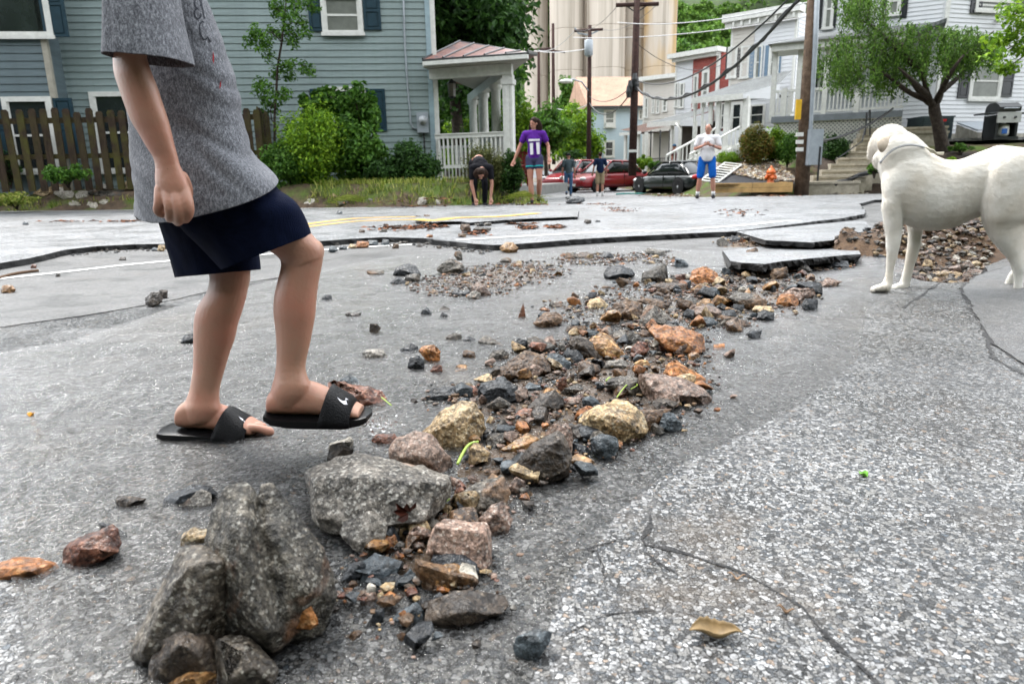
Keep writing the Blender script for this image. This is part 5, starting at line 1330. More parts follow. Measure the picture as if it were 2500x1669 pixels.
head=[ball(dp(385,200,YD+.04),(.086,.080,.080)),chain([dp(345,195,YD+.05),dp(300,240,YD+.09),dp(266,300,YD+.14)],[.068,.052,.036],4,18),
      chain([dp(340,290,YD+.07),dp(300,340,YD+.10),dp(285,372,YD+.13)],[.05,.032,.022],4,14),chain([dp(300,330,YD+.02),dp(300,385,YD+.03)],[.03,.022],3,12)]
def dleg(rows,dy,k=0.46): return dl([((xl,y),(xr,y),dy,(xr-xl)/2/(F/YD*3.136)*k*2) for y,xl,xr in rows])
f1=dleg([(420,400,560),(560,350,540),(680,325,510),(770,328,492),(840,338,482),(880,346,478),(950,352,470),(1050,355,450),(1140,358,425),(1190,352,412),(1230,348,412),(1280,330,404),(1320,322,398)],-.055)
f2=dleg([(600,500,660),(780,505,655),(880,522,642),(940,520,630),(1000,514,620),(1100,503,592),(1180,486,566),(1230,474,556),(1270,462,545),(1310,452,535)],.07)
def paw(x0,x1,y0,y1,dy,w=.042):
    xc=(x0+x1)/2; r=[]
    v=px_loft([((x0+6,y1-30),(x0+6,y1-12),YD+dy,.015),((x0+18,y0+34),(x0+16,y1-2),YD+dy,w*.9),((x0+(x1-x0)*.4,y0+14),(x0+(x1-x0)*.4,y1),YD+dy,w),((x1-22,y0),(x1-24,y1-1),YD+dy,w*.85),((x1,y0+16),(x1,y1-16),YD+dy,w*.5)],4,20,2.3,True,TD)
    r.append(v)
    for j in range(4):
        yy=dy-w*.72+j*w*.48
        a=dp(x0+34,y1-26,YD+yy); c=dp(x0+(10 if j in(1,2) else 16),y1-18,YD+yy); r.append(chain([a,c],[.0165,.0145],2,10))
    return r
p1=paw(245,392,1282,1354,-.055); p2=paw(385,520,1278,1350,.07)
h1=dleg([(262,1270,1440),(330,1180,1520),(420,1120,1560),(560,1085,1560),(680,1078,1545),(780,1082,1500),(850,1100,1440),(950,1150,1420),(1030,1215,1412),(1090,1265,1418),(1140,1300,1428),(1180,1318,1425),(1240,1328,1412),(1320,1330,1405),(1390,1325,1400),(1430,1318,1396)],-.06,0.34)
h2=dleg([(700,1200,1560),(850,1290,1510),(950,1335,1480),(1050,1345,1465),(1110,1345,1455),(1170,1325,1425),(1230,1290,1380),(1290,1262,1350),(1350,1245,1335),(1385,1240,1330)],.09,0.36)
p3=paw(1232,1396,1396,1476,-.06,.046); p4=paw(1185,1330,1340,1424,.09,.044)
tail=chain([dp(1600,420,YD),dp(1720,560,YD),dp(1780,800,YD),dp(1760,1000,YD+.02)],[.04,.03,.024,.016],5,14)
def ddisp(p,n): return 0.003*noise.noise(p*14)+0.0012*noise.noise(Vector((p.x*25,p.y*60,p.z*60)))
body=skin('body',[trunk,neck,f1,f2,h1,h2,tail]+head+p1+p2+p3+p4,0.0065,M_coat,dog,D0,7,0.55,ddisp)
# short hair, lying back along the body
def make_fur(o,origin,n=110000,L=0.022,seed=3,wdt=0.0009):
    me=o.data; me.calc_loop_triangles()
    V=np.empty(len(me.vertices)*3); me.vertices.foreach_get('co',V); V=V.reshape(-1,3)
    N=np.empty(len(me.vertices)*3); me.vertices.foreach_get('normal',N); N=N.reshape(-1,3)
    T=np.empty(len(me.loop_triangles)*3,dtype=np.int32); me.loop_triangles.foreach_get('vertices',T); T=T.reshape(-1,3)
    a=V[T[:,0]];b_=V[T[:,1]];c=V[T[:,2]]; ar=np.linalg.norm(np.cross(b_-a,c-a),axis=1); rs=np.random.RandomState(seed)
    idx=rs.choice(len(T),n,p=ar/ar.sum()); u=rs.rand(n,1);w=rs.rand(n,1); m=(u+w)>1; u[m]=1-u[m]; w[m]=1-w[m]
    P=a[idx]+(b_[idx]-a[idx])*u+(c[idx]-a[idx])*w; Nn=N[T[idx,0]]
    leg=(P[:,2]<0.33)[:,None]
    flow=np.where(leg,np.array([[0.1,0,-1.0]]),np.array([[1.0,0,-0.45]]))+rs.randn(n,3)*0.32
    flow-=Nn*(flow*Nn).sum(1,keepdims=True); flow/=np.linalg.norm(flow,axis=1,keepdims=True)+1e-9
    side=np.cross(flow,Nn); l=L*(0.6+0.8*rs.rand(n,1))*np.where(leg,0.55,1.0)
    tip=P+flow*l+Nn*l*0.16; w_=wdt
    VV=np.empty((n*3,3)); VV[0::3]=P+side*w_-Nn*0.001; VV[1::3]=P-side*w_-Nn*0.001; VV[2::3]=tip
    return np_obj('fur',VV,np.arange(n*3).reshape(-1,3),o.data.materials[0],dog,True)
make_fur(body,D0)
# ear, eye, nose, lips
ev,ef=loft([[p for p in ring_pts(TD([A])[0],TD([B])[0],YD+dy,w,16)] for A,B,dy,w in (((312,150),(384,146),-.050,.014),((292,180),(384,186),-.082,.015),((284,225),(372,238),-.094,.012),((292,262),(350,272),-.092,.009),((306,286),(330,290),-.088,.004))])
ear=mesh_obj('ear',[v-D0 for v in ev],ef,plain('ear_coat',(0.60,0.50,0.40),0.8,0.2,20),dog,True)
md=ear.modifiers.new('s','SUBSURF'); md.levels=md.render_levels=1
M_nose=plain('dog_nose',(0.02,0.014,0.013),0.3); M_lip=plain('dog_lip',(0.10,0.03,0.025),0.4)
v,f=ball(dp(250,262,YD+.165),(.016,.014,.013)); mesh_obj('nose',[Vector(q)-D0 for q in v],f,M_nose,dog,True)
v,f=chain([dp(284,312,YD+.075),dp(272,338,YD+.085),dp(270,362,YD+.10)],[.010,.015,.010],4,12); mesh_obj('mouth',[Vector(q)-D0 for q in v],f,M_lip,dog,True)
v,f=ball(dp(262,232,YD+.10),.007); mesh_obj('eye',[Vector(q)-D0 for q in v],f,M_nose,dog,True)
# nails
M_nail=plain('claw',(0.30,0.24,0.2),0.4)
# chain collar with its hanging clasp
M_steel=plain('chain_steel',(0.35,0.36,0.37),0.3,metal=0.9)
m=MB(); cc=[dp(368,300,YD-.088),dp(420,262,YD-.104),dp(480,240,YD-.108),dp(540,232,YD-.104),dp(600,238,YD-.085),dp(655,250,YD-.03),dp(640,232,YD+.06),dp(500,215,YD+.12),dp(370,260,YD+.11),dp(310,340,YD+.05),dp(312,362,YD-.04),dp(368,300,YD-.088)]
cp=catmull([tuple(c) for c in cc],8)
for i in range(len(cp)-1):
    a,c=Vector(cp[i]),Vector(cp[i+1]); t=(c-a).normalized(); mid=(a+c)/2; L=(c-a).length*0.75
    u=Vector((0,0,1)) if i%2 else Vector((0,1,0)); u=(u-t*u.dot(t)).normalized()
    ringp=[mid+t*L*math.cos(q)+u*0.0055*math.sin(q)-D0 for q in [2*math.pi*k/8 for k in range(9)]]
    m.tube(ringp,0.0018,5,False)
m.build('chain_collar',M_steel,dog,True)
m=MB(); m.tube([dp(655,245,YD-.06)-D0,dp(680,262,YD-.07)-D0,dp(700,285,YD-.07)-D0,dp(740,295,YD-.07)-D0,dp(795,292,YD-.06)-D0],.005,8); m.tube([dp(680,262,YD-.07)-D0,dp(715,272,YD-.075)-D0,dp(745,300,YD-.075)-D0,dp(790,304,YD-.06)-D0],.0042,8)
m.build('leash_clip',plain('pale_cord',(0.5,0.46,0.36),0.7),dog,True)
# ------------------------------------------------------------------ buildings
class Plane:
    """vertical wall plane; A left end, B right end (world xy)"""
    def __init__(s,pa,Ya,pb,Yb,z0=0.0,refy=400):
        a=AT(pa,refy,Ya); b_=AT(pb,refy,Yb); s.A=Vector((a.x,a.y,z0)); s.B=Vector((b_.x,b_.y,z0)); s.z0=z0
        s.u=(s.B-s.A).normalized(); s.v=Vector((-s.u.y,s.u.x,0)); s.L=(s.B-s.A).length; s.rot=math.atan2(s.u.y,s.u.x)
    def uz(s,px,py,off=0.0):
        """px on the plane pushed outwards by off -> (s, z local)"""
        d=ray(px,py); n=s.v; a=s.A-s.v*off; t=(a-O).dot(n)/d.dot(n); p=O+d*t
        return (p-s.A).dot(s.u), p.z-s.z0
    def thing(s,name,label,cat,group=None): return thing(name,s.A,label,cat,group,s.rot)
    def world(s,x,y,z): return s.A+s.u*x+s.v*y+Vector((0,0,z))
M_trim=plain('white_trim',(0.62,0.62,0.59),0.5,0.1,8)
M_white=plain('white_vinyl',(0.60,0.61,0.62),0.45,0.06,3)
M_glass=plain('window_glass',(0.02,0.024,0.026),0.08,0.3,2,spec=0.8)
M_glass2=plain('window_blind_grey',(0.17,0.18,0.16),0.35,0.15,4)
M_teal=plain('shutter_teal',(0.010,0.034,0.052),0.4,0.15,6)
M_blackp=plain('shutter_black',(0.012,0.014,0.018),0.4,0.15,6)
M_blues=plain('shutter_blue',(0.16,0.24,0.33),0.5,0.1,6)
M_concrete=plain('concrete',(0.36,0.34,0.29),0.85,0.25,5,0.4,60)
M_dkmetal=plain('dark_metal',(0.02,0.021,0.023),0.4,0.2,10)
M_gmetal=plain('grey_metal',(0.28,0.31,0.34),0.4,0.12,6)
def vinyl(name,c,var=0.1,streak=0.35):
    b=NB(name); v=b.co((1,1,1)); n=b.noise(b.co((0.6,0.6,5)),3,5,0.65); n2=b.noise(b.co((5,5,0.4)),1.5,5,0.7)
    col=b.ramp(n.outputs[0],[(0.3,tuple(x*(1-2*var) for x in c)),(0.7,tuple(min(1,x*(1+var)) for x in c))])
    col=b.mix(b.ramp(n2.outputs[0],[(0.5,0.0),(0.8,streak)]),col,tuple(x*0.55 for x in (c[0]*.9,c[1],c[2]*.85)))
    return b.bsdf(col,0.5,None,0.4)
M_bluesd=vinyl('blue_grey_siding',(0.21,0.265,0.265)); M_bluewing=vinyl('slate_siding',(0.10,0.135,0.15))
M_wsd=vinyl('white_siding',(0.60,0.61,0.63),0.04,0.12); M_bsd=vinyl('beige_siding',(0.52,0.49,0.45),0.05,0.15); M_lbsd=vinyl('pale_blue_siding',(0.42,0.52,0.58),0.05,0.1)
def shingle(name,c,tile=6):
    b=NB(name); v=b.co(); br=b.n('ShaderNodeTexBrick'); b.l(v,br.inputs['Vector']); br.inputs['Scale'].default_value=tile
    br.inputs['Color1'].default_value=(*c,1); br.inputs['Color2'].default_value=(*[x*0.7 for x in c],1); br.inputs['Mortar'].default_value=(*[x*0.3 for x in c],1); br.inputs['Mortar Size'].default_value=0.02
    n=b.noise(v,1.2,5,0.7); col=b.mix(0.5,br.outputs[0],b.ramp(n.outputs[0],[(0.3,0.55),(0.7,1.15)]),'MULTIPLY')
    return b.bsdf(col,0.85,b.bump(br.outputs['Fac'],-0.4,0.02),0.2)
M_shgrey=shingle('grey_shingle',(0.17,0.18,0.18)); M_shbrown=shingle('brown_shingle',(0.12,0.075,0.06)); M_shpink=shingle('salmon_shingle',(0.52,0.33,0.24))
def brickm():
    b=NB('red_brick_wall'); v=b.co(rot=(R(90),0,0)); br=b.n('ShaderNodeTexBrick'); b.l(v,br.inputs['Vector']); br.inputs['Scale'].default_value=4
    br.inputs['Color1'].default_value=(0.30,0.055,0.04,1); br.inputs['Color2'].default_value=(0.2,0.035,0.028,1); br.inputs['Mortar'].default_value=(0.3,0.22,0.2,1); br.inputs['Mortar Size'].default_value=0.015
    return b.bsdf(br.outputs[0],0.8,None,0.2)
M_brick=brickm()
def share(name, me, parent, loc, rot=None, scale=None):
    o=bpy.data.objects.new(name,me); COL.objects.link(o); o.parent=parent; o.location=loc
    if rot: o.rotation_euler=rot
    if scale: o.scale=scale
    return o
def siding(par, x0,x1, z0,z1, h, mat, y=0.0, name='siding_board'):
    m=MB(); L=x1-x0
    m.add([(0,-0.022,0),(L,-0.022,0),(L,-0.004,h),(0,-0.004,h),(0,0.004,0),(L,0.004,0),(L,0.004,h),(0,0.004,h)],[(0,1,2,3),(5,4,7,6),(0,4,5,1),(3,2,6,7),(0,3,7,4),(1,5,6,2)])
    me=None; k=0; z=z0
    while z<z1-0.01:
        if me is None: o=m.build(name,mat,par,loc=(x0,y,z)); me=o.data
        else: share(name,me,par,(x0,y,z))
        z+=h
def window(par,pl,bx,trim=0.09,mat=M_trim,glass=M_glass,meet=True,off=0.0,sill=True,blind=None,arch=False,base_y=0.0):
    """bx: (x0,y0,x1,y1) px of the outer casing"""
    xm=(bx[0]+bx[2])/2
    s0,_=pl.uz(bx[0],(bx[1]+bx[3])/2,off); s1,_=pl.uz(bx[2],(bx[1]+bx[3])/2,off); _,z1=pl.uz(xm,bx[1],off); _,z0=pl.uz(xm,bx[3],off)
    y=base_y-off; m=MB(); t=min(trim,(s1-s0)*0.2); o=-0.065
    m.box(s0,s0+t,y+o,y+.02,z0,z1); m.box(s1-t,s1,y+o,y+.02,z0,z1); m.box(s0+t,s1-t,y+o,y+.02,z1-t,z1); m.box(s0+t,s1-t,y+o,y+.02,z0,z0+t)
    if sill: m.box(s0-.03,s1+.03,y+o-.04,y+o,z0-.03,z0+.05)
    if arch: 
        c=(s0+s1)/2; r=(s1-s0)/2; n=12; pts=[(c+r*math.cos(math.pi*i/n),y+o,z1+r*math.sin(math.pi*i/n)) for i in range(n+1)]
        m.prism(pts,(0,.07,0))
    w=m.build('window',mat,par)
    p=MB(); p.box(s0+t,s1-t,y-.030,y+.0,z0+t,z1-t); p.build('pane',glass,w)
    if meet:
        q=MB(); zm=(z0+z1)/2; q.box(s0+t,s1-t,y-.048,y-.031,zm-.025,zm+.025); q.box(s0+t,s0+t+.035,y-.046,y-.031,z0+t,z1-t); q.box(s1-t-.035,s1-t,y-.046,y-.031,z0+t,z1-t); q.build('sash',mat,w)
    if blind:
        q=MB(); z=z0+t+.02
        while z<z1-t-.02: q.box(s0+t+.04,(s0+s1)/2-.008,y-.034,y-.031,z,z+.03); q.box((s0+s1)/2+.008,s1-t-.04,y-.034,y-.031,z,z+.03); z+=.045
        q.build('blind',blind,w)
    return (s0,s1,z0,z1)
def shutter(par,pl,bx,mat,off=0.0,base_y=0.0):
    s0,_=pl.uz(bx[0],(bx[1]+bx[3])/2,off); s1,_=pl.uz(bx[2],(bx[1]+bx[3])/2,off); xm=(bx[0]+bx[2])/2
    _,z1=pl.uz(xm,bx[1],off); _,z0=pl.uz(xm,bx[3],off); y=base_y-off; fr=min(.06,(s1-s0)*.2)
    m=MB(); m.box(s0,s1,y-.035,y-.0,z0,z1)
    zm=z0+(z1-z0)*.5
    for a,c in ((z0+fr,zm-fr/2),(zm+fr/2,z1-fr)):
        m.box(s0+fr*1.4,s1-fr*1.4,y-.05,y-.035,a+fr*.4,c-fr*.4)
    m.box(s0,s1,y-.055,y-.036,z0,z0+fr); m.box(s0,s1,y-.055,y-.036,z1-fr,z1); m.box(s0,s0+fr,y-.055,y-.036,z0+fr,z1-fr); m.box(s1-fr,s1,y-.055,y-.036,z0+fr,z1-fr); m.box(s0+fr,s1-fr,y-.055,y-.036,zm-fr/2,zm+fr/2)
    m.build('shutter',mat,par)

# ---- blue-grey house at the left
T1c=lambda x,y:(x/2.8,y/2.8); T2c=lambda x,y:(550+x/2.904,y/2.904); T3c=lambda x,y:(1030+x/2.904,y/2.904)
T4c=lambda x,y:(1400+x/3.015,y/3.015); T5c=lambda x,y:(1680+x/3.136,y/3.136); T6c=lambda x,y:(2050+x/3.136,y/3.136)
def bxc(T,a,b,c,d): p=T(a,b); q=T(c,d); return (p[0],p[1],q[0],q[1])
PL=Plane(180,17.2,1064,18.1,0.25)
lh=PL.thing('house','two-storey blue-grey clapboard house with dark shutters, behind the picket fence','house')
TOPZ=7.0
MB().box(0,PL.L,0.0,9,0,TOPZ).build('wall',M_bluesd,lh)
siding(lh,0,PL.L-0.10,0.0,TOPZ,0.155,M_bluesd)
m=MB(); m.box(PL.L-.10,PL.L+.02,-.035,.10,0,TOPZ); m.build('corner_board',plain('blue_corner',(0.27,0.36,0.40),0.5),lh)
m=MB(); m.box(PL.L+.02,PL.L+.14,-.02,.12,0,TOPZ); m.build('corner_board',M_trim,lh)
# roof well above the frame
m=MB(); m.add([(-.4,-.5,TOPZ),(PL.L+.4,-.5,TOPZ),(PL.L+.4,9.5,TOPZ),(-.4,9.5,TOPZ),(-.4,4.5,TOPZ+2.8),(PL.L+.4,4.5,TOPZ+2.8)],[(0,1,5,4),(2,3,4,5),(1,2,5),(3,0,4),(0,3,2,1)]); m.build('roof',M_shgrey,lh)
window(lh,PL,bxc(T2c,682,-30,975,250),0.10,blind=M_glass2,glass=M_glass2)
shutter(lh,PL,bxc(T2c,590,-60,690,225),M_teal); shutter(lh,PL,bxc(T2c,980,-60,1100,215),M_teal)
window(lh,PL,bxc(T2c,738,618,1005,1010),0.10,glass=M_glass); shutter(lh,PL,bxc(T2c,1010,632,1140,930),M_teal); shutter(lh,PL,bxc(T2c,612,632,735,930),M_teal)
window(lh,PL,bxc(T1c,652,628,960,1180),0.11,glass=M_glass)
# conduit, meter
pts=[PL.uz(*T2c(x,y),0.05) for x,y in ((1262,-80),(1266,120),(1272,300),(1284,500),(1300,700),(1310,800),(1314,870),(1328,905),(1358,918))]
MB().tube([(s,-.05,z) for s,z in pts],0.022,8).build('conduit',M_gmetal,lh,True)
s0,z1=PL.uz(*T2c(1356,800)); s1,z0=PL.uz(*T2c(1444,942)); m=MB(); m.box(s0,s1,-.16,-.02,z0,z1); mb=m.build('meter_box',M_gmetal,lh)
c=PL.uz(*T2c(1400,852),0.2); m=MB(); n=20
for r,y0,y1 in ((.105,-.20,-.16),(.075,-.26,-.20)):
    ring=[[(c[0]+r*math.cos(2*math.pi*k/n),y,c[1]+r*math.sin(2*math.pi*k/n)) for k in range(n)] for y in (y1,y0)]
    b0=len(m.v); m.v+=ring[0]+ring[1]; m.f+=[(b0+k,b0+(k+1)%n,b0+n+(k+1)%n,b0+n+k) for k in range(n)]+[tuple(b0+n+k for k in range(n))]
m.build('meter_dial',plain('meter_glass',(0.4,0.42,0.44),0.15),mb,True)
m=MB(); s,z=PL.uz(*T2c(1408,945)); m.tube([(s,-.08,z),(s,-.08,0)],.02,8); m.build('conduit',M_dkmetal,lh)
# projecting wing on the far left
PW=Plane(-260,16.2,162,16.6,0.25)
wg=PW.thing('house_wing','darker slate-blue projecting wing of the clapboard house at the left edge','house')
MB().box(0,PW.L,0,3,0,TOPZ).build('wall',M_bluewing,wg); siding(wg,0,PW.L-.09,0,TOPZ,0.163,M_bluewing)
m=MB(); m.box(PW.L-.09,PW.L+.03,-.03,.08,0,TOPZ); m.build('corner_board',plain('tan_corner',(0.33,0.31,0.26),0.6),wg)
window(wg,PW,(-190,-200,111,94),0.13); shutter(wg,PW,bxc(T1c,275,-200,440,256),M_teal)
window(wg,PW,bxc(T1c,60,662,397,1185),0.11); shutter(wg,PW,bxc(T1c,398,672,525,1080),M_teal); shutter(wg,PW,bxc(T1c,-80,672,58,1080),M_teal)
# ---- picket fence
M_picket=None
def picketm():
    b=NB('mossy_wood'); v=b.co((3,3,0.7)); n=b.noise(v,5,6,0.7,1.0); n2=b.noise(b.co(),2.4,4,0.6); gi=b.n('ShaderNodeObjectInfo')
    col=b.ramp(n.outputs[0],[(0.3,(0.014,0.009,0.006)),(0.7,(0.055,0.036,0.024))])
    ms=b.math('MULTIPLY',b.ramp(n2.outputs[0],[(0.42,0.0),(0.6,1.0)]),b.ramp(gi.outputs['Random'],[(0.2,0.25),(0.8,0.9)]))
    col=b.mix(ms,col,(0.065,0.062,0.014)); return b.bsdf(col,0.85,b.bump(n.outputs[0],0.6,0.01),0.2)
M_picket=picketm()
PF=Plane(-120,15.85,640,16.1,0.45)
fn=PF.thing('picket_fence','mossy brown wooden picket fence in front of the blue-grey house','fence')
m=MB()
for y0,y1 in ((285,299),(374,386)):
    _,z1=PF.uz(250,y0); _,z0=PF.uz(250,y1); m=MB(); m.box(0,PF.L,.02,.06,z0,z1); m.build('rail',M_picket,fn)
xp=-60; pk=None
pxs=[x/2.8 for x in (-190,-105,-20,75,165,250,325,405,485,562,632,705,785,852,925,1000,1075,1150,1225,1300,1375,1450,1525,1580,1640,1710,1772)]
for i,px in enumerate(pxs):
    s,_=PF.uz(px,350); _,zt=PF.uz(px,268+rnd.uniform(-5,6)); 
    m=MB(); w=.075; lean=rnd.uniform(-.02,.035)
    vs=[(s-w,-.02,.03),(s+w,-.02,.03),(s+w+lean,-.02,zt-.05),(s+w*.55+lean,-.02,zt),(s-w*.55+lean,-.02,zt),(s-w+lean,-.02,zt-.05)]
    m.prism(vs,(0,.035,0)); m.build('picket',M_picket,fn)
PF2=Plane(640,16.1,672,18.0,0.45)
f2=MB()
for i in range(8):
    s=PF2.L*(i+.3)/8; m=MB(); m.prism([(s-.065,-.02,-.2),(s+.065,-.02,-.2),(s+.065,-.02,1.72),(s+.03,-.02,1.78),(s-.03,-.02,1.78),(s-.065,-.02,1.72)],(0,.03,0))
    o=m.build('picket',M_picket,None); o.rotation_euler=(0,0,PF2.rot-PF.rot); d=PF2.A-PF.A; o.location=(d.dot(PF.u),d.dot(PF.v),0); o.parent=fn

# ---- porch of the left house
PP=Plane(1064,17.9,1254,17.3,0.35)
pc=PP.thing('porch','white open porch with round columns and rusty red metal roof, attached to the blue-grey house','porch')
DEP=7.0
def PPx(px,Y): 
    p=AT(px,300,Y); d=p-PP.A; return d.dot(PP.u),d.dot(PP.v)
s1=PP.L
_,zf0=PP.uz(*T3c(600,530)); _,zf1=PP.uz(*T3c(600,455)); _,zg=PP.uz(*T3c(600,425))
M_soffit=plain('soffit_cream',(0.42,0.40,0.36),0.6)
m=MB(); m.box(-.05,s1,-.05,.12,zf0,zf1); m.build('beam',M_trim,pc)
# side beam runs back-left to the far columns
bx_,by_=PPx(1150,23.6); cx_,cy_=s1-.12,0.1
m=MB(); m.add([(cx_-.1,cy_,zf0),(cx_+.12,cy_,zf0),(bx_+.12,by_,zf0),(bx_-.1,by_,zf0),(cx_-.1,cy_,zf1),(cx_+.12,cy_,zf1),(bx_+.12,by_,zf1),(bx_-.1,by_,zf1)],[(0,1,2,3),(4,7,6,5),(0,4,5,1),(1,5,6,2),(2,6,7,3),(3,7,4,0)]); m.build('beam',M_trim,pc)
m=MB(); m.add([(-.1,-.3,zf1+.01),(s1+.45,-.3,zf1+.01),(bx_+.5,by_+.3,zf1+.01),(-.6,by_+.3,zf1+.01),(-.1,-.3,zf1+.03),(s1+.45,-.3,zf1+.03),(bx_+.5,by_+.3,zf1+.03),(-.6,by_+.3,zf1+.03)],[(0,3,2,1),(4,5,6,7),(0,1,5,4),(1,2,6,5)]); m.build('ceiling',M_soffit,pc)
# gutter
m=MB(); m.box(-.05,s1+.50,-.42,-.30,zf1+.03,zg+.03); m.build('gutter',M_trim,pc)
m=MB(); m.add([(s1+.38,-.3,zf1+.03),(s1+.50,-.3,zf1+.03),(bx_+.55,by_,zf1+.03),(bx_+.42,by_,zf1+.03),(s1+.38,-.3,zg+.03),(s1+.50,-.3,zg+.03),(bx_+.55,by_,zg+.03),(bx_+.42,by_,zg+.03)],[(0,3,2,1),(4,5,6,7),(0,1,5,4),(1,2,6,5),(3,0,4,7)]); m.build('gutter',M_trim,pc)
def rustm():
    b=NB('rusty_red_roof'); v=b.co(); n=b.noise(v,2.2,6,0.7,0.8); n2=b.noise(v,14,5,0.7)
    col=b.ramp(n.outputs[0],[(0.36,(0.05,0.045,0.06)),(0.48,(0.20,0.075,0.055)),(0.66,(0.30,0.14,0.11))]); col=b.mix(b.ramp(n2.outputs[0],[(0.5,0),(0.7,0.6)]),col,(0.34,0.25,0.22))
    return b.bsdf(col,0.5,None,0.4)
M_rust=rustm()
# roof panels between standing seams: front slope rises to the house wall
_,zr=PP.uz(*T3c(95,302)); zr=zr+0.25
A_=Vector((-.05,-.40,zg+.05)); B_=Vector((s1+.50,-.40,zg+.05)); C_=Vector((-.05,2.2,AT(1062,106,20.1).z-.35)); D_=B_+Vector((-.12,1.3,.16))
for i in range(5):
    t0,t1=i/5+.006,(i+1)/5-.006; a=A_.lerp(B_,t0); b2=A_.lerp(B_,t1); c=C_.lerp(D_,t1); d=C_.lerp(D_,t0)
    m=MB(); m.prism([a,b2,c,d],(0,0,.02)); m.build('roof_panel',M_rust,pc)
m=MB()
for i in range(6): m.tube([A_.lerp(B_,i/5)+Vector((0,0,.035)),C_.lerp(D_,i/5)+Vector((0,0,.035))],.025,6)
m.tube([A_,B_],.03,6); m.tube([C_,D_,B_],.035,6); m.build('roof_seam',M_dkmetal,pc)
m=MB(); m.add([B_,(bx_+.55,by_,zg+.05),(bx_-.6,by_,zg+.3),D_],[(0,1,2,3)]); m.build('roof_panel',M_rust,pc)
# columns
def column(x,y,r,z0,z1,nm='column'):
    m=MB(); m.lathe([(r*1.35,z0),(r*1.35,z0+.06),(r*1.1,z0+.1),(r,z0+.14),(r*.88,z1-.16),(r*1.05,z1-.12),(r*1.25,z1-.08),(r*1.25,z1)],(x,y,0),16); return m.build(nm,M_trim,pc,True)
for T,Y,r in (((1212,19.2),)*1+((0,),)*0)and [((1212),19.2,.14),((1182),21.1,.14),((1156),23.0,.14)]:
    x,y=PPx(T,Y); autosmooth(column(x,y,r,0.0,zf0),35)
x,y=PPx(1161,23.0); m=MB(); m.box(x+.1,x+.18,y,y+.1,0,zf0); m.build('post',M_trim,pc)
m=MB(); m.box(s1-.24,s1,-.02,.20,-.3,zf0); m.box(s1-.27,s1+.03,-.05,.23,zf0-.22,zf0-.1); m.build('corner_post',M_trim,pc)
m=MB(); m.box(s1-.16,s1-.08,-.06,-.02,-.2,zf0-.25); m.build('pilaster_strip',M_trim,pc)
# front rail and balusters
_,zt=PP.uz(*T3c(350,950)); _,zb=PP.uz(*T3c(350,1190)); _,zt2=PP.uz(*T3c(350,985))
m=MB(); m.box(.02,s1-.24,-.03,.05,zt-.09,zt); m.box(.02,s1-.24,-.05,.07,zt,zt+.03); m.build('hand_rail',M_trim,pc)
m=MB(); m.box(.02,s1-.24,-.01,.04,zb,zb+.08); m.build('bottom_rail',M_trim,pc)
bal=MB().box(-.02,.02,-.015,.025,zb+.08,zt-.09).build('baluster',M_trim,pc,loc=(.12,0,0))
k=.12+.115
while k<s1-.3: share('baluster',bal.data,pc,(k,0,0)); k+=.115
# side wall cap (slanting in view) and far rail
x0,y0=s1-.12,.2
for a,b2 in ((0,1),):
    X0,Y0=PPx(1248,17.6); X1,Y1=PPx(1178,21.3)
    m=MB(); m.add([(X0,Y0,zt-.02),(X1,Y1,zt-.02),(X1,Y1,zt+.07),(X0,Y0,zt+.07),(X0-.1,Y0,zt-.02),(X1-.1,Y1,zt-.02),(X1-.1,Y1,zt+.07),(X0-.1,Y0,zt+.07)],[(0,1,2,3),(5,4,7,6),(3,2,6,7),(0,4,5,1),(0,3,7,4),(1,5,6,2)]); m.build('hand_rail',M_trim,pc)
    m=MB(); m.add([(X0-.05,Y0,0),(X1-.05,Y1,0),(X1-.05,Y1,zt-.02),(X0-.05,Y0,zt-.02)],[(0,1,2,3)]); m.build('side_panel',M_trim,pc)
xa,ya=PPx(1066,23.4); xb,yb=PPx(1150,23.4)
m=MB(); m.box(xa,xb,ya,ya+.06,zt-.12,zt-.04); m.build('hand_rail',M_trim,pc)
k=xa+.1; bb=None
while k<xb:
    if bb is None: bb=MB().box(-.018,.018,0,.04,.1,zt-.12).build('baluster',M_trim,pc,loc=(k,ya,0))
    else: share('baluster',bb.data,pc,(k,ya,0))
    k+=.125
m=MB(); m.box(-.1,s1+.02,0.06,6.2,-.3,-.02); m.build('deck',plain('deck_grey',(0.2,0.2,0.19),0.7),pc)
# lantern
M_lant=plain('lantern_glass',(0.22,0.2,0.17),0.3)
lx,ly=PPx(1106,19.0); lz=PP.uz(*T3c(222,560))[1]
lt=thing('porch_lantern',PP.world(lx,ly,lz),'dark hexagonal lantern hanging under the porch ceiling','lantern')
m=MB(); m.lathe([(.02,.16),(.12,.06),(.13,.04)],(0,0,0),6); m.tube([(0,0,.15),(0,0,zf1-lz)],.012,6); m.build('cap',M_dkmetal,lt); m=MB(); m.lathe([(.1,-.28),(.02,-.33)],(0,0,0),6); m.build('finial',M_dkmetal,lt)
MB().lathe([(.115,.04),(.09,-.28)],(0,0,0),6).build('glass',M_lant,lt)
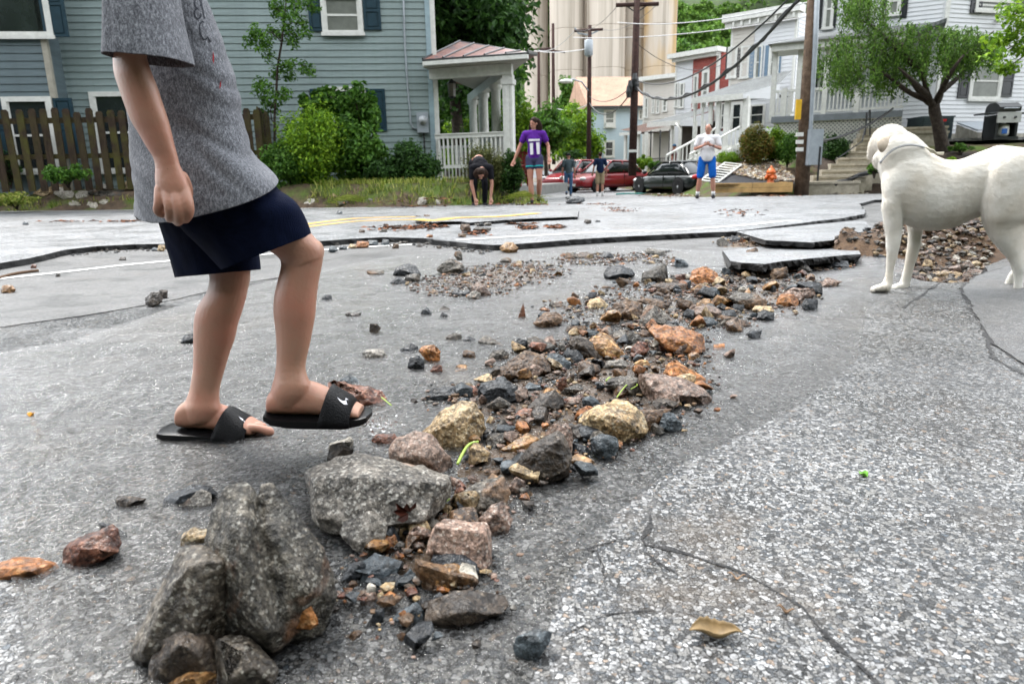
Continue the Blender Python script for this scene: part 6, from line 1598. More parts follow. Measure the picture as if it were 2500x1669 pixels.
# red slatted chairs on the porch
M_redw=plain('red_painted_wood',(0.17,0.012,0.014),0.5,0.2,6)
def slat_chair(x,y,label,rz):
    t=thing('porch_chair',PP.world(x,y,-.02),label,'chair','chairs on the porch',PP.rot+rz)
    for i in range(6):
        a=(i-2.5)*.085; m=MB(); m.box(a-.036,a+.036,.30,.325,.25,.95-.35*abs(i-2.5)/6*.6); o=m.build('back_slat',M_redw,t); 
    for i in range(5): MB().box(-.27,.27,-.3+i*.12,-.2+i*.12,.30,.325).build('seat_slat',M_redw,t)
    for s in(-1,1):
        MB().box(s*.30-.05,s*.30+.05,-.35,.3,.52,.545).build('arm',M_redw,t); MB().box(s*.30-.02,s*.30+.02,-.33,-.25,0,.52).build('leg',M_redw,t); MB().box(s*.27-.02,s*.27+.02,.22,.3,0,.52).build('leg',M_redw,t)
slat_chair(.9,.9,'red slatted garden chair on the porch next to the house wall',.2); slat_chair(1.75,1.1,'red slatted garden chair on the porch near the corner post',-.15)
M_redp=plain('maroon_panel',(0.13,0.012,0.014),0.6)
t=PP.thing('porch_screen','maroon boarded screen on the porch behind the white railing','screen')
for i in range(9):
    a=.15+i*.15; MB().box(a,a+.14,2.0,2.03,0,.95).build('board',M_redp,t)
for i in range(3): pass

# ---- generic row house on the right
def house(name,label,pl,depth,ztop,mat,floors,course=0.16,siding_on=True,cat='house'):
    t=pl.thing(name,label,cat); MB().box(0,pl.L,.0,depth,-.8,ztop).build('wall',mat,t)
    if siding_on: siding(t,0.06,pl.L-.06,0,ztop-.02,course,mat)
    m=MB(); m.box(-.04,.06,-.035,.08,0,ztop); m.build('corner_board',M_trim,t); m=MB(); m.box(pl.L-.06,pl.L+.04,-.035,.08,0,ztop); m.build('corner_board',M_trim,t)
    return t
# H1, nearest white house: street front and camera-side wall
P1a=Plane(1972,24.0,2262,22.3,1.35); P1b=Plane(2264,22.3,2900,25.6,1.35)
zT=7.2
h1=P1a.thing('house','nearest white clapboard house with black shutters and raised front porch','house')
MB().box(0,P1a.L,.0,.25,-.6,zT).build('wall',M_wsd,h1); siding(h1,0,P1a.L-.06,0,zT,.125,M_wsd)
d=P1b.A-P1a.A; sub=bpy.data.objects.new('side_wall',None)
m=MB().box(0,P1b.L,.02,.3,-.6,zT); w=m.build('side_wall',M_wsd,h1); w.rotation_euler=(0,0,P1b.rot-P1a.rot); w.location=(d.dot(P1a.u),d.dot(P1a.v),0)
siding(w,0.10,P1b.L,.25,zT,.125,M_wsd)
MB().box(-.02,.12,-.04,.10,0,zT).build('corner_board',M_trim,w)
MB().box(.12,P1b.L,-.02,.02,-.5,.25).build('foundation',M_concrete,w)
# right wall windows (children of side wall)
window(w,P1b,(2378,318-320,2475,32),.11,glass=M_glass2); shutter(w,P1b,bxc(T6c,1000,-60,1085,108),M_blackp); shutter(w,P1b,bxc(T6c,1328,-60,1430,92),M_blackp)
window(w,P1b,bxc(T6c,990,470,1235,772),.12,glass=M_glass2); shutter(w,P1b,bxc(T6c,908,500,985,752),M_blackp); shutter(w,P1b,bxc(T6c,1228,490,1322,742),M_blackp)
# flood light
s,z=P1b.uz(*T6c(1190,165)); lf=MB(); lf.lathe([(.05,-.0),(.05,.04)],(s,-.06,z),10)
for k in(-1,1): lf.tube([(s,-.06,z),(s+k*.08,-.16,z-.02),(s+k*.12,-.2,z-.05)],[.02,.03,.055],8)
lf.build('flood_light',M_trim,w)
# front windows
def wx(par,pl,T,q,**k): return window(par,pl,bxc(T,*q),**k)
wx(h1,P1a,T5c,(1040,-80,1118,222),trim=.09,glass=M_glass2); shutter(h1,P1a,bxc(T5c,998,-80,1030,222),M_blackp); shutter(h1,P1a,bxc(T5c,1108,-80,1142,212),M_blackp)
wx(h1,P1a,T6c,(95,-100,195,205),trim=.09,glass=M_glass2); shutter(h1,P1a,bxc(T6c,66,-100,100,170),M_blackp); shutter(h1,P1a,bxc(T6c,195,-60,225,70),M_blackp)
wx(h1,P1a,T6c,(365,-100,475,120),trim=.09,glass=M_glass2); shutter(h1,P1a,bxc(T6c,338,-60,368,75),M_blackp); shutter(h1,P1a,bxc(T6c,476,-60,522,138),M_blackp)
wx(h1,P1a,T5c,(1000,425,1085,700),trim=.08); shutter(h1,P1a,bxc(T5c,962,425,1000,695),M_blackp)
# porch of H1
P1p=Plane(1880,22.2,2190,20.6,1.35)
hp=P1p.thing('porch','raised white front porch with spindle railing and lattice skirt, grey shingled roof','porch')
def zat(pl,px,py,off=0): return pl.uz(px,py,off)[1]
zfl=zat(P1p,1960,282); zrl=zat(P1p,1900,221); zev=zat(P1p,1880,130); L=P1p.L
MB().box(-.05,L,-.05,2.2,zfl-.18,zfl).build('deck',plain('porch_edge_grey',(0.18,0.2,0.22),0.6),hp)
MB().box(0,L,-.02,.06,zrl-.07,zrl).build('hand_rail',M_trim,hp); MB().box(0,L,0,.05,zfl+.06,zfl+.12).build('bottom_rail',M_trim,hp)
b0=MB().box(-.018,.018,0,.04,zfl+.12,zrl-.07).build('baluster',M_trim,hp,loc=(.1,0,0)); k=.2
while k<L-.05: share('baluster',b0.data,hp,(k,0,0)); k+=.105
for px in (1880,1908,1940,2005,2085): 
    s,_=P1p.uz(px,250); MB().box(s,s+.14,-.03,.11,zfl-.1,zev if px in(1880,1940,2005,2085) else zrl+.05).build('post',M_trim,hp)
MB().box(-.15,L+.1,-.25,.0,zev,zev+.22).build('fascia',M_trim,hp)
m=MB(); zt_=zat(P1p,1985,82,-1.9); m.add([(-.25,-.35,zev+.2),(L+.1,-.35,zev+.2),(L+.1,2.0,zt_),(.9,2.0,zt_),(-.25,2.2,zev+.2)],[(0,1,2,3),(0,3,4),(0,4,2,1)]); m.build('roof',M_shgrey,hp)
MB().box(-.2,L+.1,-.2,2.0,zev+.16,zev+.19).build('ceiling',M_trim,hp)
# lattice skirt
lat=MB(); zl0=0.05; zl1=zfl-.2
x=-1.5
while x<L+.2:
    for sg in (1,-1):
        a=[]; 
        x0_,x1_=(x,x+(zl1-zl0)) if sg>0 else (x+(zl1-zl0),x)
        t0=0;t1=1
        # clip to 0..L
        def cl(v): return max(0,min(L,v))
        if abs(x1_-x0_)>1e-6:
            ta=(cl(x0_)-x0_)/(x1_-x0_); tb=(cl(x1_)-x0_)/(x1_-x0_)
            if abs(tb-ta)>.05:
                p=(x0_+(x1_-x0_)*ta,zl0+(zl1-zl0)*ta); q=(x0_+(x1_-x0_)*tb,zl0+(zl1-zl0)*tb); w_=.022
                yy=.01 if sg>0 else .025
                lat.add([(p[0]-w_,yy,p[1]),(p[0]+w_,yy,p[1]),(q[0]+w_,yy,q[1]),(q[0]-w_,yy,q[1])],[(0,1,2,3)])
    x+=.11
lo=lat.build('lattice',M_trim,hp); lo['kind']='stuff'; md=lo.modifiers.new('t','SOLIDIFY'); md.thickness=.01
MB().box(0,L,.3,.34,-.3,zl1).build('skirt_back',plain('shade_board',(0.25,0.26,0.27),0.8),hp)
MB().box(0,L,-.01,.05,zl1,zl1+.06).build('skirt_rail',M_trim,hp)
# small gable end roof piece beside the corner
s_=P1a.uz(2215,50)[0]
m=MB(); ze=zat(P1a,2240,60,.6); m.add([(P1a.L-1.1,-1.3,ze-.35),(P1a.L+.05,-.9,ze+.05),(P1a.L+.05,.0,ze+.12),(P1a.L-1.1,0,ze+.12),(P1a.L-1.1,-1.3,ze-.45),(P1a.L+.05,-.9,ze-.05),(P1a.L+.05,0,ze-.05),(P1a.L-1.1,0,ze-.05)],[(0,1,2,3),(4,7,6,5),(0,4,5,1),(1,5,6,2),(0,3,7,4)]); m.build('porch_roof',M_shgrey,h1)

# H2 duplex
P2a=Plane(1771,35.3,1920,33.3,0.9)
h2=house('house','tall pale duplex, beige left half and white right half, with bracketed cornice','' and None or P2a,9,zat(P2a,1845,45),M_wsd,2,.17)
zt=zat(P2a,1845,45)
s_=P2a.uz(1836,200)[0]; MB().box(0.06,s_,-.03,-.0231,2.9,zt-.05).build('beige_front',M_bsd,h2)
siding(h2,.06,s_,2.9,zt-.2,.17,M_bsd,-.03)
m=MB(); m.box(-.35,P2a.L+.25,-.45,.3,zt-.05,zt+.28); m.box(-.25,P2a.L+.15,-.3,0,zt-.3,zt-.05); m.build('cornice',M_trim,h2)
br=MB().box(-.05,.05,-.4,-.3,zt-.3,zt-.05).build('bracket',M_trim,h2,loc=(.2,0,0)); k=.6
while k<P2a.L: share('bracket',br.data,h2,(k,0,0)); k+=.4
for q in ((302,358,378,600),(402,352,472,600),(508,350,570,605),(618,345,700,605)): wx(h2,P2a,T5c,q,trim=.1,glass=M_glass2)
for q in ((378,372,388,595),(290,375,302,595),(392,372,402,595)): shutter(h2,P2a,bxc(T5c,*q),M_blackp)
for q in ((472,358,504,598),(545,355,572,598),(590,350,620,600),(690,340,712,600)): shutter(h2,P2a,bxc(T5c,*q),M_blues)
for q in ((250,790,285,980),(330,790,415,1010),(470,800,590,960)): wx(h2,P2a,T5c,q,trim=.08)
P2p=Plane(1697,32.5,1812,31.0,.6); hp2=P2p.thing('porch','grey-roofed front porch with white posts, second from the right','porch')
ze=zat(P2p,1760,236); L=P2p.L; zt2=zat(P2p,1740,205,-1.6)
s3=P2p.uz(1900,212,-1.0)[0]
m=MB(); m.add([(-.15,-.3,ze),(L,-.3,ze),(s3,1.2,ze+.45),(s3,2.6,zt2+.35),(1.0,2.6,zt2+.1)],[(0,1,2,3,4)]); m.add([(-.15,-.3,ze-.02),(L,-.3,ze-.02),(s3,1.2,ze-.02),(s3,2.6,ze-.02),(-.15,2.6,ze-.02)],[(4,3,2,1,0)]); fix_normals(m.build('roof',M_shgrey,hp2))
MB().box(-.15,L,-.34,-.30,ze-.22,ze+.02).build('fascia',M_trim,hp2)
m=MB(); m.add([(L,-.32,ze-.2),(s3,1.2,ze-.2),(s3,1.2,ze+.42),(L,-.32,ze+.0)],[(0,1,2,3)]); m.build('gable_side',M_wsd,hp2)
for x0,x1 in ((50,66),(110,124),(166,190),(222,250),(284,320),(425,466)):
    s0_=P2p.uz(*T5c(x0,900))[0]; s1_=P2p.uz(*T5c(x1,900))[0]; MB().box(s0_,s1_,-.15,-.15+(s1_-s0_),-.2,ze-.1).build('post',M_trim,hp2)
zr=zat(P2p,1740,322)
s0_=P2p.uz(1752,330)[0]; MB().box(s0_,L+2.2,-.1,-.02,-.2,zr).build('rail_panel',M_wsd,hp2)
# porch steps rail
a=P2p.uz(1733,312,1.0); b_=P2p.uz(1632,380,2.2)
tp=thing('stair_railing',P2p.A,'white slanted railing of the wooden stairs behind the man in white','railing',None,P2p.rot)
for off in (0,1.1):
    A3=Vector((a[0]+off,-.4,a[1])); B3=Vector((b_[0]+off,-2.4,b_[1]))
    MB().tube([A3,B3],.05,6).build('hand_rail',M_trim,tp); MB().tube([A3-Vector((0,0,.7)),B3-Vector((0,0,.75))],.04,6).build('bottom_rail',M_trim,tp)
    for i in range(13):
        p=A3.lerp(B3,i/12); MB().box(p.x-.02,p.x+.02,p.y-.02,p.y+.02,p.z-.75,p.z).build('baluster' if 0<i<12 else 'post',M_trim,tp)
m=MB()
for i in range(7):
    q=Vector((a[0],-.4,a[1]-.75)).lerp(Vector((b_[0],-2.4,b_[1]-.8)),i/6); MB().box(q.x-.1,q.x+1.2,q.y-.3,q.y+.05,q.z-.2,q.z).build('tread',M_trim,tp)
sw=bpy.data.objects.new('side_wall',MB().box(0,.02,0,.02,0,.1).build('side_wall',M_wsd,None).data); bpy.data.objects.remove([o for o in COL.objects if o.name.startswith('side_wall')][-1]); COL.objects.link(sw); sw.parent=h2; sw.location=(P2a.L+.03,.1,0); sw.rotation_euler=(0,0,R(90))
siding(sw,0.05,8.8,0,zt-.1,.17,M_wsd)
# H3 red brick and white duplex
P3a=Plane(1643,41,1740,39,0.4)
zt=zat(P3a,1700,136)
h3=house('house','brick-red and white duplex with two arched windows','' and None or P3a,8,zt,M_wsd,2,.2)
s_=P3a.uz(1692,200)[0]; MB().box(s_,P3a.L-.06,-.06,-.03,0,zt-.02).build('brick_front',M_brick,h3)
MB().box(P3a.L,P3a.L+.12,-.06,.1,0,zt).build('downpipe',M_trim,h3)
m=MB(); dd=Vector((P3a.L+.12,0.05,0)); m.box(P3a.L+.12,P3a.L+.16,.1,8,0,zt).build('side_wall',M_brick,h3)
m=MB(); m.box(-.3,P3a.L+.3,-.5,.3,zt-.02,zt+.22); m.box(-.1,P3a.L+.1,-.3,0,zt-.2,zt-.02); m.build('cornice',M_trim,h3)
for q in ((882,560,918,800),(945,525,998,810)): wx(h3,P3a,T4c,q,trim=.1,off=.06,arch=True,mat=M_trim,glass=M_glass2)
for q in ((745,612,775,790),(782,612,818,795)): wx(h3,P3a,T4c,q,trim=.08,glass=M_glass2)
P3p=Plane(1586,38,1665,36.5,.2); hp3=P3p.thing('porch','grey shingled porch roof with white gutter pipe before the brick-red house','porch')
ze=zat(P3p,1625,297); L=P3p.L; s3=P3p.uz(1732,276,-1.2)[0]; zt2=zat(P3p,1650,268,-2)
m=MB(); m.add([(0,-.3,ze),(L,-.3,ze-.05),(s3,1.3,ze+.45),(s3,3,zt2+.1),(1.6,3,zt2+.1)],[(0,1,2,3,4)]); m.add([(0,-.3,ze-.08),(L,-.3,ze-.12),(s3,1.3,ze-.1),(s3,3,ze-.1),(0,3,ze-.1)],[(4,3,2,1,0)]); m.build('roof',M_shgrey,hp3)
MB().box(0,L,-.34,-.3,ze-.25,ze-.02).build('fascia',M_trim,hp3); m=MB(); m.add([(L,-.32,ze-.3),(s3,1.3,ze-.3),(s3,1.3,ze+.4),(L,-.32,ze-.05)],[(0,1,2,3)]); m.build('gable_side',M_wsd,hp3)
for px in (1640,1660,1697,1718): 
    s=P3p.uz(px,330)[0]; MB().box(s,s+.14,-.15,-.03,-.2,ze-.1).build('post',M_trim,hp3)
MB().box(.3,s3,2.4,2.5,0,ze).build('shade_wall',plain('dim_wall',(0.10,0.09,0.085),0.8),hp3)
m=MB(); s=P3p.uz(1660,310)[0]; m.tube([(s,-.35,ze-.15),(s+.15,-.35,ze-.35),(s+.25,-.35,ze-.5),(s+.25,-.35,.0)],.05,8); m.build('downpipe',M_trim,hp3,True)
# H4 beige
P4a=Plane(1568,48,1644,46.5,0.2); zt=zat(P4a,1600,196)
h4=house('house','beige clapboard row house between the brick-red and pale blue ones','' and None or P4a,8,zt,M_bsd,2,.2)
m=MB(); m.box(-.3,P4a.L+.2,-.4,.3,zt,zt+.25); m.build('cornice',M_trim,h4)
for q in ((525,722,552,868),(578,735,598,835),(612,735,635,835),(655,738,692,822)): wx(h4,P4a,T4c,q,trim=.08,glass=M_glass2)
P4p=Plane(1520,45,1572,43.5,.1); hp4=P4p.thing('porch','brown shingled porch with black iron railing','porch')
ze=zat(P4p,1545,322); L=P4p.L; s3=P4p.uz(1632,312,-1)[0]; zt2=zat(P4p,1565,298,-2)
m=MB(); m.add([(0,-.3,ze+.15),(L,-.3,ze-.1),(s3,1.5,ze+.35),(s3,3,zt2+.1),(1.2,3,zt2+.2)],[(0,1,2,3,4)]); m.add([(0,-.3,ze),(L,-.3,ze-.2),(s3,1.5,ze),(s3,3,ze),(0,3,ze)],[(4,3,2,1,0)]); m.build('roof',M_shbrown,hp4)
MB().box(0,L,-.34,-.3,ze-.2,ze-.02).build('fascia',M_trim,hp4)
for px in (1527,1545,1558,1577): 
    s=P4p.uz(px,360)[0]; MB().box(s,s+.16,-.15,0,-.2,ze-.1).build('post',M_trim,hp4)
MB().box(.5,s3,2.2,2.3,0,ze).build('back_wall',M_bsd,hp4)
ir=MB()
for i in range(16): s=L*.9+i*.14; ir.box(s,s+.025,.3,.32,.3,1.25)
ir.box(L*.9,L*.9+2.2,.3,.33,1.25,1.3); ir.build('iron_railing',M_dkmetal,hp4)
for i in range(3): s=L*1.1+i*.75; MB().box(s,s+.06,.3,.36,.2,ze).build('iron_post',M_dkmetal,hp4)
# H5 pale blue
P5a=Plane(1441,52,1568,52.5,0.1); zt=zat(P5a,1500,262)
h5=house('house','pale blue house with salmon shingled roof at the end of the street','' and None or P5a,9,zt,M_lbsd,2,.2)
zr=zat(P5a,1500,188,-3.5)
m=MB(); m.add([(-.3,-.4,zt),(P5a.L+.2,-.4,zt),(P5a.L+.2,3.5,zr),(-.3,3.5,zr),(-.3,7.5,zt),(P5a.L+.2,7.5,zt)],[(0,1,2,3),(3,2,5,4),(0,3,4),(1,5,2)]); m.build('roof',M_shpink,h5)
MB().box(-.3,P5a.L+.2,-.46,-.4,zt-.12,zt+.06).build('gutter',M_dkmetal,h5)
window(h5,P5a,bxc(T4c,222,808,310,943),.14,glass=M_glass2); window(h5,P5a,bxc(T4c,222,1033,303,1160),.14,glass=M_glass)
window(h5,P5a,bxc(T4c,478,810,510,880),.12,glass=M_glass2)
s=P5a.uz(*T4c(265,920),.1); m=MB(); m.box(s[0]-.3,s[0]+.3,-.35,-.06,s[1]-.2,s[1]+.15); m.build('window_cooler',M_trim,h5)
# tiny salmon-roofed building farther down
P6a=Plane(1402,70,1440,70,0.0); b6=P6a.thing('shed','low building with salmon roof beside the far pole','building')
MB().box(0,P6a.L+3,0,5,0,zat(P6a,1420,345)).build('wall',M_bsd,b6); z_=zat(P6a,1420,345); m=MB(); m.add([(-.4,-.4,z_),(P6a.L+3,-.4,z_),(P6a.L+3,3,z_+1.9),(1.6,3,z_+1.9)],[(0,1,2,3)]); m.build('roof',M_shpink,b6)

# ---- silos
def silom():
    b=NB('stained_concrete'); v=b.co((1,1,0.06)); n=b.noise(v,0.35,6,0.7); n2=b.noise(b.co((1,1,0.02)),0.7,5,0.7); n3=b.noise(b.co((1,1,.25)),.12,4,0.6)
    w=b.n('ShaderNodeTexWave'); w.bands_direction='Z'; w.inputs['Scale'].default_value=0.18; b.l(b.co(),w.inputs['Vector'])
    col=b.ramp(n.outputs[0],[(0.3,(0.40,0.35,0.29)),(0.6,(0.56,0.50,0.43))])
    col=b.mix(b.ramp(n2.outputs[0],[(0.5,0),(0.66,0.75)]),col,(0.20,0.17,0.13))
    col=b.mix(b.math('MULTIPLY',b.ramp(b.n('ShaderNodeSeparateXYZ').outputs[0],[(0,0),(1,0)]),1.0),col,(0,0,0))
    return b,col,n3
def silomat(name,och):
    b,col,n3=silom(); b.m.name=name
    col=b.mix(b.ramp(n3.outputs[0],[(0.42,0),(0.58,och)]),col,(0.50,0.30,0.075)); return b.bsdf(col,0.85,None,0.2)
M_silo=silomat('silo_concrete',0.0); M_silo_y=silomat('silo_concrete_ochre',0.85)
gs='concrete silos behind the street'
for px0,px1,Y,mat,lab in ((1283,1341,118,M_silo,'narrow grey concrete silo beside the big tree, leftmost'),(1346,1430,112,M_silo,'pale concrete silo behind the far utility poles'),(1436,1530,110,M_silo,'pale concrete silo, third of the row, behind the pole with transformer'),(1514,1578,114,M_silo_y,'tan-stained concrete silo half hidden behind its neighbours'),(1574,1652,110,M_silo_y,'ochre-stained concrete silo at the right end of the row')):
    a=AT(px0,300,Y); c=AT(px1,300,Y); r=(c.x-a.x)/2; prof=[(r,-2)]
    z=4
    while z<46: prof+=[(r,z-.08),(r-.06,z-.04),(r-.06,z+.04),(r,z+.08)]; z+=6
    prof+=[(r,46),(r*.3,48)]
    m=MB(); m.lathe(prof,(0,0,0),40); o=m.build('silo',mat,None,True,loc=((a.x+c.x)/2,Y+r,0)); autosmooth(o,35); tag(o,lab,'silo',gs)
# connecting wall behind the silos
a=AT(1380,300,121); c=AT(1645,300,121); m=MB(); m.box(a.x,c.x,121,123,-2,47); o=m.build('silo_back_wall',M_silo); tag(o,'flat concrete wall filling the gaps between the silos','wall')
# ---- hill
def hz(x,y): return -3+115*sm((y-150)/230)*(0.75+0.25*sm((x+40)/160))+6*nz(x,y,0.012,3)
M_hill=soilmat('hill_ground',(0.012,0.025,0.006),(0.03,0.055,0.012),(0.06,0.10,0.02),0.2)
terr('hill',list(np.arange(-260,261,12)),list(np.arange(140,460,10)),hz,M_hill)

# ---- ground details at the right: yard paving, steps, timber, beds
M_drive=asphalt('driveway_asphalt',70,0.16,1,0.3,True,0.3)
V=[];dr=[(9.6,19.6),(24,19.6),(24,26),(9.2,26)]
m=MB(); m.box(10.6,26,20.3,26,1.30,1.372); o=m.build('driveway',M_drive); tag(o,kind='structure')
M_step=plain('worn_concrete_step',(0.40,0.36,0.29),0.85,0.2,7,0.4,80)
st=thing('garden_steps',AT(1972,443,17.5),'worn concrete garden steps climbing to the white house porch','steps')
sl=[T5c(*p) for p in ((905,1392),(960,1345),(1025,1300),(1095,1253),(1145,1206),(1215,1160),(1285,1122))]+[T6c(*p) for p in ((105,1100),(135,1060),(160,1022),(165,985))]
for k,(px,py) in enumerate(sl):
    p=AT(px,py,17.5+.34*k); q=p-st.location; w_=1.25 if k<9 else 2.3
    m=MB(); M_=Matrix.Translation((q.x,q.y,0))@Matrix.Rotation(R(-14),4,'Z'); m.box(0,w_,0,.5,q.z-.06,q.z,M_); m.box(.0,w_-.02,.03,.5,q.z-.55,q.z-.061,M_); m.build('step',M_step,st)
# cheek of dark earth and black pipe beside the steps
m=MB(); pp=[AT(px,py,17.4+.0*i) for i,(px,py) in enumerate([T5c(1120,1420),T5c(1150,1395),T5c(1230,1385),T5c(1317,1350),T6c(60,1370),T6c(150,1340),T6c(290,1310),T6c(500,1300)])]
c0=pp[0].copy(); m.tube([p-c0 for p in pp],.055,10); o=m.build('drain_pipe',plain('black_corrugated_plastic',(0.012,0.012,0.014),0.4),None,True,loc=c0); tag(o,'black plastic drain pipe exposed in the washed-out bank by the steps','pipe')
mt=lambda x,y:-0.05+max(0,1.0*sm((y-(17.6 if x<9.9 else 16.6))/1.9)*sm((x-7.9)/.8))+0.12*nz(x,y,2.2,8)+.05*nz(x,y,7,8)
terr('washed_bank',list(np.arange(7.9,13,.12)),list(np.arange(16.4,19.6,.12)),lambda x,y:mt(x,y)*sm((x-7.9)/.5)-.03,M_darksoil)
# timber edging
tb=thing('timber_edging',AT(1742,462,17.7),'new yellow timber edging board around the gravel bed','edging')
a=AT(1742,447,17.7); b_=AT(1936,449,17.0); m=MB()
M_tim=plain('new_timber',(0.46,0.29,0.12),0.6,0.2,5)
d=(b_-a); Lh=d.length; rz=math.atan2(d.y,d.x)
for i in range(2):
    for h_ in range(2):
        m=MB(); m.box(Lh*i/2+.004,Lh*(i+1)/2-.004,0,.09,.02+h_*.12,.132+h_*.12,Matrix.Translation((a.x-tb.location.x,a.y-tb.location.y,.06-tb.location.z))@Matrix.Rotation(rz,4,'Z')); m.build('board',M_tim,tb)
m=MB(); m.box(0,.09,0,2.5,.02,.25,Matrix.Translation((b_.x-tb.location.x-.05,b_.y-tb.location.y+.1,.06-tb.location.z))); m.build('board',M_tim,tb)
# gravel bed with black weed cloth
def zbed(x,y): return 0.28+0.55*sm((y-17.6)/2.2)+.03*nz(x,y,4,4)
x0=AT(1770,440,18).x; x1=AT(1945,440,18).x
terr('garden_bed',list(np.arange(x0-.4,x1+.05,.1)),list(np.arange(17.45,20.2,.1)),zbed,plain('weed_cloth',(0.02,0.02,0.024),0.7,0.3,8))
gp=[(x0+.9,18.2),(x1,17.75),(x1,20),(x0-.2,20.0),(x0,18.9)]
def gravel_world(name,poly,n,s0,s1,zf,mats,seed):
    rs=random.Random(seed); bm=bmesh.new(); bmesh.ops.create_icosphere(bm,subdivisions=1,radius=.5); base=np.array([v.co[:] for v in bm.verts]); fac=np.array([[v.index for v in f.verts] for f in bm.faces]); bm.free()
    Vs=[];Fs=[];Mi=[];k=0; r2=np.random.RandomState(seed)
    for i in range(n):
        x,y=pick(poly,rs); s=rs.uniform(s0,s1); v=base*(1+.2*r2.randn(len(base),1))*np.array([s*1.2,s,s*.7])+np.array([x,y,zf(x,y)+s*.2]); Vs.append(v);Fs.append(fac+k);k+=len(base);Mi+=[rs.randrange(len(mats))]*len(fac)
    o=np_obj(name,np.concatenate(Vs),np.concatenate(Fs),None); [o.data.materials.append(q) for q in mats]; o.data.polygons.foreach_set('material_index',Mi); return tag(o,kind='stuff')
gravel_world('gravel_bed',gp,2200,.05,.12,zbed,[SM['white'],SM['tan'],SM['grey'],SM['pink']],4)
# ------------------------------------------------------------------ vegetation
def leafmat(name,c0,c1,c2,tr=0.35):
    b=NB(name); g=b.n('ShaderNodeNewGeometry')
    col=b.ramp(g.outputs['Random Per Island'],[(0.0,c0),(0.5,c1),(1.0,c2)])
    n=b.noise(b.co(),1.7,3); col=b.mix(0.5,col,b.ramp(n.outputs[0],[(0.35,0.55),(0.65,1.2)]),'MULTIPLY')
    return b.bsdf(col,0.5,None,0.2,trans=(col,tr))
LM={
 'mid':leafmat('leaf_mid_green',(0.025,0.075,0.010),(0.07,0.17,0.022),(0.13,0.26,0.035)),
 'dark':leafmat('leaf_dark_green',(0.012,0.036,0.008),(0.032,0.085,0.016),(0.065,0.15,0.026)),
 'lime':leafmat('leaf_yellow_green',(0.05,0.12,0.008),(0.14,0.27,0.015),(0.27,0.42,0.03)),
 'olive':leafmat('leaf_olive',(0.05,0.06,0.018),(0.11,0.125,0.035),(0.19,0.20,0.07)),
 'red':leafmat('leaf_reddish_green',(0.06,0.07,0.012),(0.11,0.13,0.02),(0.22,0.12,0.03)),
 'hill':leafmat('leaf_hill',(0.05,0.11,0.018),(0.10,0.20,0.03),(0.17,0.29,0.05)),
 'weep':leafmat('leaf_weeping',(0.035,0.085,0.012),(0.085,0.18,0.025),(0.17,0.29,0.05)),
 'grass':leafmat('grass_blade',(0.08,0.13,0.015),(0.20,0.26,0.035),(0.42,0.40,0.12)),
}
M_bark=soilmat('bark',(0.018,0.013,0.010),(0.045,0.033,0.025),(0.10,0.08,0.06),12,0.9)
RS=np.random.RandomState(42)
def leaf_cloud(centers, radii, per, size, up=0.3, aspect=0.55, droop=0.0, rs=RS):
    """small folded leaves spread through clumps; returns V,F"""
    C_=np.repeat(np.asarray(centers,float),per,axis=0); Rr=np.repeat(np.asarray(radii,float).reshape(len(centers),-1)*np.ones((1,3)),per,axis=0)
    n=len(C_); d=rs.randn(n,3); d/=np.linalg.norm(d,axis=1,keepdims=True); rad=rs.rand(n,1)**0.45
    P=C_+d*Rr*rad
    nn=d*0.7+np.array([[0,0,up]])+rs.randn(n,3)*0.55; nn/=np.linalg.norm(nn,axis=1,keepdims=True)
    t=rs.randn(n,3)+np.array([[0,0,-droop]]); t-=nn*(t*nn).sum(1,keepdims=True); t/=np.linalg.norm(t,axis=1,keepdims=True); s=np.cross(nn,t)
    l=(size*(0.6+0.8*rs.rand(n,1))); w=l*aspect*0.5
    V=np.empty((n*4,3)); V[0::4]=P-t*l*.5; V[1::4]=P+s*w+nn*l*.08; V[2::4]=P+t*l*.5-nn*l*.1; V[3::4]=P-s*w+nn*l*.08
    k=np.arange(n)*4; F_=np.stack([k,k+1,k+2,k+3],1); return V,F_
def limb_tree(m,base,top,r,spread,n,seed,r2=0.3):
    q=random.Random(seed); base=Vector(base); top=Vector(top)
    mid=base.lerp(top,.5)+Vector((q.uniform(-.05,.05),q.uniform(-.05,.05),0))*(top-base).length
    m.tube([base-Vector((0,0,.2)),base.lerp(mid,.15),mid,top],[r*1.35,r,r*.7,r*.3],8)
    tips=[]
    for i in range(n):
        t=q.uniform(.35,.95); p=mid.lerp(top,(t-.5)*2) if t>.5 else base.lerp(mid,t*2); a=q.uniform(0,6.28); L=spread*q.uniform(.5,1.0)*(1.15-t*.5)
        e=p+Vector((math.cos(a)*L,math.sin(a)*L,L*q.uniform(.1,.7))); c=p.lerp(e,.5)+Vector((0,0,L*.12)); m.tube([p,c,e],[r*.38,r*.25,r*.08],5); tips.append(e)
    return tips
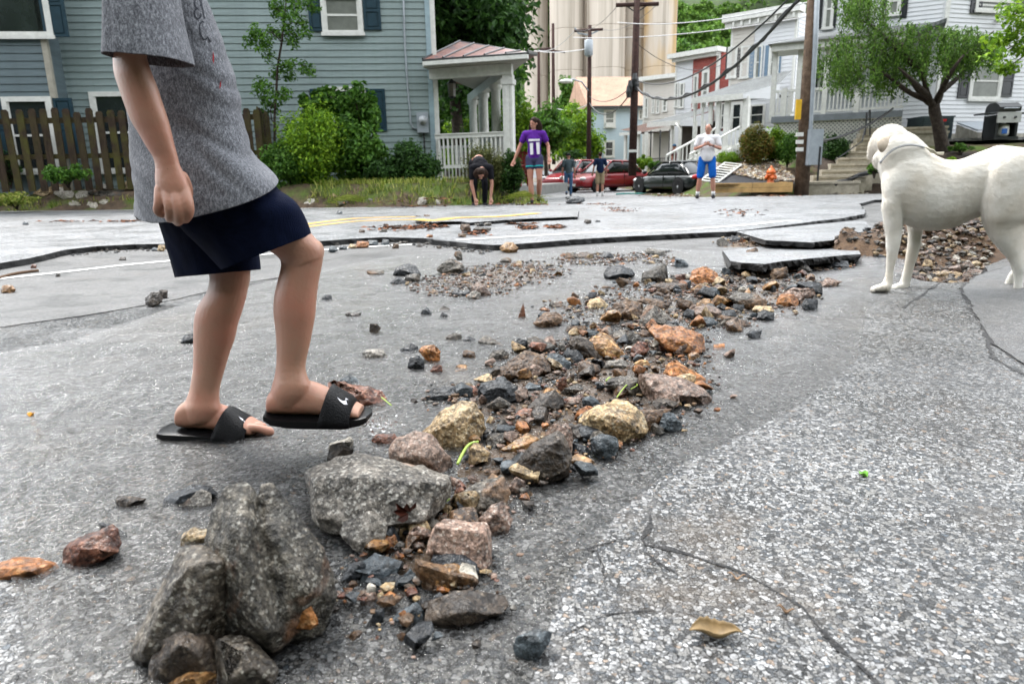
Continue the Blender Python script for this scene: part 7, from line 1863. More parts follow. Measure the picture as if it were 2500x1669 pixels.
def tree(name,label,cat,loc,h,rx,rz,zc,leaf,nclump,per,size,mat,seed,r=0.15,ry=None,clump=0.28,group=None,trunk_h=None,shape=None):
    """crown ellipsoid centred at height zc with radii rx, ry, rz"""
    ry=ry or rx; t=thing(name,loc,label,cat,group); rs=np.random.RandomState(seed)
    m=MB(); limb_tree(m,(0,0,-.3),(0,0,zc+rz*.6),r,rx*.8,9,seed); m.build('trunk',M_bark,t,True)
    d=rs.randn(nclump,3); d/=np.linalg.norm(d,axis=1,keepdims=True); k=rs.rand(nclump,1)**(1/2.2); c=d*k*np.array([[rx,ry,rz]])*(1-clump*.6)
    if shape=='cone': 
        zz=(c[:,2:3]/rz+1)/2; c[:,:2]*=np.clip(1.25-zz,0.05,1.2)
    c+=np.array([[0,0,zc]])
    rad=np.array([[rx*clump,ry*clump,rz*clump*.75]])*(0.6+0.8*rs.rand(nclump,1))
    V,F_=leaf_cloud(c,rad,per,size,rs=rs); np_obj('crown',V,F_,mat,t); return t
def bush(name,label,px,py0,py1,Y,pw,mat,per,size,seed,z0=None,ncl=60,cat='bush',depth=1.0,stems=6,group=None,hm=0.33):
    """px centre, py0 top, py1 bottom, pw pixel width, at distance Y"""
    base=AT(px,py1,Y); top=AT(px,py0,Y); H=top.z-base.z; w=pw/F*Y/2; t=thing(name,base,label,cat,group); rs=np.random.RandomState(seed); q=random.Random(seed)
    m=MB()
    for i in range(stems):
        a=q.uniform(0,6.28); e=Vector((math.cos(a)*w*.6,math.sin(a)*w*.5*depth,H*q.uniform(.5,.9))); m.tube([(0,0,-.1),e*.5+Vector((0,0,H*.12)),e],[.018,.014,.006],5)
    m.build('stem',M_bark,t)
    d=rs.randn(ncl,3); d/=np.linalg.norm(d,axis=1,keepdims=True); k=rs.rand(ncl,1)**.4; c=d*k*np.array([[w*.8,w*.7*depth,H*.42]])+np.array([[0,0,H*.52]])
    V,F_=leaf_cloud(c,np.array([[w*hm,w*hm,H*hm*.7]])*(0.6+.7*rs.rand(ncl,1)),per,size,rs=rs); np_obj('foliage',V,F_,mat,t); return t
# big trees behind the porch
def atz(px,py,Y,z=0): p=AT(px,py,Y); return Vector((p.x,p.y,z))
tree('broadleaf_tree','huge dark green broadleaf tree rising behind the porch roof','tree',atz(1128,300,29,.2),9,3.2,4.4,6.6,.2,110,130,.30,LM['dark'],1,.28,3.0)
tree('broadleaf_tree','green tree seen under the porch roof between the columns','tree',atz(1098,300,34,.2),5,3.4,2.7,2.6,.2,80,110,.28,LM['mid'],2,.2,2.2)
tree('broadleaf_tree','rounded green tree just right of the porch corner, behind the woman','tree',atz(1222,400,27,.1),4,1.6,1.6,1.75,.2,60,110,.20,LM['mid'],3,.12)
tree('broadleaf_tree','mid-green tree with a dark trunk beside the second utility pole','tree',atz(1335,400,40,.1),5,1.6,1.5,2.9,.2,60,100,.22,LM['mid'],4,.12)
tree('broadleaf_tree','yellow-green tree left of the pale blue house, behind the pole with the transformer','tree',atz(1408,400,50,-.2),5,2.0,3.0,3.0,.2,60,100,.26,LM['lime'],5,.15)
tree('conifer','narrow dark conifer rising in front of the silos','conifer',atz(1382,400,60,.1),8,1.5,4.0,5.2,.2,80,90,.28,LM['mid'],6,.15,shape='cone',clump=.22)
tree('broadleaf_tree','dark green tree at the foot of the leftmost silo','tree',atz(1285,400,60,.1),6,2.2,2.2,3.4,.2,80,100,.30,LM['mid'],7,.2)
tree('broadleaf_tree','pale green tree filling the gap behind the narrow silo','tree',atz(1343,300,125,.1),40,3.4,13,24,.2,60,90,.7,LM['hill'],8,.4)
tree('broadleaf_tree','tall dark tree behind the roof of the left house','tree',atz(1085,100,38,.1),10,3.8,4.2,9.5,.2,80,110,.32,LM['dark'],9,.3)
tree('broadleaf_tree','bright green tree behind the porch railing','tree',atz(1180,400,31,.1),4,2.3,1.5,1.6,.2,60,100,.22,LM['lime'],10,.12)
tree('broadleaf_tree','dark tree peeping between the house corner and the huge tree','tree',atz(1205,200,45,.1),10,2.3,4.0,5.0,.2,80,100,.32,LM['mid'],12,.25)
# hill forest: individually seen crowns near the right of the silos, masses elsewhere
protoT=None; hq=random.Random(9)
hp_=[]
for row,(Y,py) in enumerate(((190,150),(215,115),(245,80),(275,45),(310,12),(340,-15))):
    for px in range(1535,1830,34-row*2): hp_.append((px+hq.uniform(-9,9),py+hq.uniform(-10,10),Y))
hrow={}
for i,(px,py,Y) in enumerate(hp_):
    p=AT(px,py,Y)
    g='hillside trees right of the silos'
    if i<3:
        t=tree('hillside_tree','rounded bright green tree on the wooded hill','tree',(p.x,p.y,p.z-6),8,5.2,5.0,6,.2,46,60,1.15,LM['hill'] if i!=1 else LM['mid'],50+i,.3,group=g)
        if protoT is None: protoT=[]
        protoT.append(t)
    else:
        src=protoT[i%3]; t=src.copy(); COL.objects.link(t); 
        for ch in src.children: c=ch.copy(); COL.objects.link(c); c.parent=t
        t.location=(p.x,p.y,p.z-6); s=hq.uniform(.8,1.25); t.scale=(s,s,s); t.rotation_euler=(0,0,hq.uniform(0,6.2))
    rk=hrow.get(Y,0); hrow[Y]=rk+1
    t['label']='%s tree from the left, %s row of the hill right of the silos'%(('first','second','third','fourth','fifth','sixth','seventh','eighth','ninth','tenth','eleventh','twelfth','thirteenth','fourteenth')[min(13,rk)],('lowest','second lowest','third lowest','third highest','second highest','topmost')[[190,215,245,275,310,340].index(Y)])
# rest of the wooded hill as one mass
rs=np.random.RandomState(5); cc=[];n=0
while len(cc)<900:
    x=rs.uniform(-190,190); y=rs.uniform(165,380)
    px=proj((x,y,hz(x,y)+6))[0]
    if 1540<px<1800: continue
    cc.append((x,y,hz(x,y)+4))
V,F_=leaf_cloud(cc,np.array([[6,6,5]])*(0.7+.6*rs.rand(len(cc),1)),70,2.2,rs=rs); o=np_obj('hill_woodland',V,F_,LM['hill']); tag(o,kind='stuff')
# unseen wooded slope added behind the camera to darken faces turned towards it
def hzr(x,y): return -1.5+46*sm((-y-9)/60)*(1+.1*math.sin(x*.05))
terr('added_hill_behind',list(np.arange(-130,131,10)),list(np.arange(-110,-7,6)),hzr,M_hill)
cc=[];rs=np.random.RandomState(8)
while len(cc)<420:
    x=rs.uniform(-75,75); y=rs.uniform(-75,-11); cc.append((x,y,hzr(x,y)+rs.uniform(2,8)))
V,F_=leaf_cloud(cc,np.array([[4.5,4.5,4.5]])*(0.7+.6*rs.rand(len(cc),1)),110,1.7,rs=rs); o=np_obj('hill_woodland',V,F_,LM['dark']); tag(o,kind='stuff')  # unseen leaf mass on the added slope, blocks sky light from behind
# weeping tree at the right
wt=thing('weeping_tree',AT(2310,362,19.0),'weeping cherry-like tree with drooping green branches on the paved yard','tree')
W0=wt.location.copy()
def wl(px,py,dy=0): return AT(px,py,19.0+dy)-W0
m=MB(); q=random.Random(3)
T6n=lambda x,y,dy=0: wl(*T6c(x,y),dy)
m.tube([T6n(800,1190),T6n(785,1120),T6n(750,950),T6n(725,850),T6n(722,800)],[.24,.17,.14,.14,.13],10)
limbs=[[(722,810,0),(650,760,.1),(560,640,.2),(420,470,0),(300,380,-.3)],[(722,810,0),(680,740,-.2),(640,560,-.3),(640,340,-.2),(600,300,0)],[(735,800,0),(770,740,.1),(800,600,.2),(860,480,.1),(820,380,.1)],[(735,800,0),(780,700,-.1),(880,520,-.4),(1050,350,-.4),(1180,240,-.3)],[(650,760,.1),(520,700,-.4),(330,560,-.6),(150,500,-.6)],[(640,560,-.3),(400,340,-.3),(250,200,.1),(160,160,.2)],[(640,560,-.3),(450,330,.2),(350,360,.5),(280,500,.6)],[(780,700,-.1),(900,600,.4),(1000,500,.5),(1100,480,.5)],[(680,740,-.2),(560,620,-.9),(450,520,-1.1)],[(735,780,0),(850,560,-.8),(950,420,-1.0)]]
src=[]
for L in limbs:
    P=[T6n(*p) for p in L]; cp=[Vector(c) for c in catmull([tuple(p) for p in P],5)]; m.tube(cp,[.075*(1-i/len(cp))+.012 for i in range(len(cp))],6)
    src+=cp[3:]
m.build('trunk',M_bark,wt,True)
# hanging twigs
tw=MB(); LV=[];LR=[]
crown=[(140,130,.2,230,110),(250,200,.1,330,170),(390,430,-.3,330,200),(200,500,-.4,330,200),(60,600,-.5,230,180),(480,560,.2,250,150),(620,380,.1,260,120),(840,380,.1,230,130),(1020,400,-.1,250,140),(1120,430,-.2,200,110),(300,650,-.2,200,160),(-30,520,-.3,330,140),(700,520,0,200,150),(900,520,.2,190,120)]
for cx0,cy0,dy,ln,wd in crown:
    for i in range(26):
        x=cx0+q.gauss(0,1)*wd*.72; y=cy0-ln*.55+q.uniform(-.3,.3)*ln*.6; L=ln*q.uniform(.45,1.0); a=T6n(x,y,dy+q.uniform(-.9,.9)); e=a+Vector((q.uniform(-.18,.18),q.uniform(-.18,.18),-L/3.136/F*19)); c=a.lerp(e,.4)+Vector((q.uniform(-.08,.08),0,.06))
        tw.tube([a,c,e],[.008,.006,.003],3,False)
        for k in range(9): 
            p=a.lerp(e,k/8); LV.append(p+Vector((q.gauss(0,.03),q.gauss(0,.03),0))); 
tw.build('twigs',M_bark,wt)
V,F_=leaf_cloud([tuple(v) for v in LV],np.full((len(LV),1),.10),6,.095,up=.1,aspect=.34,droop=1.6); np_obj('crown',V,F_,LM['weep'],wt)
# maple branch reaching in at the right edge
mbt=thing('maple_tree',atz(2640,400,15.5,1.2),'yellow-green maple whose branches reach in at the right edge above the grill','tree')
Mo=mbt.location; m=MB(); m.tube([Vector((0,0,-.3)),Vector((.05,0,2)),Vector((-.1,0,5))],[.2,.16,.1],8)
cl=[];q=random.Random(8)
for (x,y) in ((2470,90),(2440,130),(2490,60),(2460,165),(2500,120),(2430,100),(2485,20),(2530,90),(2550,20),(2560,150),(2600,-60),(2620,60),(2540,-60),(2670,-30),(2475,35)):
    p=AT(x,y,15.5+q.uniform(-.6,.6))-Mo; cl.append(tuple(p)); m.tube([Vector((0,0,2.4)),p*.5+Vector((0,0,1.4)),p],[.05,.03,.01],5)
m.build('trunk',M_bark,mbt,True); V,F_=leaf_cloud(cl,np.array([[.42,.4,.24]])*(.6+.6*RS.rand(len(cl),1)),150,.10,rs=RS); np_obj('crown',V,F_,LM['lime'],mbt)
# shrubs by the left house
bush('yellow_green_bush','big yellow-green bush in the middle in front of the blue-grey house',770,262,462,15.6,190,LM['lime'],150,.075,21,ncl=85)
bush('leafy_bush','dark leafy bush at the foot of the yellow-green one, beside the fence end',705,345,468,15.3,120,LM['mid'],130,.08,22,ncl=60)
bush('leafy_bush','broad-leaved green shrub under the ground-floor window',880,300,462,16.0,170,LM['mid'],110,.11,23,ncl=60)
bush('leafy_bush','tall broad-leaved shrub with flower cones before the right shutter',885,205,350,16.2,110,LM['mid'],60,.15,24,ncl=34,hm=.3)
bush('leafy_bush','spreading leafy shrub left of the tall one, against the siding',785,205,320,16.4,130,LM['mid'],55,.15,25,ncl=30,hm=.3)
bush('dark_bush','dark rounded bush at the house corner below the meter',1010,350,466,15.9,140,LM['dark'],140,.075,26,ncl=70)
bush('dark_bush','low dark shrub between yellow-green bush and house corner',935,395,470,15.5,90,LM['dark'],120,.07,27,ncl=40)
bush('olive_shrub','wispy yellowish shrub in front of the porch railing',1188,355,478,14.8,110,LM['olive'],160,.045,28,ncl=70,stems=10)
bush('ivy_bush','dark bushy evergreen with a white stake at the porch corner',1252,375,480,14.6,60,LM['dark'],140,.06,29,ncl=50)
bush('flower_bush','green flowering bush behind the woman in purple, right of the porch',1268,245,440,19,100,LM['lime'],130,.09,30,ncl=60)
bush('weed_clump','green weeds growing through the picket fence',165,400,448,15.4,110,LM['mid'],70,.075,31,ncl=26,cat='weeds')
bush('weed_clump','small weeds at the foot of the picket fence, far left',25,370,450,16.3,80,LM['dark'],60,.08,32,ncl=22,cat='weeds')
bush('weed_clump','green weed tuft on the dark soil by the stones',40,470,500,14.9,120,LM['grass'],70,.07,33,ncl=20,cat='weeds')
# sumac sapling
sp=thing('sapling',AT(672,430,16.2),'slender young tree with feathery leaves against the blue-grey wall','tree'); S0=sp.location.copy()
sl_=lambda x,y,dy=0:AT(*T2c(x,y),16.2+dy)-S0
m=MB(); m.tube([sl_(345,1290),sl_(350,960),sl_(350,800),sl_(362,650),sl_(370,480),sl_(400,300),sl_(420,120),sl_(440,-60)],[.035,.03,.028,.028,.026,.024,.02,.012],8)
for a,b_,c in (((400,300),(330,230),(200,270)),((415,200),(480,160),(560,180)),((370,480),(450,450),(580,470)),((365,600),(300,600),(230,620)),((420,120),(360,60),(330,60)),((430,60),(520,20),(620,50)),((362,650),(420,690),(430,720)),((410,250),(470,240),(520,260)),((380,430),(300,380),(300,400))):
    m.tube([sl_(*a),sl_(*b_),sl_(*c)],[.014,.01,.005],5)
m.tube([sl_(350,700),sl_(320,780),sl_(330,850),sl_(365,910),sl_(345,975)],[.012]*5,6)
m.build('trunk',M_bark,sp,True)
cl=[(200,250),(260,260),(170,300),(300,300),(330,230),(310,400),(250,330),(420,120),(360,100),(480,100),(540,160),(570,230),(500,250),(440,200),(400,60),(520,40),(600,30),(630,60),(350,40),(470,20),(450,-40),(540,-40),(420,470),(480,460),(560,480),(600,500),(360,520),(250,590),(230,640),(300,620),(280,700),(330,690),(400,690),(430,660),(460,540),(300,760),(350,760),(400,250),(480,300),(220,220)]
V,F_=leaf_cloud([tuple(sl_(x,y,q.uniform(-.3,.3))) for x,y in cl],np.full((len(cl),1),.17),75,.095,aspect=.4,droop=.8); np_obj('crown',V,F_,LM['mid'],sp)
# shrubs at the right
bush('round_hedge','clipped round yellow-green hedge at the end of the timber edging',1777,370,418,19.5,62,LM['lime'],260,.04,41,ncl=60)
bush('nandina_bush','green and reddish shrub, larger of two, before the white porch',1842,310,402,19.3,95,LM['red'],170,.065,42,ncl=60)
bush('nandina_bush','green shrub between the two in the row, right of the larger one',1885,315,400,19.6,75,LM['lime'],150,.06,43,ncl=50)
bush('nandina_bush','small green shrub touching the big utility pole',1922,325,400,19.2,62,LM['mid'],150,.06,44,ncl=45)
bush('leafy_bush','dark green shrub behind the electric box',2035,330,405,19.4,66,LM['dark'],150,.06,45,ncl=45)
bush('leafy_bush','small green shrub in front of the beige row house',1570,380,412,34,46,LM['lime'],120,.10,46,ncl=30)
bush('leafy_bush','green shrub at the foot of the pole near the red car',1600,392,415,33,36,LM['mid'],100,.10,47,ncl=22)
bush('leafy_bush','small dark round bush behind the red cars',1398,368,388,45,46,LM['dark'],120,.12,48,ncl=26)
bush('weed_clump','green weeds on the washed bank beside the dog head',2135,400,425,16.6,40,LM['mid'],90,.06,49,ncl=16,cat='weeds')
bush('weed_clump','tuft of green plants at the weeping tree trunk',2345,350,372,18.2,60,LM['mid'],60,.06,51,ncl=14,cat='weeds')
bush('leafy_bush','light green shrub under the chain of the far right yard, behind the dog',2325,384,395,15.5,26,LM['lime'],60,.05,52,ncl=10,cat='weeds')
# grass: blades on the verges
def blades(name,polys,ns,h0,h1,zf,mat,seed,lean=.5):
    rs=random.Random(seed); V=[];Fc=[]
    for poly,n in zip(polys,ns):
        for i in range(n):
            x,y=pick(poly,rs); z=zf(x,y)-.01
            if rs.random()<.35 and V: x,y=cx+rs.gauss(0,.03),cy+rs.gauss(0,.03); z=zf(x,y)-.01
            else: cx,cy=x,y
            h=rs.uniform(h0,h1); a=rs.uniform(0,6.28); dx,dy=math.cos(a),math.sin(a); w=h*.05+.003; l=lean*rs.uniform(.2,1)
            k=len(V); V+=[(x-dy*w,y+dx*w,z),(x+dy*w,y-dx*w,z),(x+dx*h*l*.4+dy*w*.6,y+dy*h*l*.4-dx*w*.6,z+h*.6),(x+dx*h*l*.4-dy*w*.6,y+dy*h*l*.4+dx*w*.6,z+h*.6),(x+dx*h*l,y+dy*h*l,z+h*(1-.3*l))]
            Fc+=[(k,k+1,k+2),(k,k+2,k+3),(k+3,k+2,k+4)]
    o=np_obj(name,V,Fc,mat); return tag(o,kind='stuff')
gw=lambda L,z=.1:[(lambda q_:(q_.x,q_.y))(G(x,y,z)) for x,y in L]
eg=[(e.x,e.y) for e in EDGE]
v1=[(eg[3][0]+1.2,eg[3][1]+.12),(eg[4][0],eg[4][1]+.12),(eg[5][0],eg[5][1]+.10),(eg[6][0]+.25,eg[6][1]+.1),(.35,15.2),(-1.2,15.2),(-4,16)]
blades('verge_grass',[v1,[(0.1,13.6),(.75,13.6),(.9,22),(.35,22)],[(eg[1][0],eg[1][1]+.3),(eg[2][0],eg[2][1]+.5),(eg[2][0],15.6),(eg[1][0],15.9)]],[2600,900,200],.05,.18,gz,LM['grass'],3,1.2)
def bnk(x,y): return zf_hole(x,y)+bank(x,y)
bp=[(c_.x,c_.y) for c_ in [G(2060,548,.15),G(2200,520,.2),G(2300,512,.2),G(2480,500,.2),G(2480,520,.2),G(2250,560,.15)]]
blades('bank_grass',[bp],[1500],.05,.14,bnk,LM['grass'],4,1.0)
# straw-like mats of flattened grass and mulch on the verge
def mat_clump(px,py,w,label,seed,mat=LM['olive']):
    p=G(px,py,.12); t=thing('grass_clump',p,label,'grass clump',None); rs=random.Random(seed); V=[];Fc=[]
    for i in range(420):
        a=rs.gauss(0,.35)+(.2); x=rs.gauss(0,w*.4); y=rs.gauss(0,.12); z=max(0,.10-abs(x)/w*.10)+rs.uniform(0,.08); L=rs.uniform(.1,.28); dx,dy,dz=math.cos(a)*L,math.sin(a)*L,rs.uniform(-.25,.25)*L
        k=len(V); V+=[(x,y,z),(x+.006,y,z+.008),(x+dx,y+dy,z+dz)]; Fc.append((k,k+1,k+2))
    o=mesh_obj('blades',V,Fc,mat,t); return t
for i,(px,py,w,lb) in enumerate(((775,492,.5,'flattened yellow-green grass mat on the verge left of the white stones'),(845,498,.4,'flattened grass mat with a pale stone behind it'),(935,492,.5,'flattened yellow grass mat in the middle of the verge'),(1010,488,.35,'yellow grass mat right beside the white stones'),(1090,482,.45,'brown-green mound of washed-up straw beside the crouching person'),(1270,490,.4,'green grass tuft at the feet of the woman in purple'))): mat_clump(px,py,w,lb,i+60,LM['grass'] if i!=4 else LM['olive'])
# pale stones along the fence and verge
for poly,colr,label in [
 (TR(0,0,2.8)([(20,1330),(50,1285),(100,1290),(120,1330),(60,1350)]),'white','pale stone at the far left end of the row under the fence'),
 (TR(0,0,2.8)([(100,1310),(110,1275),(180,1272),(210,1310),(190,1330),(120,1325)]),'white','pale block, second from the left end of the row under the fence'),
 (TR(0,0,2.8)([(210,1300),(240,1265),(275,1285),(270,1310)]),'tan','small brownish stone in the row under the fence'),
 (TR(0,0,2.8)([(235,1325),(290,1288),(350,1295),(372,1325),(300,1340)]),'tan','grey-tan stone left of the biggest one under the fence'),
 (TR(0,0,2.8)([(370,1330),(400,1295),(460,1288),(510,1330),(510,1365),(420,1360)]),'white','biggest pale stone in the row under the fence'),
 (TR(0,0,2.8)([(515,1335),(540,1312),(600,1312),(625,1340),(600,1360),(530,1358)]),'white','pale oval stone right of the biggest one'),
 (TR(0,0,2.8)([(335,1290),(370,1255),(440,1255),(440,1290),(380,1310)]),'tan','stone behind the biggest pale one'),
 (TR(0,0,2.8)([(600,1285),(650,1255),(695,1270),(690,1290)]),'white','stone behind, near the middle of the fence'),
 (TR(0,0,2.8)([(690,1290),(710,1260),(755,1262),(755,1298)]),'white','whitish cube stone behind the long grey one'),
 (TR(0,0,2.8)([(755,1260),(790,1238),(835,1255),(820,1290),(770,1285)]),'white','topmost pale stone near the back of the shirt'),
 (TR(0,0,2.8)([(680,1330),(690,1305),(780,1298),(905,1300),(915,1325),(850,1345),(700,1345)]),'dgrey','long grey stone behind the shirt'),
 (TR(0,0,2.8)([(845,1270),(860,1245),(925,1250),(930,1290),(860,1295)]),'tan','brown-grey stone just behind the shirt'),
 (TR(0,0,2.8)([(600,1330),(610,1300),(665,1295),(672,1335)]),'dgrey','grey stone in the middle of the row under the fence'),
 (TR(0,0,2.8)([(470,1390),(500,1375),(585,1390),(595,1410),(560,1420),(490,1408)]),'white','flat white stone lying lower, left of two'),
 (TR(0,0,2.8)([(595,1410),(610,1385),(660,1390),(702,1425),(690,1438),(610,1425)]),'white','flat white stone lying lower, right of two'),
 (TR(0,0,2.8)([(675,1385),(700,1368),(745,1370),(755,1390),(710,1402)]),'white','small white stone behind the two lower flat ones'),
 (TR(0,0,2.8)([(110,1345),(140,1318),(200,1330),(210,1360),(150,1360)]),'white','pale stone slightly in front of the left end of the row'),
 (TR(550,0,2.904)([(560,1445),(585,1415),(630,1410),(638,1440),(600,1452)]),'white','white round stone on the verge, left of the grass mats'),
 (TR(550,0,2.904)([(800,1430),(815,1402),(855,1405),(865,1435),(850,1450),(810,1450)]),'white','white round stone between two grass mats'),
 (TR(550,0,2.904)([(1365,1440),(1375,1408),(1420,1405),(1425,1440),(1400,1465),(1370,1462)]),'white','white stone left of the mound of straw'),
 (TR(550,0,2.904)([(1478,1440),(1495,1418),(1528,1428),(1525,1455),(1490,1458)]),'white','smaller white stone next to the mound of straw'),
 (TR(550,0,2.904)([(745,1395),(765,1375),(795,1385),(795,1402)]),'tan','tan stone on the verge behind the grass'),
 (TR(550,0,2.904)([(1000,1425),(1015,1408),(1045,1412),(1045,1430)]),'grey','grey stone in the middle of the verge'),
 ]:
    ym=max(p[1] for p in poly); xm=sum(p[0] for p in poly)/len(poly)
    # height of the bank where the view ray meets it
    d=ray(xm,ym); zz=.06; 
    for k in range(60):
        Y=12.5+k*.07; p=O+d*(Y/d.y)
        if p.z<=gz(p.x,p.y)+.01: zz=p.z; break
    rock_poly(poly,colr,label,0.6,z0=zz,cuts=3,group='pale stones along the verge')
# ------------------------------------------------------------------ small things on the wet road
def leafm(name,c): return plain(name,c,0.5,0.3,30)
def curled_leaf(px,py,L,W,rz,mat,label,curl=1.6,z=0.004,cat='leaf',sharp=True):
    p=G(px,py,0); V=[];Fc=[];n=14;k=9
    for i in range(n+1):
        t=i/n; w=W*math.sin(math.pi*min(1,max(0.02,t**.8)))*(1+.08*math.sin(t*40))
        for j in range(k+1):
            s=j/k*2-1; a=s*curl; r=w/max(curl,.01)
            x=(t-.5)*L; y=r*math.sin(a); zz=r*(1-math.cos(a))*(.8+.4*t)+.004*math.sin(t*9)+.012*(t-.5)**2
            V.append((x*math.cos(rz)-y*math.sin(rz),x*math.sin(rz)+y*math.cos(rz),zz+z))
    for i in range(n):
        for j in range(k): a=i*(k+1)+j; Fc.append((a,a+1,a+k+2,a+k+1))
    o=mesh_obj('leaf',V,Fc,mat,None,True,loc=p); md=o.modifiers.new('t','SOLIDIFY'); md.thickness=.0008
    return tag(o,label,cat)
M_lf1=leafm('dry_leaf_tan',(0.22,0.15,0.07)); M_lf2=leafm('green_leaf',(0.12,0.30,0.03)); M_lf3=leafm('rolled_leaf',(0.24,0.15,0.09)); M_lf4=leafm('dark_red_leaf',(0.035,0.008,0.004)); M_lf5=leafm('pale_leaf',(0.5,0.52,0.33))
curled_leaf(1748,1552,.075,.026,R(-8),M_lf1,'curled brown dead leaf lying on the asphalt near the bottom',1.5)
curled_leaf(1918,1496,.028,.008,R(-30),M_lf3,'small rolled brown leaf above and right of the curled one',2.6)
curled_leaf(2108,1162,.022,.011,R(20),M_lf2,'tiny bright green leaf alone on the right asphalt',.5)
curled_leaf(1468,1118,.050,.022,R(-40),M_lf5,'pale yellowish leaf lying beside the dark blue-grey block',.5)
curled_leaf(78,1022,.022,.010,R(5),leafm('amber_leaf',(0.5,0.24,0.02)),'small amber leaf floating at the left',.4,.012)
curled_leaf(1798,1412,.03,.003,R(-20),M_lf3,'thin straw piece on the asphalt beside the crack',.3)
# red maple leaf against the flat-topped block
mp=[(0,-.2),(.12,-.35),(.3,-.3),(.25,-.12),(.5,-.1),(.42,.08),(.55,.25),(.28,.22),(.25,.45),(.1,.3),(0,.6),(-.1,.3),(-.25,.45),(-.28,.22),(-.55,.25),(-.42,.08),(-.5,-.1),(-.25,-.12),(-.3,-.3),(-.12,-.35)]
blk=[o for o in COL.objects if str(o.get('label','')).startswith('large flat-topped')][0]
p=AT(1005,1252,G(1008,1300).y-.0); V=[Vector((a*.062,-.018+.014*math.sin(a*5),b_*.045)) for a,b_ in mp]; V.append(Vector((0,-.012,.004)))
o=mesh_obj('leaf',V,[(i,(i+1)%20,20) for i in range(20)],M_lf4,loc=p+Vector((0,-.02,.01))); o.rotation_euler=(R(-18),R(28),0); tag(o,'dark red maple leaf stuck against the flat-topped granite block','leaf')
# folded green stem among the stones
def stemo(pts,r,label,mat,z=.03):
    P=[G(x,y,z) for x,y in pts]; c0=P[0].copy(); m=MB(); P=[Vector(q) for q in catmull([tuple(p-c0) for p in P],6)]; m.tube(P,r,6); o=m.build('stem',mat,None,True,loc=c0); return tag(o,label,'stem')
M_stem=plain('green_stem',(0.22,0.32,0.04),0.4)
stemo(T2([(785,820),(825,740),(860,700),(910,688)]),.0035,'bent green plant stem sticking up beside the tan boulder',M_stem,.05)
stemo(T2([(1745,420),(1790,360),(1830,330),(1870,345),(1830,370)]),.0018,'thin green tendril lying on the gravel heap',M_stem,.04)
stemo(T2([(325,420),(350,440),(385,468)]),.002,'yellow-green grass stem by the rusty red block',M_stem,.03)
stemo(T2([(1680,320),(1700,300),(1715,310)]),.0022,'tiny green sprig on the gravel heap',M_stem,.04)
stemo(T2([(680,1090),(700,1060),(735,1030)]),.002,'grass blade lying on the sand by the granite block',M_stem,.03)
stemo(TR(0,450,2.135)([(-20,492),(60,470),(130,458),(200,450)]),.012,'brown wooden stick lying by the broken lip at the left edge',plain('stick_brown',(0.09,0.055,0.035),.8),.012)
# splash of water at the toe of the lifted slide
sp_=[];q=random.Random(4)
c=AT(912,1022,YN); pcs=[]
for i in range(34):
    a=c+Vector((q.gauss(.0,.022),q.gauss(0,.02),-abs(q.gauss(.006,.012)))); pcs.append(ball(a,(q.uniform(.003,.010),q.uniform(.003,.008),q.uniform(.003,.009)),6))
V=[];Fc=[]
for v,f in pcs: k=len(V); V+=v; Fc+=[tuple(i+k for i in g) for g in f]
def glassw():
    b=NB('splash_water'); g=b.n('ShaderNodeBsdfGlass'); g.inputs['IOR'].default_value=1.33; g.inputs['Roughness'].default_value=0.02; b.l(g.outputs[0],b.out.inputs[0]); return b.m
M_splash=glassw(); o=mesh_obj('water_splash',[Vector(v)-c for v in V],Fc,M_splash,None,True,loc=c); md=o.modifiers.new('r','REMESH'); md.mode='VOXEL'; md.voxel_size=.0022; md.use_smooth_shade=True; tag(o,kind='stuff')
# mulch, bark chips and rust-coloured leaf litter on the upper road
def litter(name,spots,seed,mats,s0=.02,s1=.07):
    rs=random.Random(seed); V=[];Fc=[];Mi=[]
    for (px,py,w,h,n,z) in spots:
        for i in range(n):
            x=px+rs.gauss(0,w/2); y=py+rs.gauss(0,h/2); g=G(x,y,z) ; s=rs.uniform(s0,s1); a=rs.uniform(0,6.3); dx,dy=math.cos(a)*s,math.sin(a)*s
            k=len(V); V+=[(g.x-dx,g.y-dy,g.z+.004),(g.x+dy*.3,g.y-dx*.3,g.z+rs.uniform(.004,.02)),(g.x+dx,g.y+dy,g.z+.006),(g.x-dy*.3,g.y+dx*.3,g.z+rs.uniform(.006,.03))]; Fc.append((k,k+1,k+2,k+3)); Mi.append(rs.randrange(len(mats)))
    o=np_obj(name,V,np.array(Fc),None); [o.data.materials.append(m_) for m_ in mats]; o.data.polygons.foreach_set('material_index',Mi); return tag(o,kind='stuff')
M_mul=[plain('mulch_brown',(0.12,0.055,0.03),.8),plain('mulch_red',(0.25,0.10,0.05),.8),plain('mulch_dark',(0.03,0.02,0.015),.7)]
q5=lambda x,y:(900+x/2.61,440+y/2.61)
litter('leaf_litter',[(*q5(220,305),70,6,160,ZU),(*q5(400,298),50,5,120,ZU),(*q5(1010,305),22,4,90,ZU),(*q5(1195,300),22,4,80,ZU),(*q5(1480,158),50,3,160,.04),(*q5(1620,200),40,5,180,.04),(*q5(1550,185),40,3,60,.04),(*q5(960,282),35,1.5,50,ZU),(*q5(690,340),30,5,60,ZU),(1170,498,60,3,120,ZU),(1010,505,60,2,90,ZU),(300,541,50,2,60,ZU),(160,541,60,2,30,ZU),(1800,520,60,10,40,ZU),(1290,500,60,2,60,ZU)],5,M_mul)
litter('bank_mulch',[(900,486,180,8,500,.15),(1060,478,50,8,200,.2),(330,480,60,10,160,.2),(120,492,120,8,260,.15),(2220,420,60,10,60,.4)],6,M_mul,.03,.10)

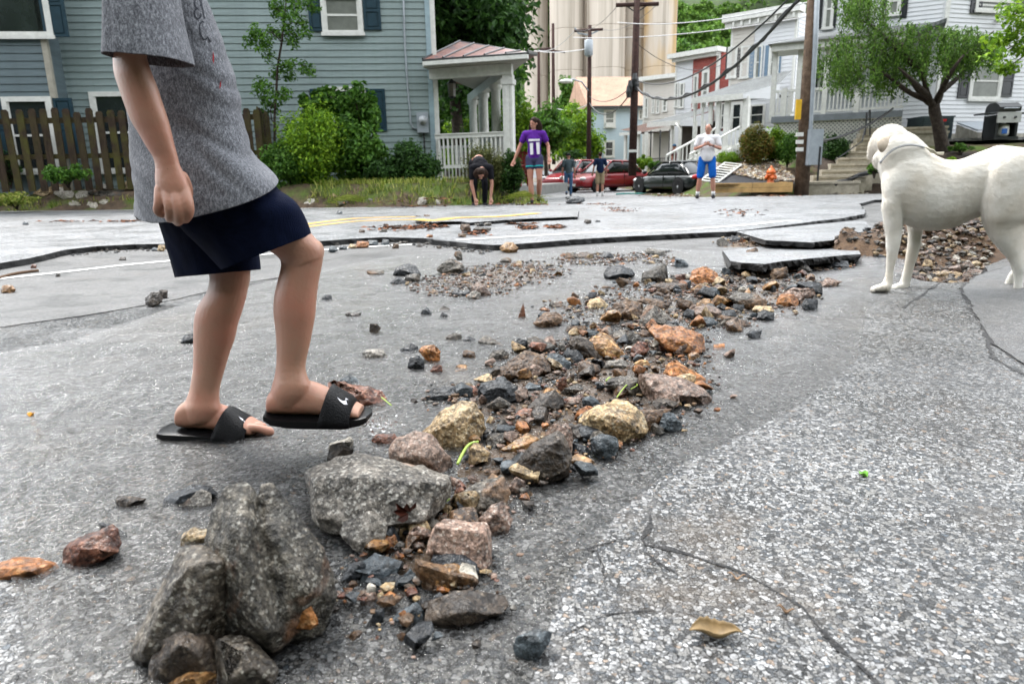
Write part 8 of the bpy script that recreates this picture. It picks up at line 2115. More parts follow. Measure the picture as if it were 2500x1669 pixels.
# ------------------------------------------------------------------ street things
def pole(label,px0,py0,px1,py1,Y,r,mat,parts=(),group=None):
    b_=AT(px0,py0,Y); tpt=AT(px1,py1,Y); t=thing('utility_pole',b_,label,'utility pole',group)
    m=MB(); m.tube([Vector((0,0,-.4)),(tpt-b_)*.5,tpt-b_],[r,r*.88,r*.72],12); m.build('shaft',mat,t,True)
    return t,b_,tpt
M_pole=soilmat('weathered_pole_wood',(0.045,0.028,0.018),(0.11,0.07,0.045),(0.20,0.14,0.095),7,0.85)
M_dpole=soilmat('dark_pole_wood',(0.02,0.010,0.009),(0.05,0.024,0.02),(0.09,0.045,0.035),7,0.85)
# big pole
bp_,b0,b1=pole('thick weathered wooden utility pole with conduit and meter box, standing at the timber edging',1957,470,1989,-60,17.2,.175,M_pole)
def rel(px,py,Y,o_=None): return AT(px,py,Y)-(o_ or b0)
m=MB(); m.tube([rel(1974,405,17.05),rel(1980,290,17.05),rel(1990,120,17.05),rel(1997,-60,17.05)],[.05,.05,.06,.06],10); m.build('conduit',M_gmetal,bp_,True)
a=rel(*T5c(922,992),17.0); c=rel(*T5c(1002,1262),17.0); m=MB(); m.box(a.x,c.x,-.32,-.08,c.z,a.z); bxo=m.build('meter_cabinet',M_gmetal,bp_); m=MB(); m.box((a.x+c.x)/2+.08,(a.x+c.x)/2+.12,-.335,-.32,a.z-1.2,a.z-.4); m.build('seam',M_dkmetal,bxo)
a=rel(*T5c(840,762),17.0); c=rel(*T5c(852,915),17.0); m=MB(); m.box(a.x-.02,c.x+.03,-.2,-.14,c.z,a.z); m.build('yellow_marker',plain('yellow_plastic',(0.6,0.36,0.03),.5),bp_)
for y in (1025,1082,1140): 
    a=rel(*T5c(838,y),17.0); m=MB(); m.box(a.x-.03,a.x+.14,-.21,-.17,a.z-.06,a.z+.03); m.build('notice',M_trim,bp_)
gpo='utility poles along the street'
p2_,c0,c1=pole('dark utility pole in front of the row houses, with a single cross-arm and cable clamps',1544,408,1556,-40,33,.19,M_dpole)
r2=lambda px,py,dy=0: AT(px,py,33+dy)-c0
m=MB(); m.tube([r2(1504,13),r2(1608,10)],.09,6); m.build('crossarm',M_dpole,p2_)
m=MB(); m.tube([r2(1530,15),r2(1553,32),r2(1580,14)],.03,5); m.build('brace',M_dkmetal,p2_)
m=MB(); [m.lathe([(.09,-.25),(.13,0),(.09,.25)],tuple(r2(x,y)+Vector((0,-.2,0))),8) for x,y in ((1537,212),(1548,195),(1552,208),(1533,226))]; m.build('cable_clamp',M_dkmetal,p2_)
m=MB(); m.box(-.22,.22,-.22,-.19,r2(1546,372).z,r2(1546,366).z); m.build('notice',M_trim,p2_)
p3_,d0,d1=pole('dark utility pole carrying a grey transformer and the street lamp',1437,405,1440,62,45,.16,M_dpole)
r3=lambda px,py,dy=0: AT(px,py,45+dy)-d0
m=MB(); m.tube([r3(1402,76),r3(1472,72)],.08,6); m.build('crossarm',M_dpole,p3_)
m=MB(); m.tube([r3(1403,68),r3(1412,82),r3(1438,86),r3(1460,76)],.05,5); m.build('cable_loop',M_gmetal,p3_)
a=r3(1436,105); m=MB(); m.lathe([(.12,.15),(.26,.1),(.26,-.75),(.1,-.85)],(a.x,-.3,a.z),12); m.build('transformer',M_gmetal,p3_,True)
m=MB(); m.tube([r3(1436,222,-.1),r3(1420,200,-.4),r3(1398,194,-.8),r3(1384,197,-.9)],.05,6); la=m.build('lamp_arm',M_gmetal,p3_,True); v,f=ball(r3(1382,199,-.9),(.42,.2,.14)); mesh_obj('lamp_head',v,f,M_trim,la,True)
p4_,e0,_=pole('distant dark utility pole with a double cross-arm, left of the transformer pole',1352,390,1350,58,62,.17,M_dpole)
m=MB(); [m.tube([AT(1310,y,62)-e0,AT(1380,y+8,62)-e0],.08,6) for y in (120,)]; m.build('crossarm',M_dpole,p4_)
p5_,f0,_=pole('short distant pole in front of the leftmost silo',1316,330,1315,118,80,.2,M_dpole)
m=MB(); m.tube([AT(1290,122,80)-f0,AT(1345,118,80)-f0],.09,6); m.build('crossarm',M_dpole,p5_)
# wires
def wire(a,b_,sag,r,label,mat=None,n=16,twist=False):
    P=[]
    for i in range(n+1): t=i/n; p=a.lerp(b_,t); p=p-Vector((0,0,sag*4*t*(1-t))); P.append(p)
    c=P[0].copy(); m=MB(); m.tube([p-c for p in P],r,5,True); 
    if twist: m.tube([p-c+Vector((0,0,.5*r+1.6*r*math.sin(i*2.2))) for i,p in enumerate(P)],r*.8,5)
    o=m.build('overhead_wire',mat or M_dkmetal,None,True,loc=c); return tag(o,label,'cable')
Aw=lambda px,py,Y: AT(px,py,Y)
w1=wire(Aw(1549,213,33),Aw(1985,-45,17.0),1.35,.045,'thick black twisted cable from the clamps of the single cross-arm pole to the big pole',n=26,twist=True)
w2=wire(Aw(1551,195,33),Aw(1988,-70,17.0),1.0,.026,'second black cable just above the thick twisted one',n=20)
wire(Aw(1545,218,33),Aw(1438,250,45),.9,.03,'black cable from the clamps down-left to the transformer pole')
wire(Aw(1545,208,33),Aw(1438,235,45),.5,.02,'thinner cable above the black one to the transformer pole')
M_pw=plain('pale_wire',(0.45,0.45,0.46),.5)
wire(Aw(1508,55,34),Aw(2040,-10,19),.3,.018,'pale upper wire crossing before the hill to the nearest white house',M_pw)
wire(Aw(1400,92,44),Aw(1990,38,30),.3,.022,'pale middle wire crossing before the hill',M_pw)
wire(Aw(1508,14,33),Aw(1404,74,45),.4,.012,'thin wire between the cross-arms of two poles, left')
wire(Aw(1604,12,33),Aw(1470,72,45),.4,.012,'thin wire between the cross-arms of two poles, right')
wire(Aw(1404,74,45),Aw(1312,122,62),.5,.02,'pale slack wire left of the transformer pole',M_pw)
wire(Aw(1434,120,45),Aw(1280,118,80),.3,.03,'pale wire across the silos to the left',M_pw)
wire(Aw(1437,255,45),Aw(1352,262,62),.3,.03,'dark wire low between the two far poles',M_pw)
wire(Aw(1553,105,33),Aw(1760,160,39),.6,.014,'thin service wire to the brick-red house')
# black cable and hand rail by the steps
wire(Aw(1998,345,16.9),Aw(2180,265,19),.15,.03,'black cable running up from the meter cabinet through the tree')
wr=thing('iron_handrail',AT(2040,390,18),'thin black iron handrail beside the garden steps','handrail'); h0=wr.location
m=MB(); m.tube([Vector((0,0,0)),AT(2105,345,18.6)-h0,AT(2122,270,19)-h0],.016,6); m.tube([AT(2112,330,18.8)-h0,AT(2116,275,18.8)-h0],.02,6); m.build('rail',M_dkmetal,wr); m=MB(); m.tube([AT(2124,332,19)-h0,AT(2124,268,19)-h0],.02,6); m.build('post',M_dkmetal,wr)
# hydrant
hy=thing('fire_hydrant',AT(1881,446,17.9),'orange fire hydrant with pointed cap in the gravel bed','fire hydrant'); M_or=plain('hydrant_orange',(0.62,0.13,0.02),.4)
m=MB(); m.lathe([(.13,-.1),(.13,.0),(.085,.02),(.085,.16),(.12,.18),(.12,.21),(.085,.22)],(0,0,0),16); m.build('barrel',M_or,hy,True)
m=MB(); m.lathe([(.085,.22),(.12,.23),(.11,.28),(.07,.34),(.03,.37),(.03,.41),(.0,.42)],(0,0,0),16); m.build('bonnet',M_or,hy,True)
for s in(-1,1): m=MB(); m.tube([(s*.07,0,.13),(s*.14,0,.13),(s*.15,0,.13)],[.045,.05,.03],10); m.build('outlet_cap',M_or,hy,True)
m=MB(); m.tube([(0,-.07,.12),(0,-.15,.12)],[.055,.06],10); m.build('outlet_cap',M_or,hy,True)
# white lattice panel lying on the bed
q0=AT(1752,445,18.0); o=thing('trellis',q0,'fallen white slatted trellis lying against the gravel bed','trellis'); e1=AT(1810,402,19)-q0; e2=AT(1745,425,18.6)-q0
for k in range(9):
    t=k/8; a=e2*0+e1*t; m=MB(); m.tube([a,a+Vector((-.42,.1,.06))],.02,4); m.build('slat',M_trim,o)
for k in (0,1): m=MB(); m.tube([Vector((-.42*k,.1*k,.06*k)),e1+Vector((-.42*k,.1*k,.06*k))],.028,4); m.build('rail',M_trim,o)
# air conditioner
ac=thing('air_conditioner',AT(2290,342,20.8),'dark slatted air conditioning unit with a red label against the white wall','air conditioner'); 
a=AT(*T6c(648,890),20.8)-ac.location; c=AT(*T6c(862,1060),20.8)-ac.location; M_ac=plain('ac_green_grey',(0.06,0.085,0.095),.5)
m=MB(); m.box(a.x,c.x,.05,.85,c.z,a.z-.04); m.build('casing',M_ac,ac); m=MB(); m.box(a.x-.02,c.x+.02,.0,.88,a.z-.04,a.z); m.build('lid',M_ac,ac)
z=c.z+.06; s0=None
while z<a.z-.08:
    if s0 is None: s0=MB().box(a.x+.02,c.x-.02,.0,.05,0,.028).build('louvre',M_ac,ac,loc=(0,0,z))
    else: share('louvre',s0.data,ac,(0,0,z))
    z+=.055
a2=AT(*T6c(782,912),20.7)-ac.location; c2=AT(*T6c(832,928),20.7)-ac.location; m=MB(); m.box(a2.x,c2.x,-.02,-.005,c2.z,a2.z); m.build('label_plate',plain('red_label',(0.5,0.03,0.03),.5),ac)
# cellar door
cd=thing('cellar_hatch',AT(2335,340,21.0),'slanted grey metal cellar door on a mossy concrete base','cellar door'); l0=cd.location
A=AT(*T6c(895,948),22)-l0; Bq=AT(*T6c(1175,938),22.6)-l0; Cq=AT(*T6c(1178,1002),21)-l0; Dq=AT(*T6c(1058,1008),20.6)-l0; zb=AT(*T6c(1060,1068),20.6).z-l0.z
m=MB(); m.prism([Dq,Cq,Bq,A],(0,0,.05)); m.build('door_leaf',M_gmetal,cd)
m=MB(); m.add([A-Vector((0,0,.02)),Dq-Vector((0,0,.02)),Vector((Dq.x,Dq.y,zb)),Vector((A.x,A.y,zb)),Cq-Vector((0,0,.02)),Vector((Cq.x,Cq.y,zb))],[(3,2,1,0),(2,5,4,1)]); m.build('base',M_concrete,cd)
# grill
gr=thing('barbecue_grill',AT(2457,342,19.9),'black and steel gas barbecue grill with a propane bottle inside','grill'); g0=gr.location
gp=lambda x,y,Y=19.9: AT(*T6c(x,y),Y)-g0
M_blk=plain('grill_black',(0.02,0.022,0.024),.35); 
x0=gp(1190,950).x; x1=gp(1358,950).x; zb=gp(1270,1055).z; zs_=gp(1270,855).z; zc=gp(1270,785).z
for s in ((x0,x0+.06),(x1-.06,x1)): m=MB(); m.box(s[0],s[1],-.05,.5,zb,zs_-.08); m.build('side_panel',M_blk,gr)
m=MB(); m.box(x0,x1,.45,.5,zb,zs_-.08); m.build('back_panel',M_blk,gr); m=MB(); m.box(x0-.03,x1+.03,-.08,.52,zb-.05,zb+.03); m.build('base',M_blk,gr)
m=MB(); m.box(x0-.02,x1+.02,-.1,-.06,zs_-.30,zs_-.02); fpn=m.build('control_panel',plain('brushed_steel',(0.6,0.6,0.6),.3,metal=.4),gr)
for t in (.25,.75): m=MB(); m.tube([(x0+(x1-x0)*t,-.1,zs_-.16),(x0+(x1-x0)*t,-.14,zs_-.16)],.03,10); m.build('knob',M_blk,fpn)
V=[];n=10
m=MB()
for i in range(n): pass
pts=[(-.08,zs_),(-.10,zs_+.12),(-.04,zc-.06),(.08,zc),(.34,zc),(.46,zc-.08),(.5,zs_)]
m.prism([(x0-.0,y,z) for y,z in pts],(x1-x0,0,0)); m.build('lid',M_blk,gr); m=MB(); m.tube([(x0+.1,-.14,zs_+.08),(x1-.1,-.14,zs_+.08)],.018,8); m.build('handle',M_gmetal,gr)
for a,b_ in ((gp(1098,870).x,x0),(x1,gp(1450,850).x)): m=MB(); m.box(a,b_,-.05,.4,zs_-.07,zs_-.03); m.build('side_shelf',M_blk,gr)
pbt=gp(1275,1000); tk=thing('gas_bottle',gr.location+Vector((pbt.x,.15,zb+.03)),'white propane bottle with a blue label inside the grill cabinet','gas bottle'); m=MB(); m.lathe([(.11,0),(.15,.04),(.16,.1),(.16,.26),(.13,.33),(.05,.36),(.05,.4)],(0,0,0),16); m.build('tank',M_trim,tk,True); m=MB(); m.box(-.13,.02,-.172,-.155,.08,.22); m.build('label_patch',plain('blue_label',(0.03,0.12,0.4),.4),tk)
# log and branch across the side street, blue-green hose
def hit(px,py):
    d=ray(px,py); 
    for k in range(900):
        Y=12+k*.08; p=O+d*(Y/d.y)
        if p.z<=zs(p.x,p.y): return Vector((p.x,p.y,zs(p.x,p.y)))
    return G(px,py,0)
l1=hit(1512,455); m=MB(); m.tube([(0,0,.16),(2.3,.3,.14),(2.9,.35,.12)],[.16,.15,.05],10); o=m.build('log',plain('stripped_log',(0.30,0.19,0.12),.8),None,True,loc=l1); tag(o,'pale stripped log lying beside the red sedan','log')
h1_=hit(1505,476); m=MB(); m.tube([Vector(c) for c in catmull([(0,0,.03),(.5,.5,.03),(1.0,.3,.03),(1.7,.5,.05),(1.6,0,.03),(.9,.1,.03)],6)],.03,6); o=m.build('hose',plain('teal_hose',(0.02,0.25,0.22),.4),None,True,loc=h1_); tag(o,'teal garden hose lying coiled on the street behind the men','hose')
# rubble and dirt along the far street
litter('street_debris',[(1650,478,60,4,160,-.1),(1610,448,70,6,200,-.25),(1560,440,60,6,200,-.25),(1900,478,60,4,120,0),(2050,470,70,4,160,0),(1420,462,60,4,100,-.2)],8,M_mul+[SM['tan'],SM['white']],.04,.13)

# ------------------------------------------------------------------ cars
M_tyre=plain('tyre_rubber',(0.012,0.012,0.013),.7); M_rim=plain('alloy_rim',(0.45,0.46,0.48),.3,metal=.7); M_cglass=plain('car_glass',(0.01,0.013,0.015),.06,spec=.5)
def car(label,loc,rz,col,kind='sedan',L=4.5,W=1.78,H=1.45,metal=0.2):
    t=thing('parked_car',loc,label,'car','cars on the side street',rz); mt=plain('car_paint_'+kind+str(round(col[0],2)),col,.3,.05,2,coat=.4,spec=.3)
    def rng(x,hw,z0,z1,e=4.0,n=24,top=1.0):
        out=[]
        for k in range(n):
            a=2*math.pi*k/n; c,s=math.cos(a),math.sin(a); c=math.copysign(abs(c)**(2/e),c); s=math.copysign(abs(s)**(2/e),s)
            hh=hw*(1-(1-top)*max(0,s)); out.append(Vector((x,hh*c,(z0+z1)/2+(z1-z0)/2*s)))
        return out
    h=L/2; w=W/2; zb=.62*H
    st=[(-h,w*.70,.36,.62),(-h+.06,w*.86,.24,zb*.93),(-h+.35,w*.97,.20,zb*.99),(-h+1.1,w,.18,zb),(0,w,.18,zb),(h-1.3,w,.18,zb*.97),(h-.75,w*.96,.18,zb*.88),(h-.25,w*.90,.20,zb*.76),(h-.05,w*.78,.24,zb*.66),(h,w*.6,.34,zb*.55)]
    arr=catmull(st,3); v,f=loft([rng(a[0],a[1],a[2],a[3],4.5,28,.93) for a in arr]); b_=mesh_obj('body',v,f,mt,t,True); autosmooth(b_,50)
    x0,x1,x2,x3=(-h+.45,-h+1.15,.25,1.05) if kind=='sedan' else (-h+.15,-h+.6,.35,1.15)
    cab=[(x0,w*.80,zb-.06,zb+.02),(x1-.15,w*.82,zb-.1,H*.955),(x1+.25,w*.84,zb-.1,H*.995),(x2-.2,w*.85,zb-.1,H),(x2+.05,w*.85,zb-.1,H*.97),(x3,w*.82,zb-.1,zb+.03)]
    v,f=loft([rng(a[0],a[1],a[2],a[3],5,28,.80) for a in cab]); g=mesh_obj('glass',v,f,M_cglass,t,True); autosmooth(g,35)
    v,f=loft([rng(a[0],a[1]*.80,H*.955,a[3]+.012,3,20,.97) for a in cab[1:5]]); mesh_obj('roof',v,f,mt,t,True)
    m=MB()
    for s in(-1,1):
        for xa,za,xb,zb2 in ((x0+.02,zb,x1-.1,H*.95),((x1+x2)/2-.05,zb-.02,(x1+x2)/2-.02,H*.985),(x3-.02,zb,x2+.02,H*.96)):
            m.tube([(xa,s*w*.825,za),(xb,s*w*.70,zb2)],.035,6)
        m.tube([(x1-.1,s*w*.695,H*.955),(x2,s*w*.695,H*.975)],.03,6)
    m.build('pillar',mt,t,True)
    for sx in (-h+.85,h-.88):
        for s in(-1,1):
            m=MB(); m.lathe([(.20,-.10),(.30,-.11),(.325,-.06),(.325,.06),(.30,.11),(.20,.10)],(0,0,0),24); o=m.build('wheel',M_tyre,t,True,loc=(sx,s*(w-.10),.325)); o.rotation_euler=(R(90),0,0)
            m=MB(); m.lathe([(.21,-.09),(.20,-.105),(.05,-.08),(.05,-.11),(.0,-.11)],(0,0,0),20)
            if s<0: m.v=[(x,y,-z) for x,y,z in m.v]
            for k in range(5): a=2*math.pi*k/5; zz=-.10 if s>0 else .10; m.box(-.025,.025,.04,.21,min(zz,zz*.8),max(zz,zz*.8),Matrix.Rotation(a,4,'Z'))
            m.build('rim',M_rim,o,True)
            m=MB(); m.lathe([(.37,-.02),(.37,.02)],(0,0,0),24); q_=m.build('wheel_arch',M_tyre,t,False,loc=(sx,s*(w-.012),.34)); q_.rotation_euler=(R(90),0,0)
    for s in(-1,1):
        v,f=ball(Vector((h-.16,s*w*.66,zb*.70)),(.14,.17,.085)); mesh_obj('headlight',v,f,plain('lamp_clear',(0.6,0.6,0.6),.1),t,True)
        v,f=ball(Vector((-h+.09,s*w*.68,zb*.84)),(.10,.20,.10)); mesh_obj('taillight',v,f,plain('lamp_red',(0.45,0.01,0.012),.15),t,True)
        v,f=ball(Vector((x3-.15,s*(w+.06),zb+.08)),(.08,.11,.075)); mesh_obj('mirror',v,f,mt,t,True)
        for xx in (x1+.55,x3-.45):
            m=MB(); m.box(xx,xx+.16,s*w-.005 if s>0 else -w-.02,s*w+.02 if s>0 else -w+.005,zb*.80,zb*.83); m.build('door_handle',mt,t)
        m=MB()
        for xx in ((x1+x2)/2+.05,x3+.12,x1-.1): m.box(xx,xx+.012,min(s*(w-.03),s*(w+.004)),max(s*(w-.03),s*(w+.004)),.3,zb*.93)
        m.build('door_seam',M_tyre,t)
    m=MB(); m.box(h-.03,h+.015,-.26,.26,.30,.42); m.build('number_plate',M_trim,t); m=MB(); m.box(-h-.015,-h+.05,-.26,.26,.60,.74); m.build('number_plate',M_trim,t)
    m=MB(); m.box(h-.10,h-.005,-.5,.5,.44,.54); m.box(h-.12,h-.02,-.7,.7,.22,.29); m.build('grille',M_blk,t)
    return t
RED=(0.20,0.008,0.014)
pc_=hit(1478,452); pc_=AT(1482,440,34.5); 
car('dark red sedan with its front pointing towards us, nearest of the red cars',Vector((pc_.x,35.0,zs(0,35))),math.atan2(-.62,-.80),RED,'sedan',4.6,1.8,1.5)
pa_=AT(1405,430,38.5); car('dark red car with windscreen towards us, parked behind the red sedan',Vector((pa_.x,38.5,zs(0,38))),math.atan2(-.75,-.62),(0.24,0.010,0.018),'wagon',4.5,1.8,1.62)
pk_=AT(1668,440,27.5); car('black sedan seen from behind, by the man in the white shirt',Vector((pk_.x,28.5,zs(0,28.5))),math.atan2(.94,-.34),(0.003,0.006,0.006),'sedan',4.6,1.85,1.32)
pk2=AT(1372,400,66); tr_=thing('pickup_truck',Vector((pk2.x,66,-.3)),'white pickup truck with an amber light, far down the street','truck',None,math.atan2(-.3,.95))
m=MB(); m.box(-2.6,2.6,-.95,.95,.55,1.15); m.build('body',M_white,tr_); m=MB(); m.add([(-.2,-.85,1.15),(1.5,-.85,1.15),(1.5,.85,1.15),(-.2,.85,1.15),(0,-.75,1.85),(1.05,-.75,1.85),(1.05,.75,1.85),(0,.75,1.85)],[(0,1,5,4),(1,2,6,5),(2,3,7,6),(3,0,4,7),(4,5,6,7)]); m.build('cab',M_white,tr_)
m=MB(); m.box(.1,1.0,-.83,.83,1.22,1.72); m.build('window',M_cglass,tr_)
for sx in(-1.7,1.7):
    for s in(-1,1): m=MB(); m.lathe([(.42,-.13),(.42,.13)],(0,0,0),20); o=m.build('wheel',M_tyre,tr_,loc=(sx,s*.85,.42)); o.rotation_euler=(R(90),0,0)
v,f=ball(Vector((.5,0,1.95)),(.16,.3,.12)); mesh_obj('beacon',v,f,plain('amber_lamp',(0.8,0.35,0.02),.3,emis=((1,.5,.05),2.0)),tr_,True)

# ------------------------------------------------------------------ people farther off
def figure(label,loc,rz,H,pose,cl,hairlen=0,look=0.0):
    """pose: joints in body heights (x side, y back, z up); cl: clothing dict"""
    t=thing('person',loc,label,'person',None,rz); J=dict(hl=(.052,0,.53),hr=(-.052,0,.53),kl=(.056,-.01,.285),kr=(-.056,-.01,.285),al=(.06,.01,.045),ar=(-.06,.01,.045),pel=(0,0,.54),wa=(0,0,.62),ch=(0,0,.745),nk=(0,0,.845),hd=(0,-.008,.925),sl=(.105,0,.805),sr=(-.105,0,.805),el=(.135,.01,.635),er=(-.135,.01,.635),wl=(.145,-.03,.485),wr=(-.145,-.03,.485))
    J.update(pose); J={k:Vector(v)*H for k,v in J.items()}; h=H
    def seg(a,b_,r0,r1,mid=None): P=[J[a],J[a].lerp(J[b_],.5),J[b_]]; return chain(P,[r0*h,(mid or (r0+r1)/2)*h,r1*h],3,12)
    pc=[]
    for s in 'lr':
        pc+= [seg('h'+s,'k'+s,.050,.032,.044),seg('k'+s,'a'+s,.031,.020,.033),seg('s'+s,'e'+s,.027,.021),seg('e'+s,'w'+s,.022,.014,.020)]
        a=J['a'+s]; fd=Vector(cl.get('foot',(0,-1,0))); pc.append(chain([a+Vector((0,0,-.015*h))-fd*.012*h,a+fd*.06*h-Vector((0,0,.028*h)),a+fd*.11*h-Vector((0,0,.033*h))],[.022*h,.020*h,.014*h],3,10))
        w=J['w'+s]; e=J['e'+s]; d=(w-e).normalized(); sd=d.cross(Vector((0,1,0))); sd=sd.normalized() if sd.length>.1 else Vector((1,0,0)); cu=Vector(cl.get('curl',(0,-1,0)))
        pc.append(chain([w,w+d*.045*h],[.014*h,.019*h],3,10))
        for k in range(4):
            o_=sd*(k-1.5)*.010*h; pc.append(chain([w+d*.045*h+o_,w+d*.07*h+o_+cu*.006*h,w+d*(.088-.004*abs(k-1.3))*h+o_+cu*.016*h],[.0065*h,.006*h,.005*h],2,8))
        pc.append(chain([w+d*.02*h+sd*.014*h,w+d*.04*h+sd*.026*h+cu*.01*h,w+d*.055*h+sd*.024*h+cu*.018*h],[.0075*h,.007*h,.006*h],2,8))
    tr=[]
    for a,r,fl in (('pel',.082,.70),('wa',.074,.66),('ch',.088,.66),):
        v,f=ball(J[a],(r*h*1.0,r*h*fl,.085*h)); tr.append((v,f))
    tr.append(chain([J['pel'],J['wa'],J['ch'],J['ch'].lerp(J['nk'],.75)],[.070*h,.062*h,.070*h,.045*h],4,16)); tr.append(chain([J['sl'],J['ch'].lerp(J['nk'],.6),J['sr']],[.034*h,.045*h,.034*h],4,14))
    neck=chain([J['ch'].lerp(J['nk'],.7),J['nk'],J['hd']],[.034*h,.030*h,.030*h],3,12)
    hm=Matrix.Translation(J['hd'])@Matrix.Rotation(look,4,'Z')@Matrix.Rotation(cl.get('nod',0),4,'X')
    hp=[xf(ball((0,.004*h,.006*h),(.043*h,.052*h,.056*h)),hm),xf(ball((0,-.018*h,-.028*h),(.032*h,.034*h,.036*h)),hm),xf(ball((0,-.055*h,-.008*h),(.007*h,.011*h,.013*h)),hm),xf(ball((.043*h,0,-.006*h),(.006*h,.010*h,.015*h)),hm),xf(ball((-.043*h,0,-.006*h),(.006*h,.010*h,.015*h)),hm),xf(ball((0,-.046*h,-.034*h),(.013*h,.008*h,.006*h)),hm)]
    skin('body',pc+tr+[neck]+hp,.0085,cl['skin'],t,Vector(),2,.5)
    for s in(-1,1): v,f=xf(ball((s*.018*h,-.046*h,.006*h),(.0065*h,.004*h,.004*h)),hm); mesh_obj('eye',v,f,M_nose,t,True)
    # shirt
    def grow(vf,g,c=None):
        v,f=vf; n=len(v); o=[]; return v,f
    fat=lambda a,b_,r0,r1: chain([J[a],J[b_]],[r0*h,r1*h],3,14)
    bw=cl.get('belly',0)
    sh_=[]
    for a,r,fl,zz in (('pel',.089,.78,.06),('wa',.083+bw,.80,.075),('ch',.096,.74,.088)): sh_.append(ball(J[a]+Vector((0,-bw*.4*h,.0)),(r*h,r*h*fl,zz*h)))
    sh_.append(chain([J['pel'].lerp(J['wa'],cl.get('hem',.3)),J['wa'],J['ch'],J['ch'].lerp(J['nk'],.70)],[(.078+bw)*h,(.076+bw)*h,.078*h,.050*h],4,18)); sh_.append(chain([J['sl'],J['ch'].lerp(J['nk'],.55),J['sr']],[.042*h,.052*h,.042*h],4,16))
    for s in 'lr': e=J['s'+s].lerp(J['e'+s],cl.get('slv',.62)); sh_.append(chain([J['s'+s],e],[.040*h,.038*h],3,14))
    def wr_(p,n): return .004*noise.noise(Vector((p.x*18,p.y*8,p.z*9)))+.003*noise.noise(p*30)
    if cl.get('shirt'): st_=skin('shirt',sh_,.011,cl['shirt'],t,Vector(),3,.5,wr_)
    if cl.get('shorts'):
        k=cl.get('sl',.7); q_=[ball(J['pel']-Vector((0,0,.02*h)),(.086*h,.070*h,.060*h))]
        for s in 'lr': e=J['h'+s].lerp(J['k'+s],k) if k<=1 else J['k'+s]; q_.append(chain([J['h'+s],e],[.056*h,(.052 if k<.98 else .040)*h],3,16)); 
        if k>1: q_+= [chain([J['k'+s],J['k'+s].lerp(J['a'+s],.93)],[.040*h,.030*h],3,14) for s in 'lr']
        skin('trousers' if k>1 else 'shorts',q_,.011,cl['shorts'],t,Vector(),3,.5,wr_)
        if cl.get('trimc'):
            for s in 'lr': 
                e=J['h'+s].lerp(J['k'+s],k); e2=J['h'+s].lerp(J['k'+s],k-.05); m=MB(); m.tube([e2,e],.0555*h,16); m.build('trim_band',cl['trimc'],t,True)
    for s in 'lr':
        a=J['a'+s]; fd=Vector(cl.get('foot',(0,-1,0)))
        v,f=chain([a+Vector((0,0,-.020*h))-fd*.016*h,a+fd*.05*h-Vector((0,0,.026*h)),a+fd*.115*h-Vector((0,0,.030*h))],[.026*h,.025*h,.018*h],3,12); mesh_obj('shoe',v,f,cl['shoe'],t,True)
        if cl.get('sock'): m=MB(); m.tube([a-Vector((0,0,.01*h)),a.lerp(J['k'+s],.22)],.026*h,12); m.build('sock',cl['sock'],t,True)
    hair=[xf(ball((0,.012*h,.016*h),(.048*h,.054*h,.055*h)),hm)]
    if hairlen: 
        q_=random.Random(3)
        for k in range(16):
            a=-2.6+k*.35; x=math.sin(a)*.040*h; y=.012*h+abs(math.cos(a*.5))*.034*h
            p0=hm@Vector((x,y,.02*h)); p1=p0+Vector((x*.5+q_.uniform(-.01,.01)*h,.01*h,-hairlen*.5*h)); p2=p1+Vector((q_.uniform(-.015,.015)*h,q_.uniform(-.01,.01)*h,-hairlen*.55*h)); hair.append(chain([p0,p1,p2],[.022*h,.026*h,.012*h],4,8))
    if cl.get('cap'): hair=[xf(ball((0,.0,.02*h),(.050*h,.058*h,.048*h)),hm)]
    if hairlen or cl.get('hairc'): 
        def cut(p,n): return .003*noise.noise(p*70)
        # keep the face clear
        if not hairlen and not cl.get('cap'): hair=[xf(ball((0,.022*h,.014*h),(.047*h,.046*h,.050*h)),hm)]
        skin('cap' if cl.get('cap') else 'hair',hair,.008,cl['cap'] if cl.get('cap') else cl['hairc'],t,Vector(),1,.5,cut)
    return t,J
M_purple=plain('purple_jersey',(0.085,0.018,0.22),.8,.15,10); M_gnavy=plain('grey_navy_cloth',(0.05,0.05,0.10),.8); M_teal2=plain('teal_trim',(0.01,0.35,0.36),.7)
M_blkc=plain('black_cloth',(0.010,0.010,0.013),.85,.2,8); M_gcl=plain('slate_tee',(0.055,0.075,0.085),.85,.15,8); M_jean=plain('blue_jeans',(0.06,0.12,0.22),.85,.2,12); M_polo=plain('navy_polo',(0.008,0.016,0.045),.85,.15,8); M_khaki=plain('khaki_cloth',(0.32,0.25,0.16),.85,.12,8); M_wcl=plain('white_tee',(0.66,0.65,0.67),.85,.06,8); M_bshort=plain('royal_blue_shorts',(0.008,0.10,0.42),.8,.15,8)
M_brhair=plain('brown_hair',(0.022,0.011,0.007),.6,.35,50,.5,150,spec=.1); M_wshoe=plain('white_shoe',(0.6,0.6,0.6),.6); M_mar=plain('maroon_tee',(0.09,0.015,0.02),.85)
gw_=G(1306,497,.055); Yw=gw_.y; Hh=(AT(1310,285,Yw).z-gw_.z)
wom,Jw=figure('woman in purple number 11 T-shirt and teal-trimmed shorts walking on the verge',gw_,R(-6),Hh,
 dict(kl=(.06,-.045,.285),al=(.045,.06,.075),kr=(-.048,-.03,.285),ar=(-.03,-.05,.045),er=(-.175,.0,.665),wr=(-.235,-.03,.52),el=(.165,.01,.665),wl=(.175,-.06,.53)),
 dict(skin=M_skin2,shirt=M_purple,shorts=M_gnavy,trimc=M_teal2,sl=.42,shoe=M_blkc,hairc=M_brhair,slv=.5,nod=R(18)),hairlen=.15,look=R(-38))
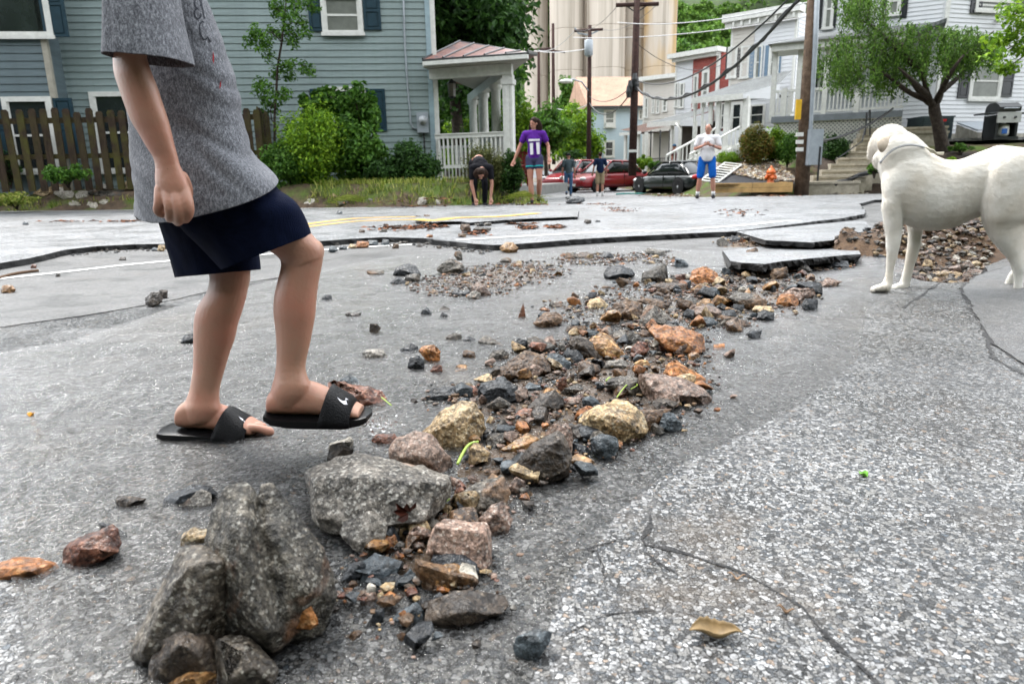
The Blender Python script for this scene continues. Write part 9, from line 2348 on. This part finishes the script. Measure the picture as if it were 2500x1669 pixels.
tsh=[o for o in wom.children if o.name.startswith('shirt')][0]
num=[[(1296,350),(1304,348),(1304,375),(1297,376)],[(1312,348),(1320,347),(1321,374),(1313,375)]]
decal('number_print',[*num,[(1292,341),(1322,339),(1322,343),(1292,345)]],tsh,.006,M_print,wom,gw_,3) if False else None
wm=Matrix.Translation(gw_)@Matrix.Rotation(R(-6),4,'Z'); bvw=BVHTree.FromPolygons([wm@v.co for v in tsh.data.vertices],[tuple(p.vertices) for p in tsh.data.polygons])
o=decal('number_print',[[(1293,350),(1301,349),(1302,377),(1295,378)],[(1309,348),(1317,347),(1318,376),(1311,377)],[(1290,340),(1318,339),(1318,344),(1290,345)]],bvw,.03,M_wcl,None,Vector()); o.parent=wom; o.matrix_parent_inverse=wm.inverted()
# crouching person
gc=G(1172,503,.055); Hc=1.62
cr,_=figure('long-haired person in black bending over with both hands on the ground by the verge',gc+Vector((0,.25,0)),R(12),Hc,
 dict(hl=(.055,.16,.50),hr=(-.055,.16,.50),kl=(.07,.05,.27),kr=(-.05,.10,.27),al=(.075,.12,.03),ar=(-.06,.14,.03),pel=(0,.14,.50),wa=(0,.03,.515),ch=(-.01,-.12,.475),nk=(-.01,-.215,.435),hd=(-.03,-.265,.375),sl=(.10,-.16,.445),sr=(-.115,-.16,.445),el=(.115,-.17,.26),er=(-.13,-.18,.26),wl=(.095,-.19,.10),wr=(-.10,-.20,.10)),
 dict(skin=M_skin2,shirt=M_blkc,shorts=M_blkc,sl=1.1,shoe=M_blkc,hairc=M_brhair,slv=.6,nod=R(60)),hairlen=.075)
# men down the street, seen from behind
p=hit(1388,470); Yq=28.5; pz=zs(0,Yq); a=AT(1388,440,Yq); Hq=AT(1388,373,Yq).z-pz
figure('man in slate T-shirt, jeans and cap seen from behind, walking down the street',Vector((a.x,Yq,pz)),R(176),Hq,dict(kl=(.06,-.02,.285),al=(.05,.09,.09),ar=(-.05,-.02,.045)),dict(skin=M_skin2,shirt=M_gcl,shorts=M_jean,sl=1.1,shoe=M_blkc,cap=M_blkc,hairc=M_brhair))
a=AT(1465,440,Yq); Hq=AT(1465,370,Yq).z-pz
figure('man in navy polo and khaki shorts seen from behind, between the red cars and us',Vector((a.x,Yq,pz)),R(182),Hq,dict(el=(.150,.01,.645),er=(-.15,.01,.645),wl=(.16,-.05,.53),wr=(-.155,-.05,.50)),dict(skin=M_skin2,shirt=M_polo,shorts=M_khaki,sl=.92,shoe=M_wshoe,sock=M_wshoe,hairc=M_brhair,belly=.01))
# man with phone
Ym=15.6; pz=zs(0,Ym); a=AT(1724,440,Ym); Hq=AT(1724,301,Ym).z-pz
mn,Jm=figure('man in white T-shirt and blue shorts looking at the phone in his hands',Vector((a.x,Ym,pz)),R(-14),Hq,dict(kl=(.085,-.01,.285),al=(.105,.01,.045),kr=(-.085,-.01,.285),ar=(-.11,.01,.045),hl=(.06,0,.53),hr=(-.06,0,.53),sl=(.118,0,.81),sr=(-.118,0,.81),el=(.165,-.01,.665),er=(-.165,-.01,.665),wl=(.05,-.125,.705),wr=(-.06,-.125,.705)),
 dict(skin=M_skin2,shirt=M_wcl,shorts=M_bshort,sl=.88,shoe=M_blkc,sock=M_wshoe,hairc=M_hair,belly=.018,nod=R(10),curl=(0,-.3,.9)),look=R(-35))
ph=thing('mobile_phone',Vector((a.x,Ym,pz)),'black mobile phone held by the man in the white T-shirt','phone',None,R(-14)); m=MB(); m.box(-.02*Hq,.02*Hq,-.165*Hq,-.155*Hq,.705*Hq,.755*Hq); m.build('case',M_blk,ph); m=MB(); m.box(-.018*Hq,.018*Hq,-.1545*Hq,-.153*Hq,.709*Hq,.751*Hq); m.build('screen',M_glass,ph)
m=MB(); wv=Vector(Jm['wl']); ev=Vector(Jm['el']); m.tube([wv.lerp(ev,.06),wv.lerp(ev,.16)],.0185*Hq,12); m.build('watch',M_blk,mn,True)
# person in maroon behind the stair railing
a=AT(1645,380,34); zt_=AT(1645,352,34).z
figure('person in maroon shirt and blue cap sitting behind the white stair railing',Vector((a.x,34,zt_-1.7)),R(60),1.72,{},dict(skin=M_skin2,shirt=M_mar,shorts=M_jean,sl=1.1,shoe=M_blkc,cap=plain('blue_cap',(0.02,0.08,0.16),.7),hairc=M_brhair))
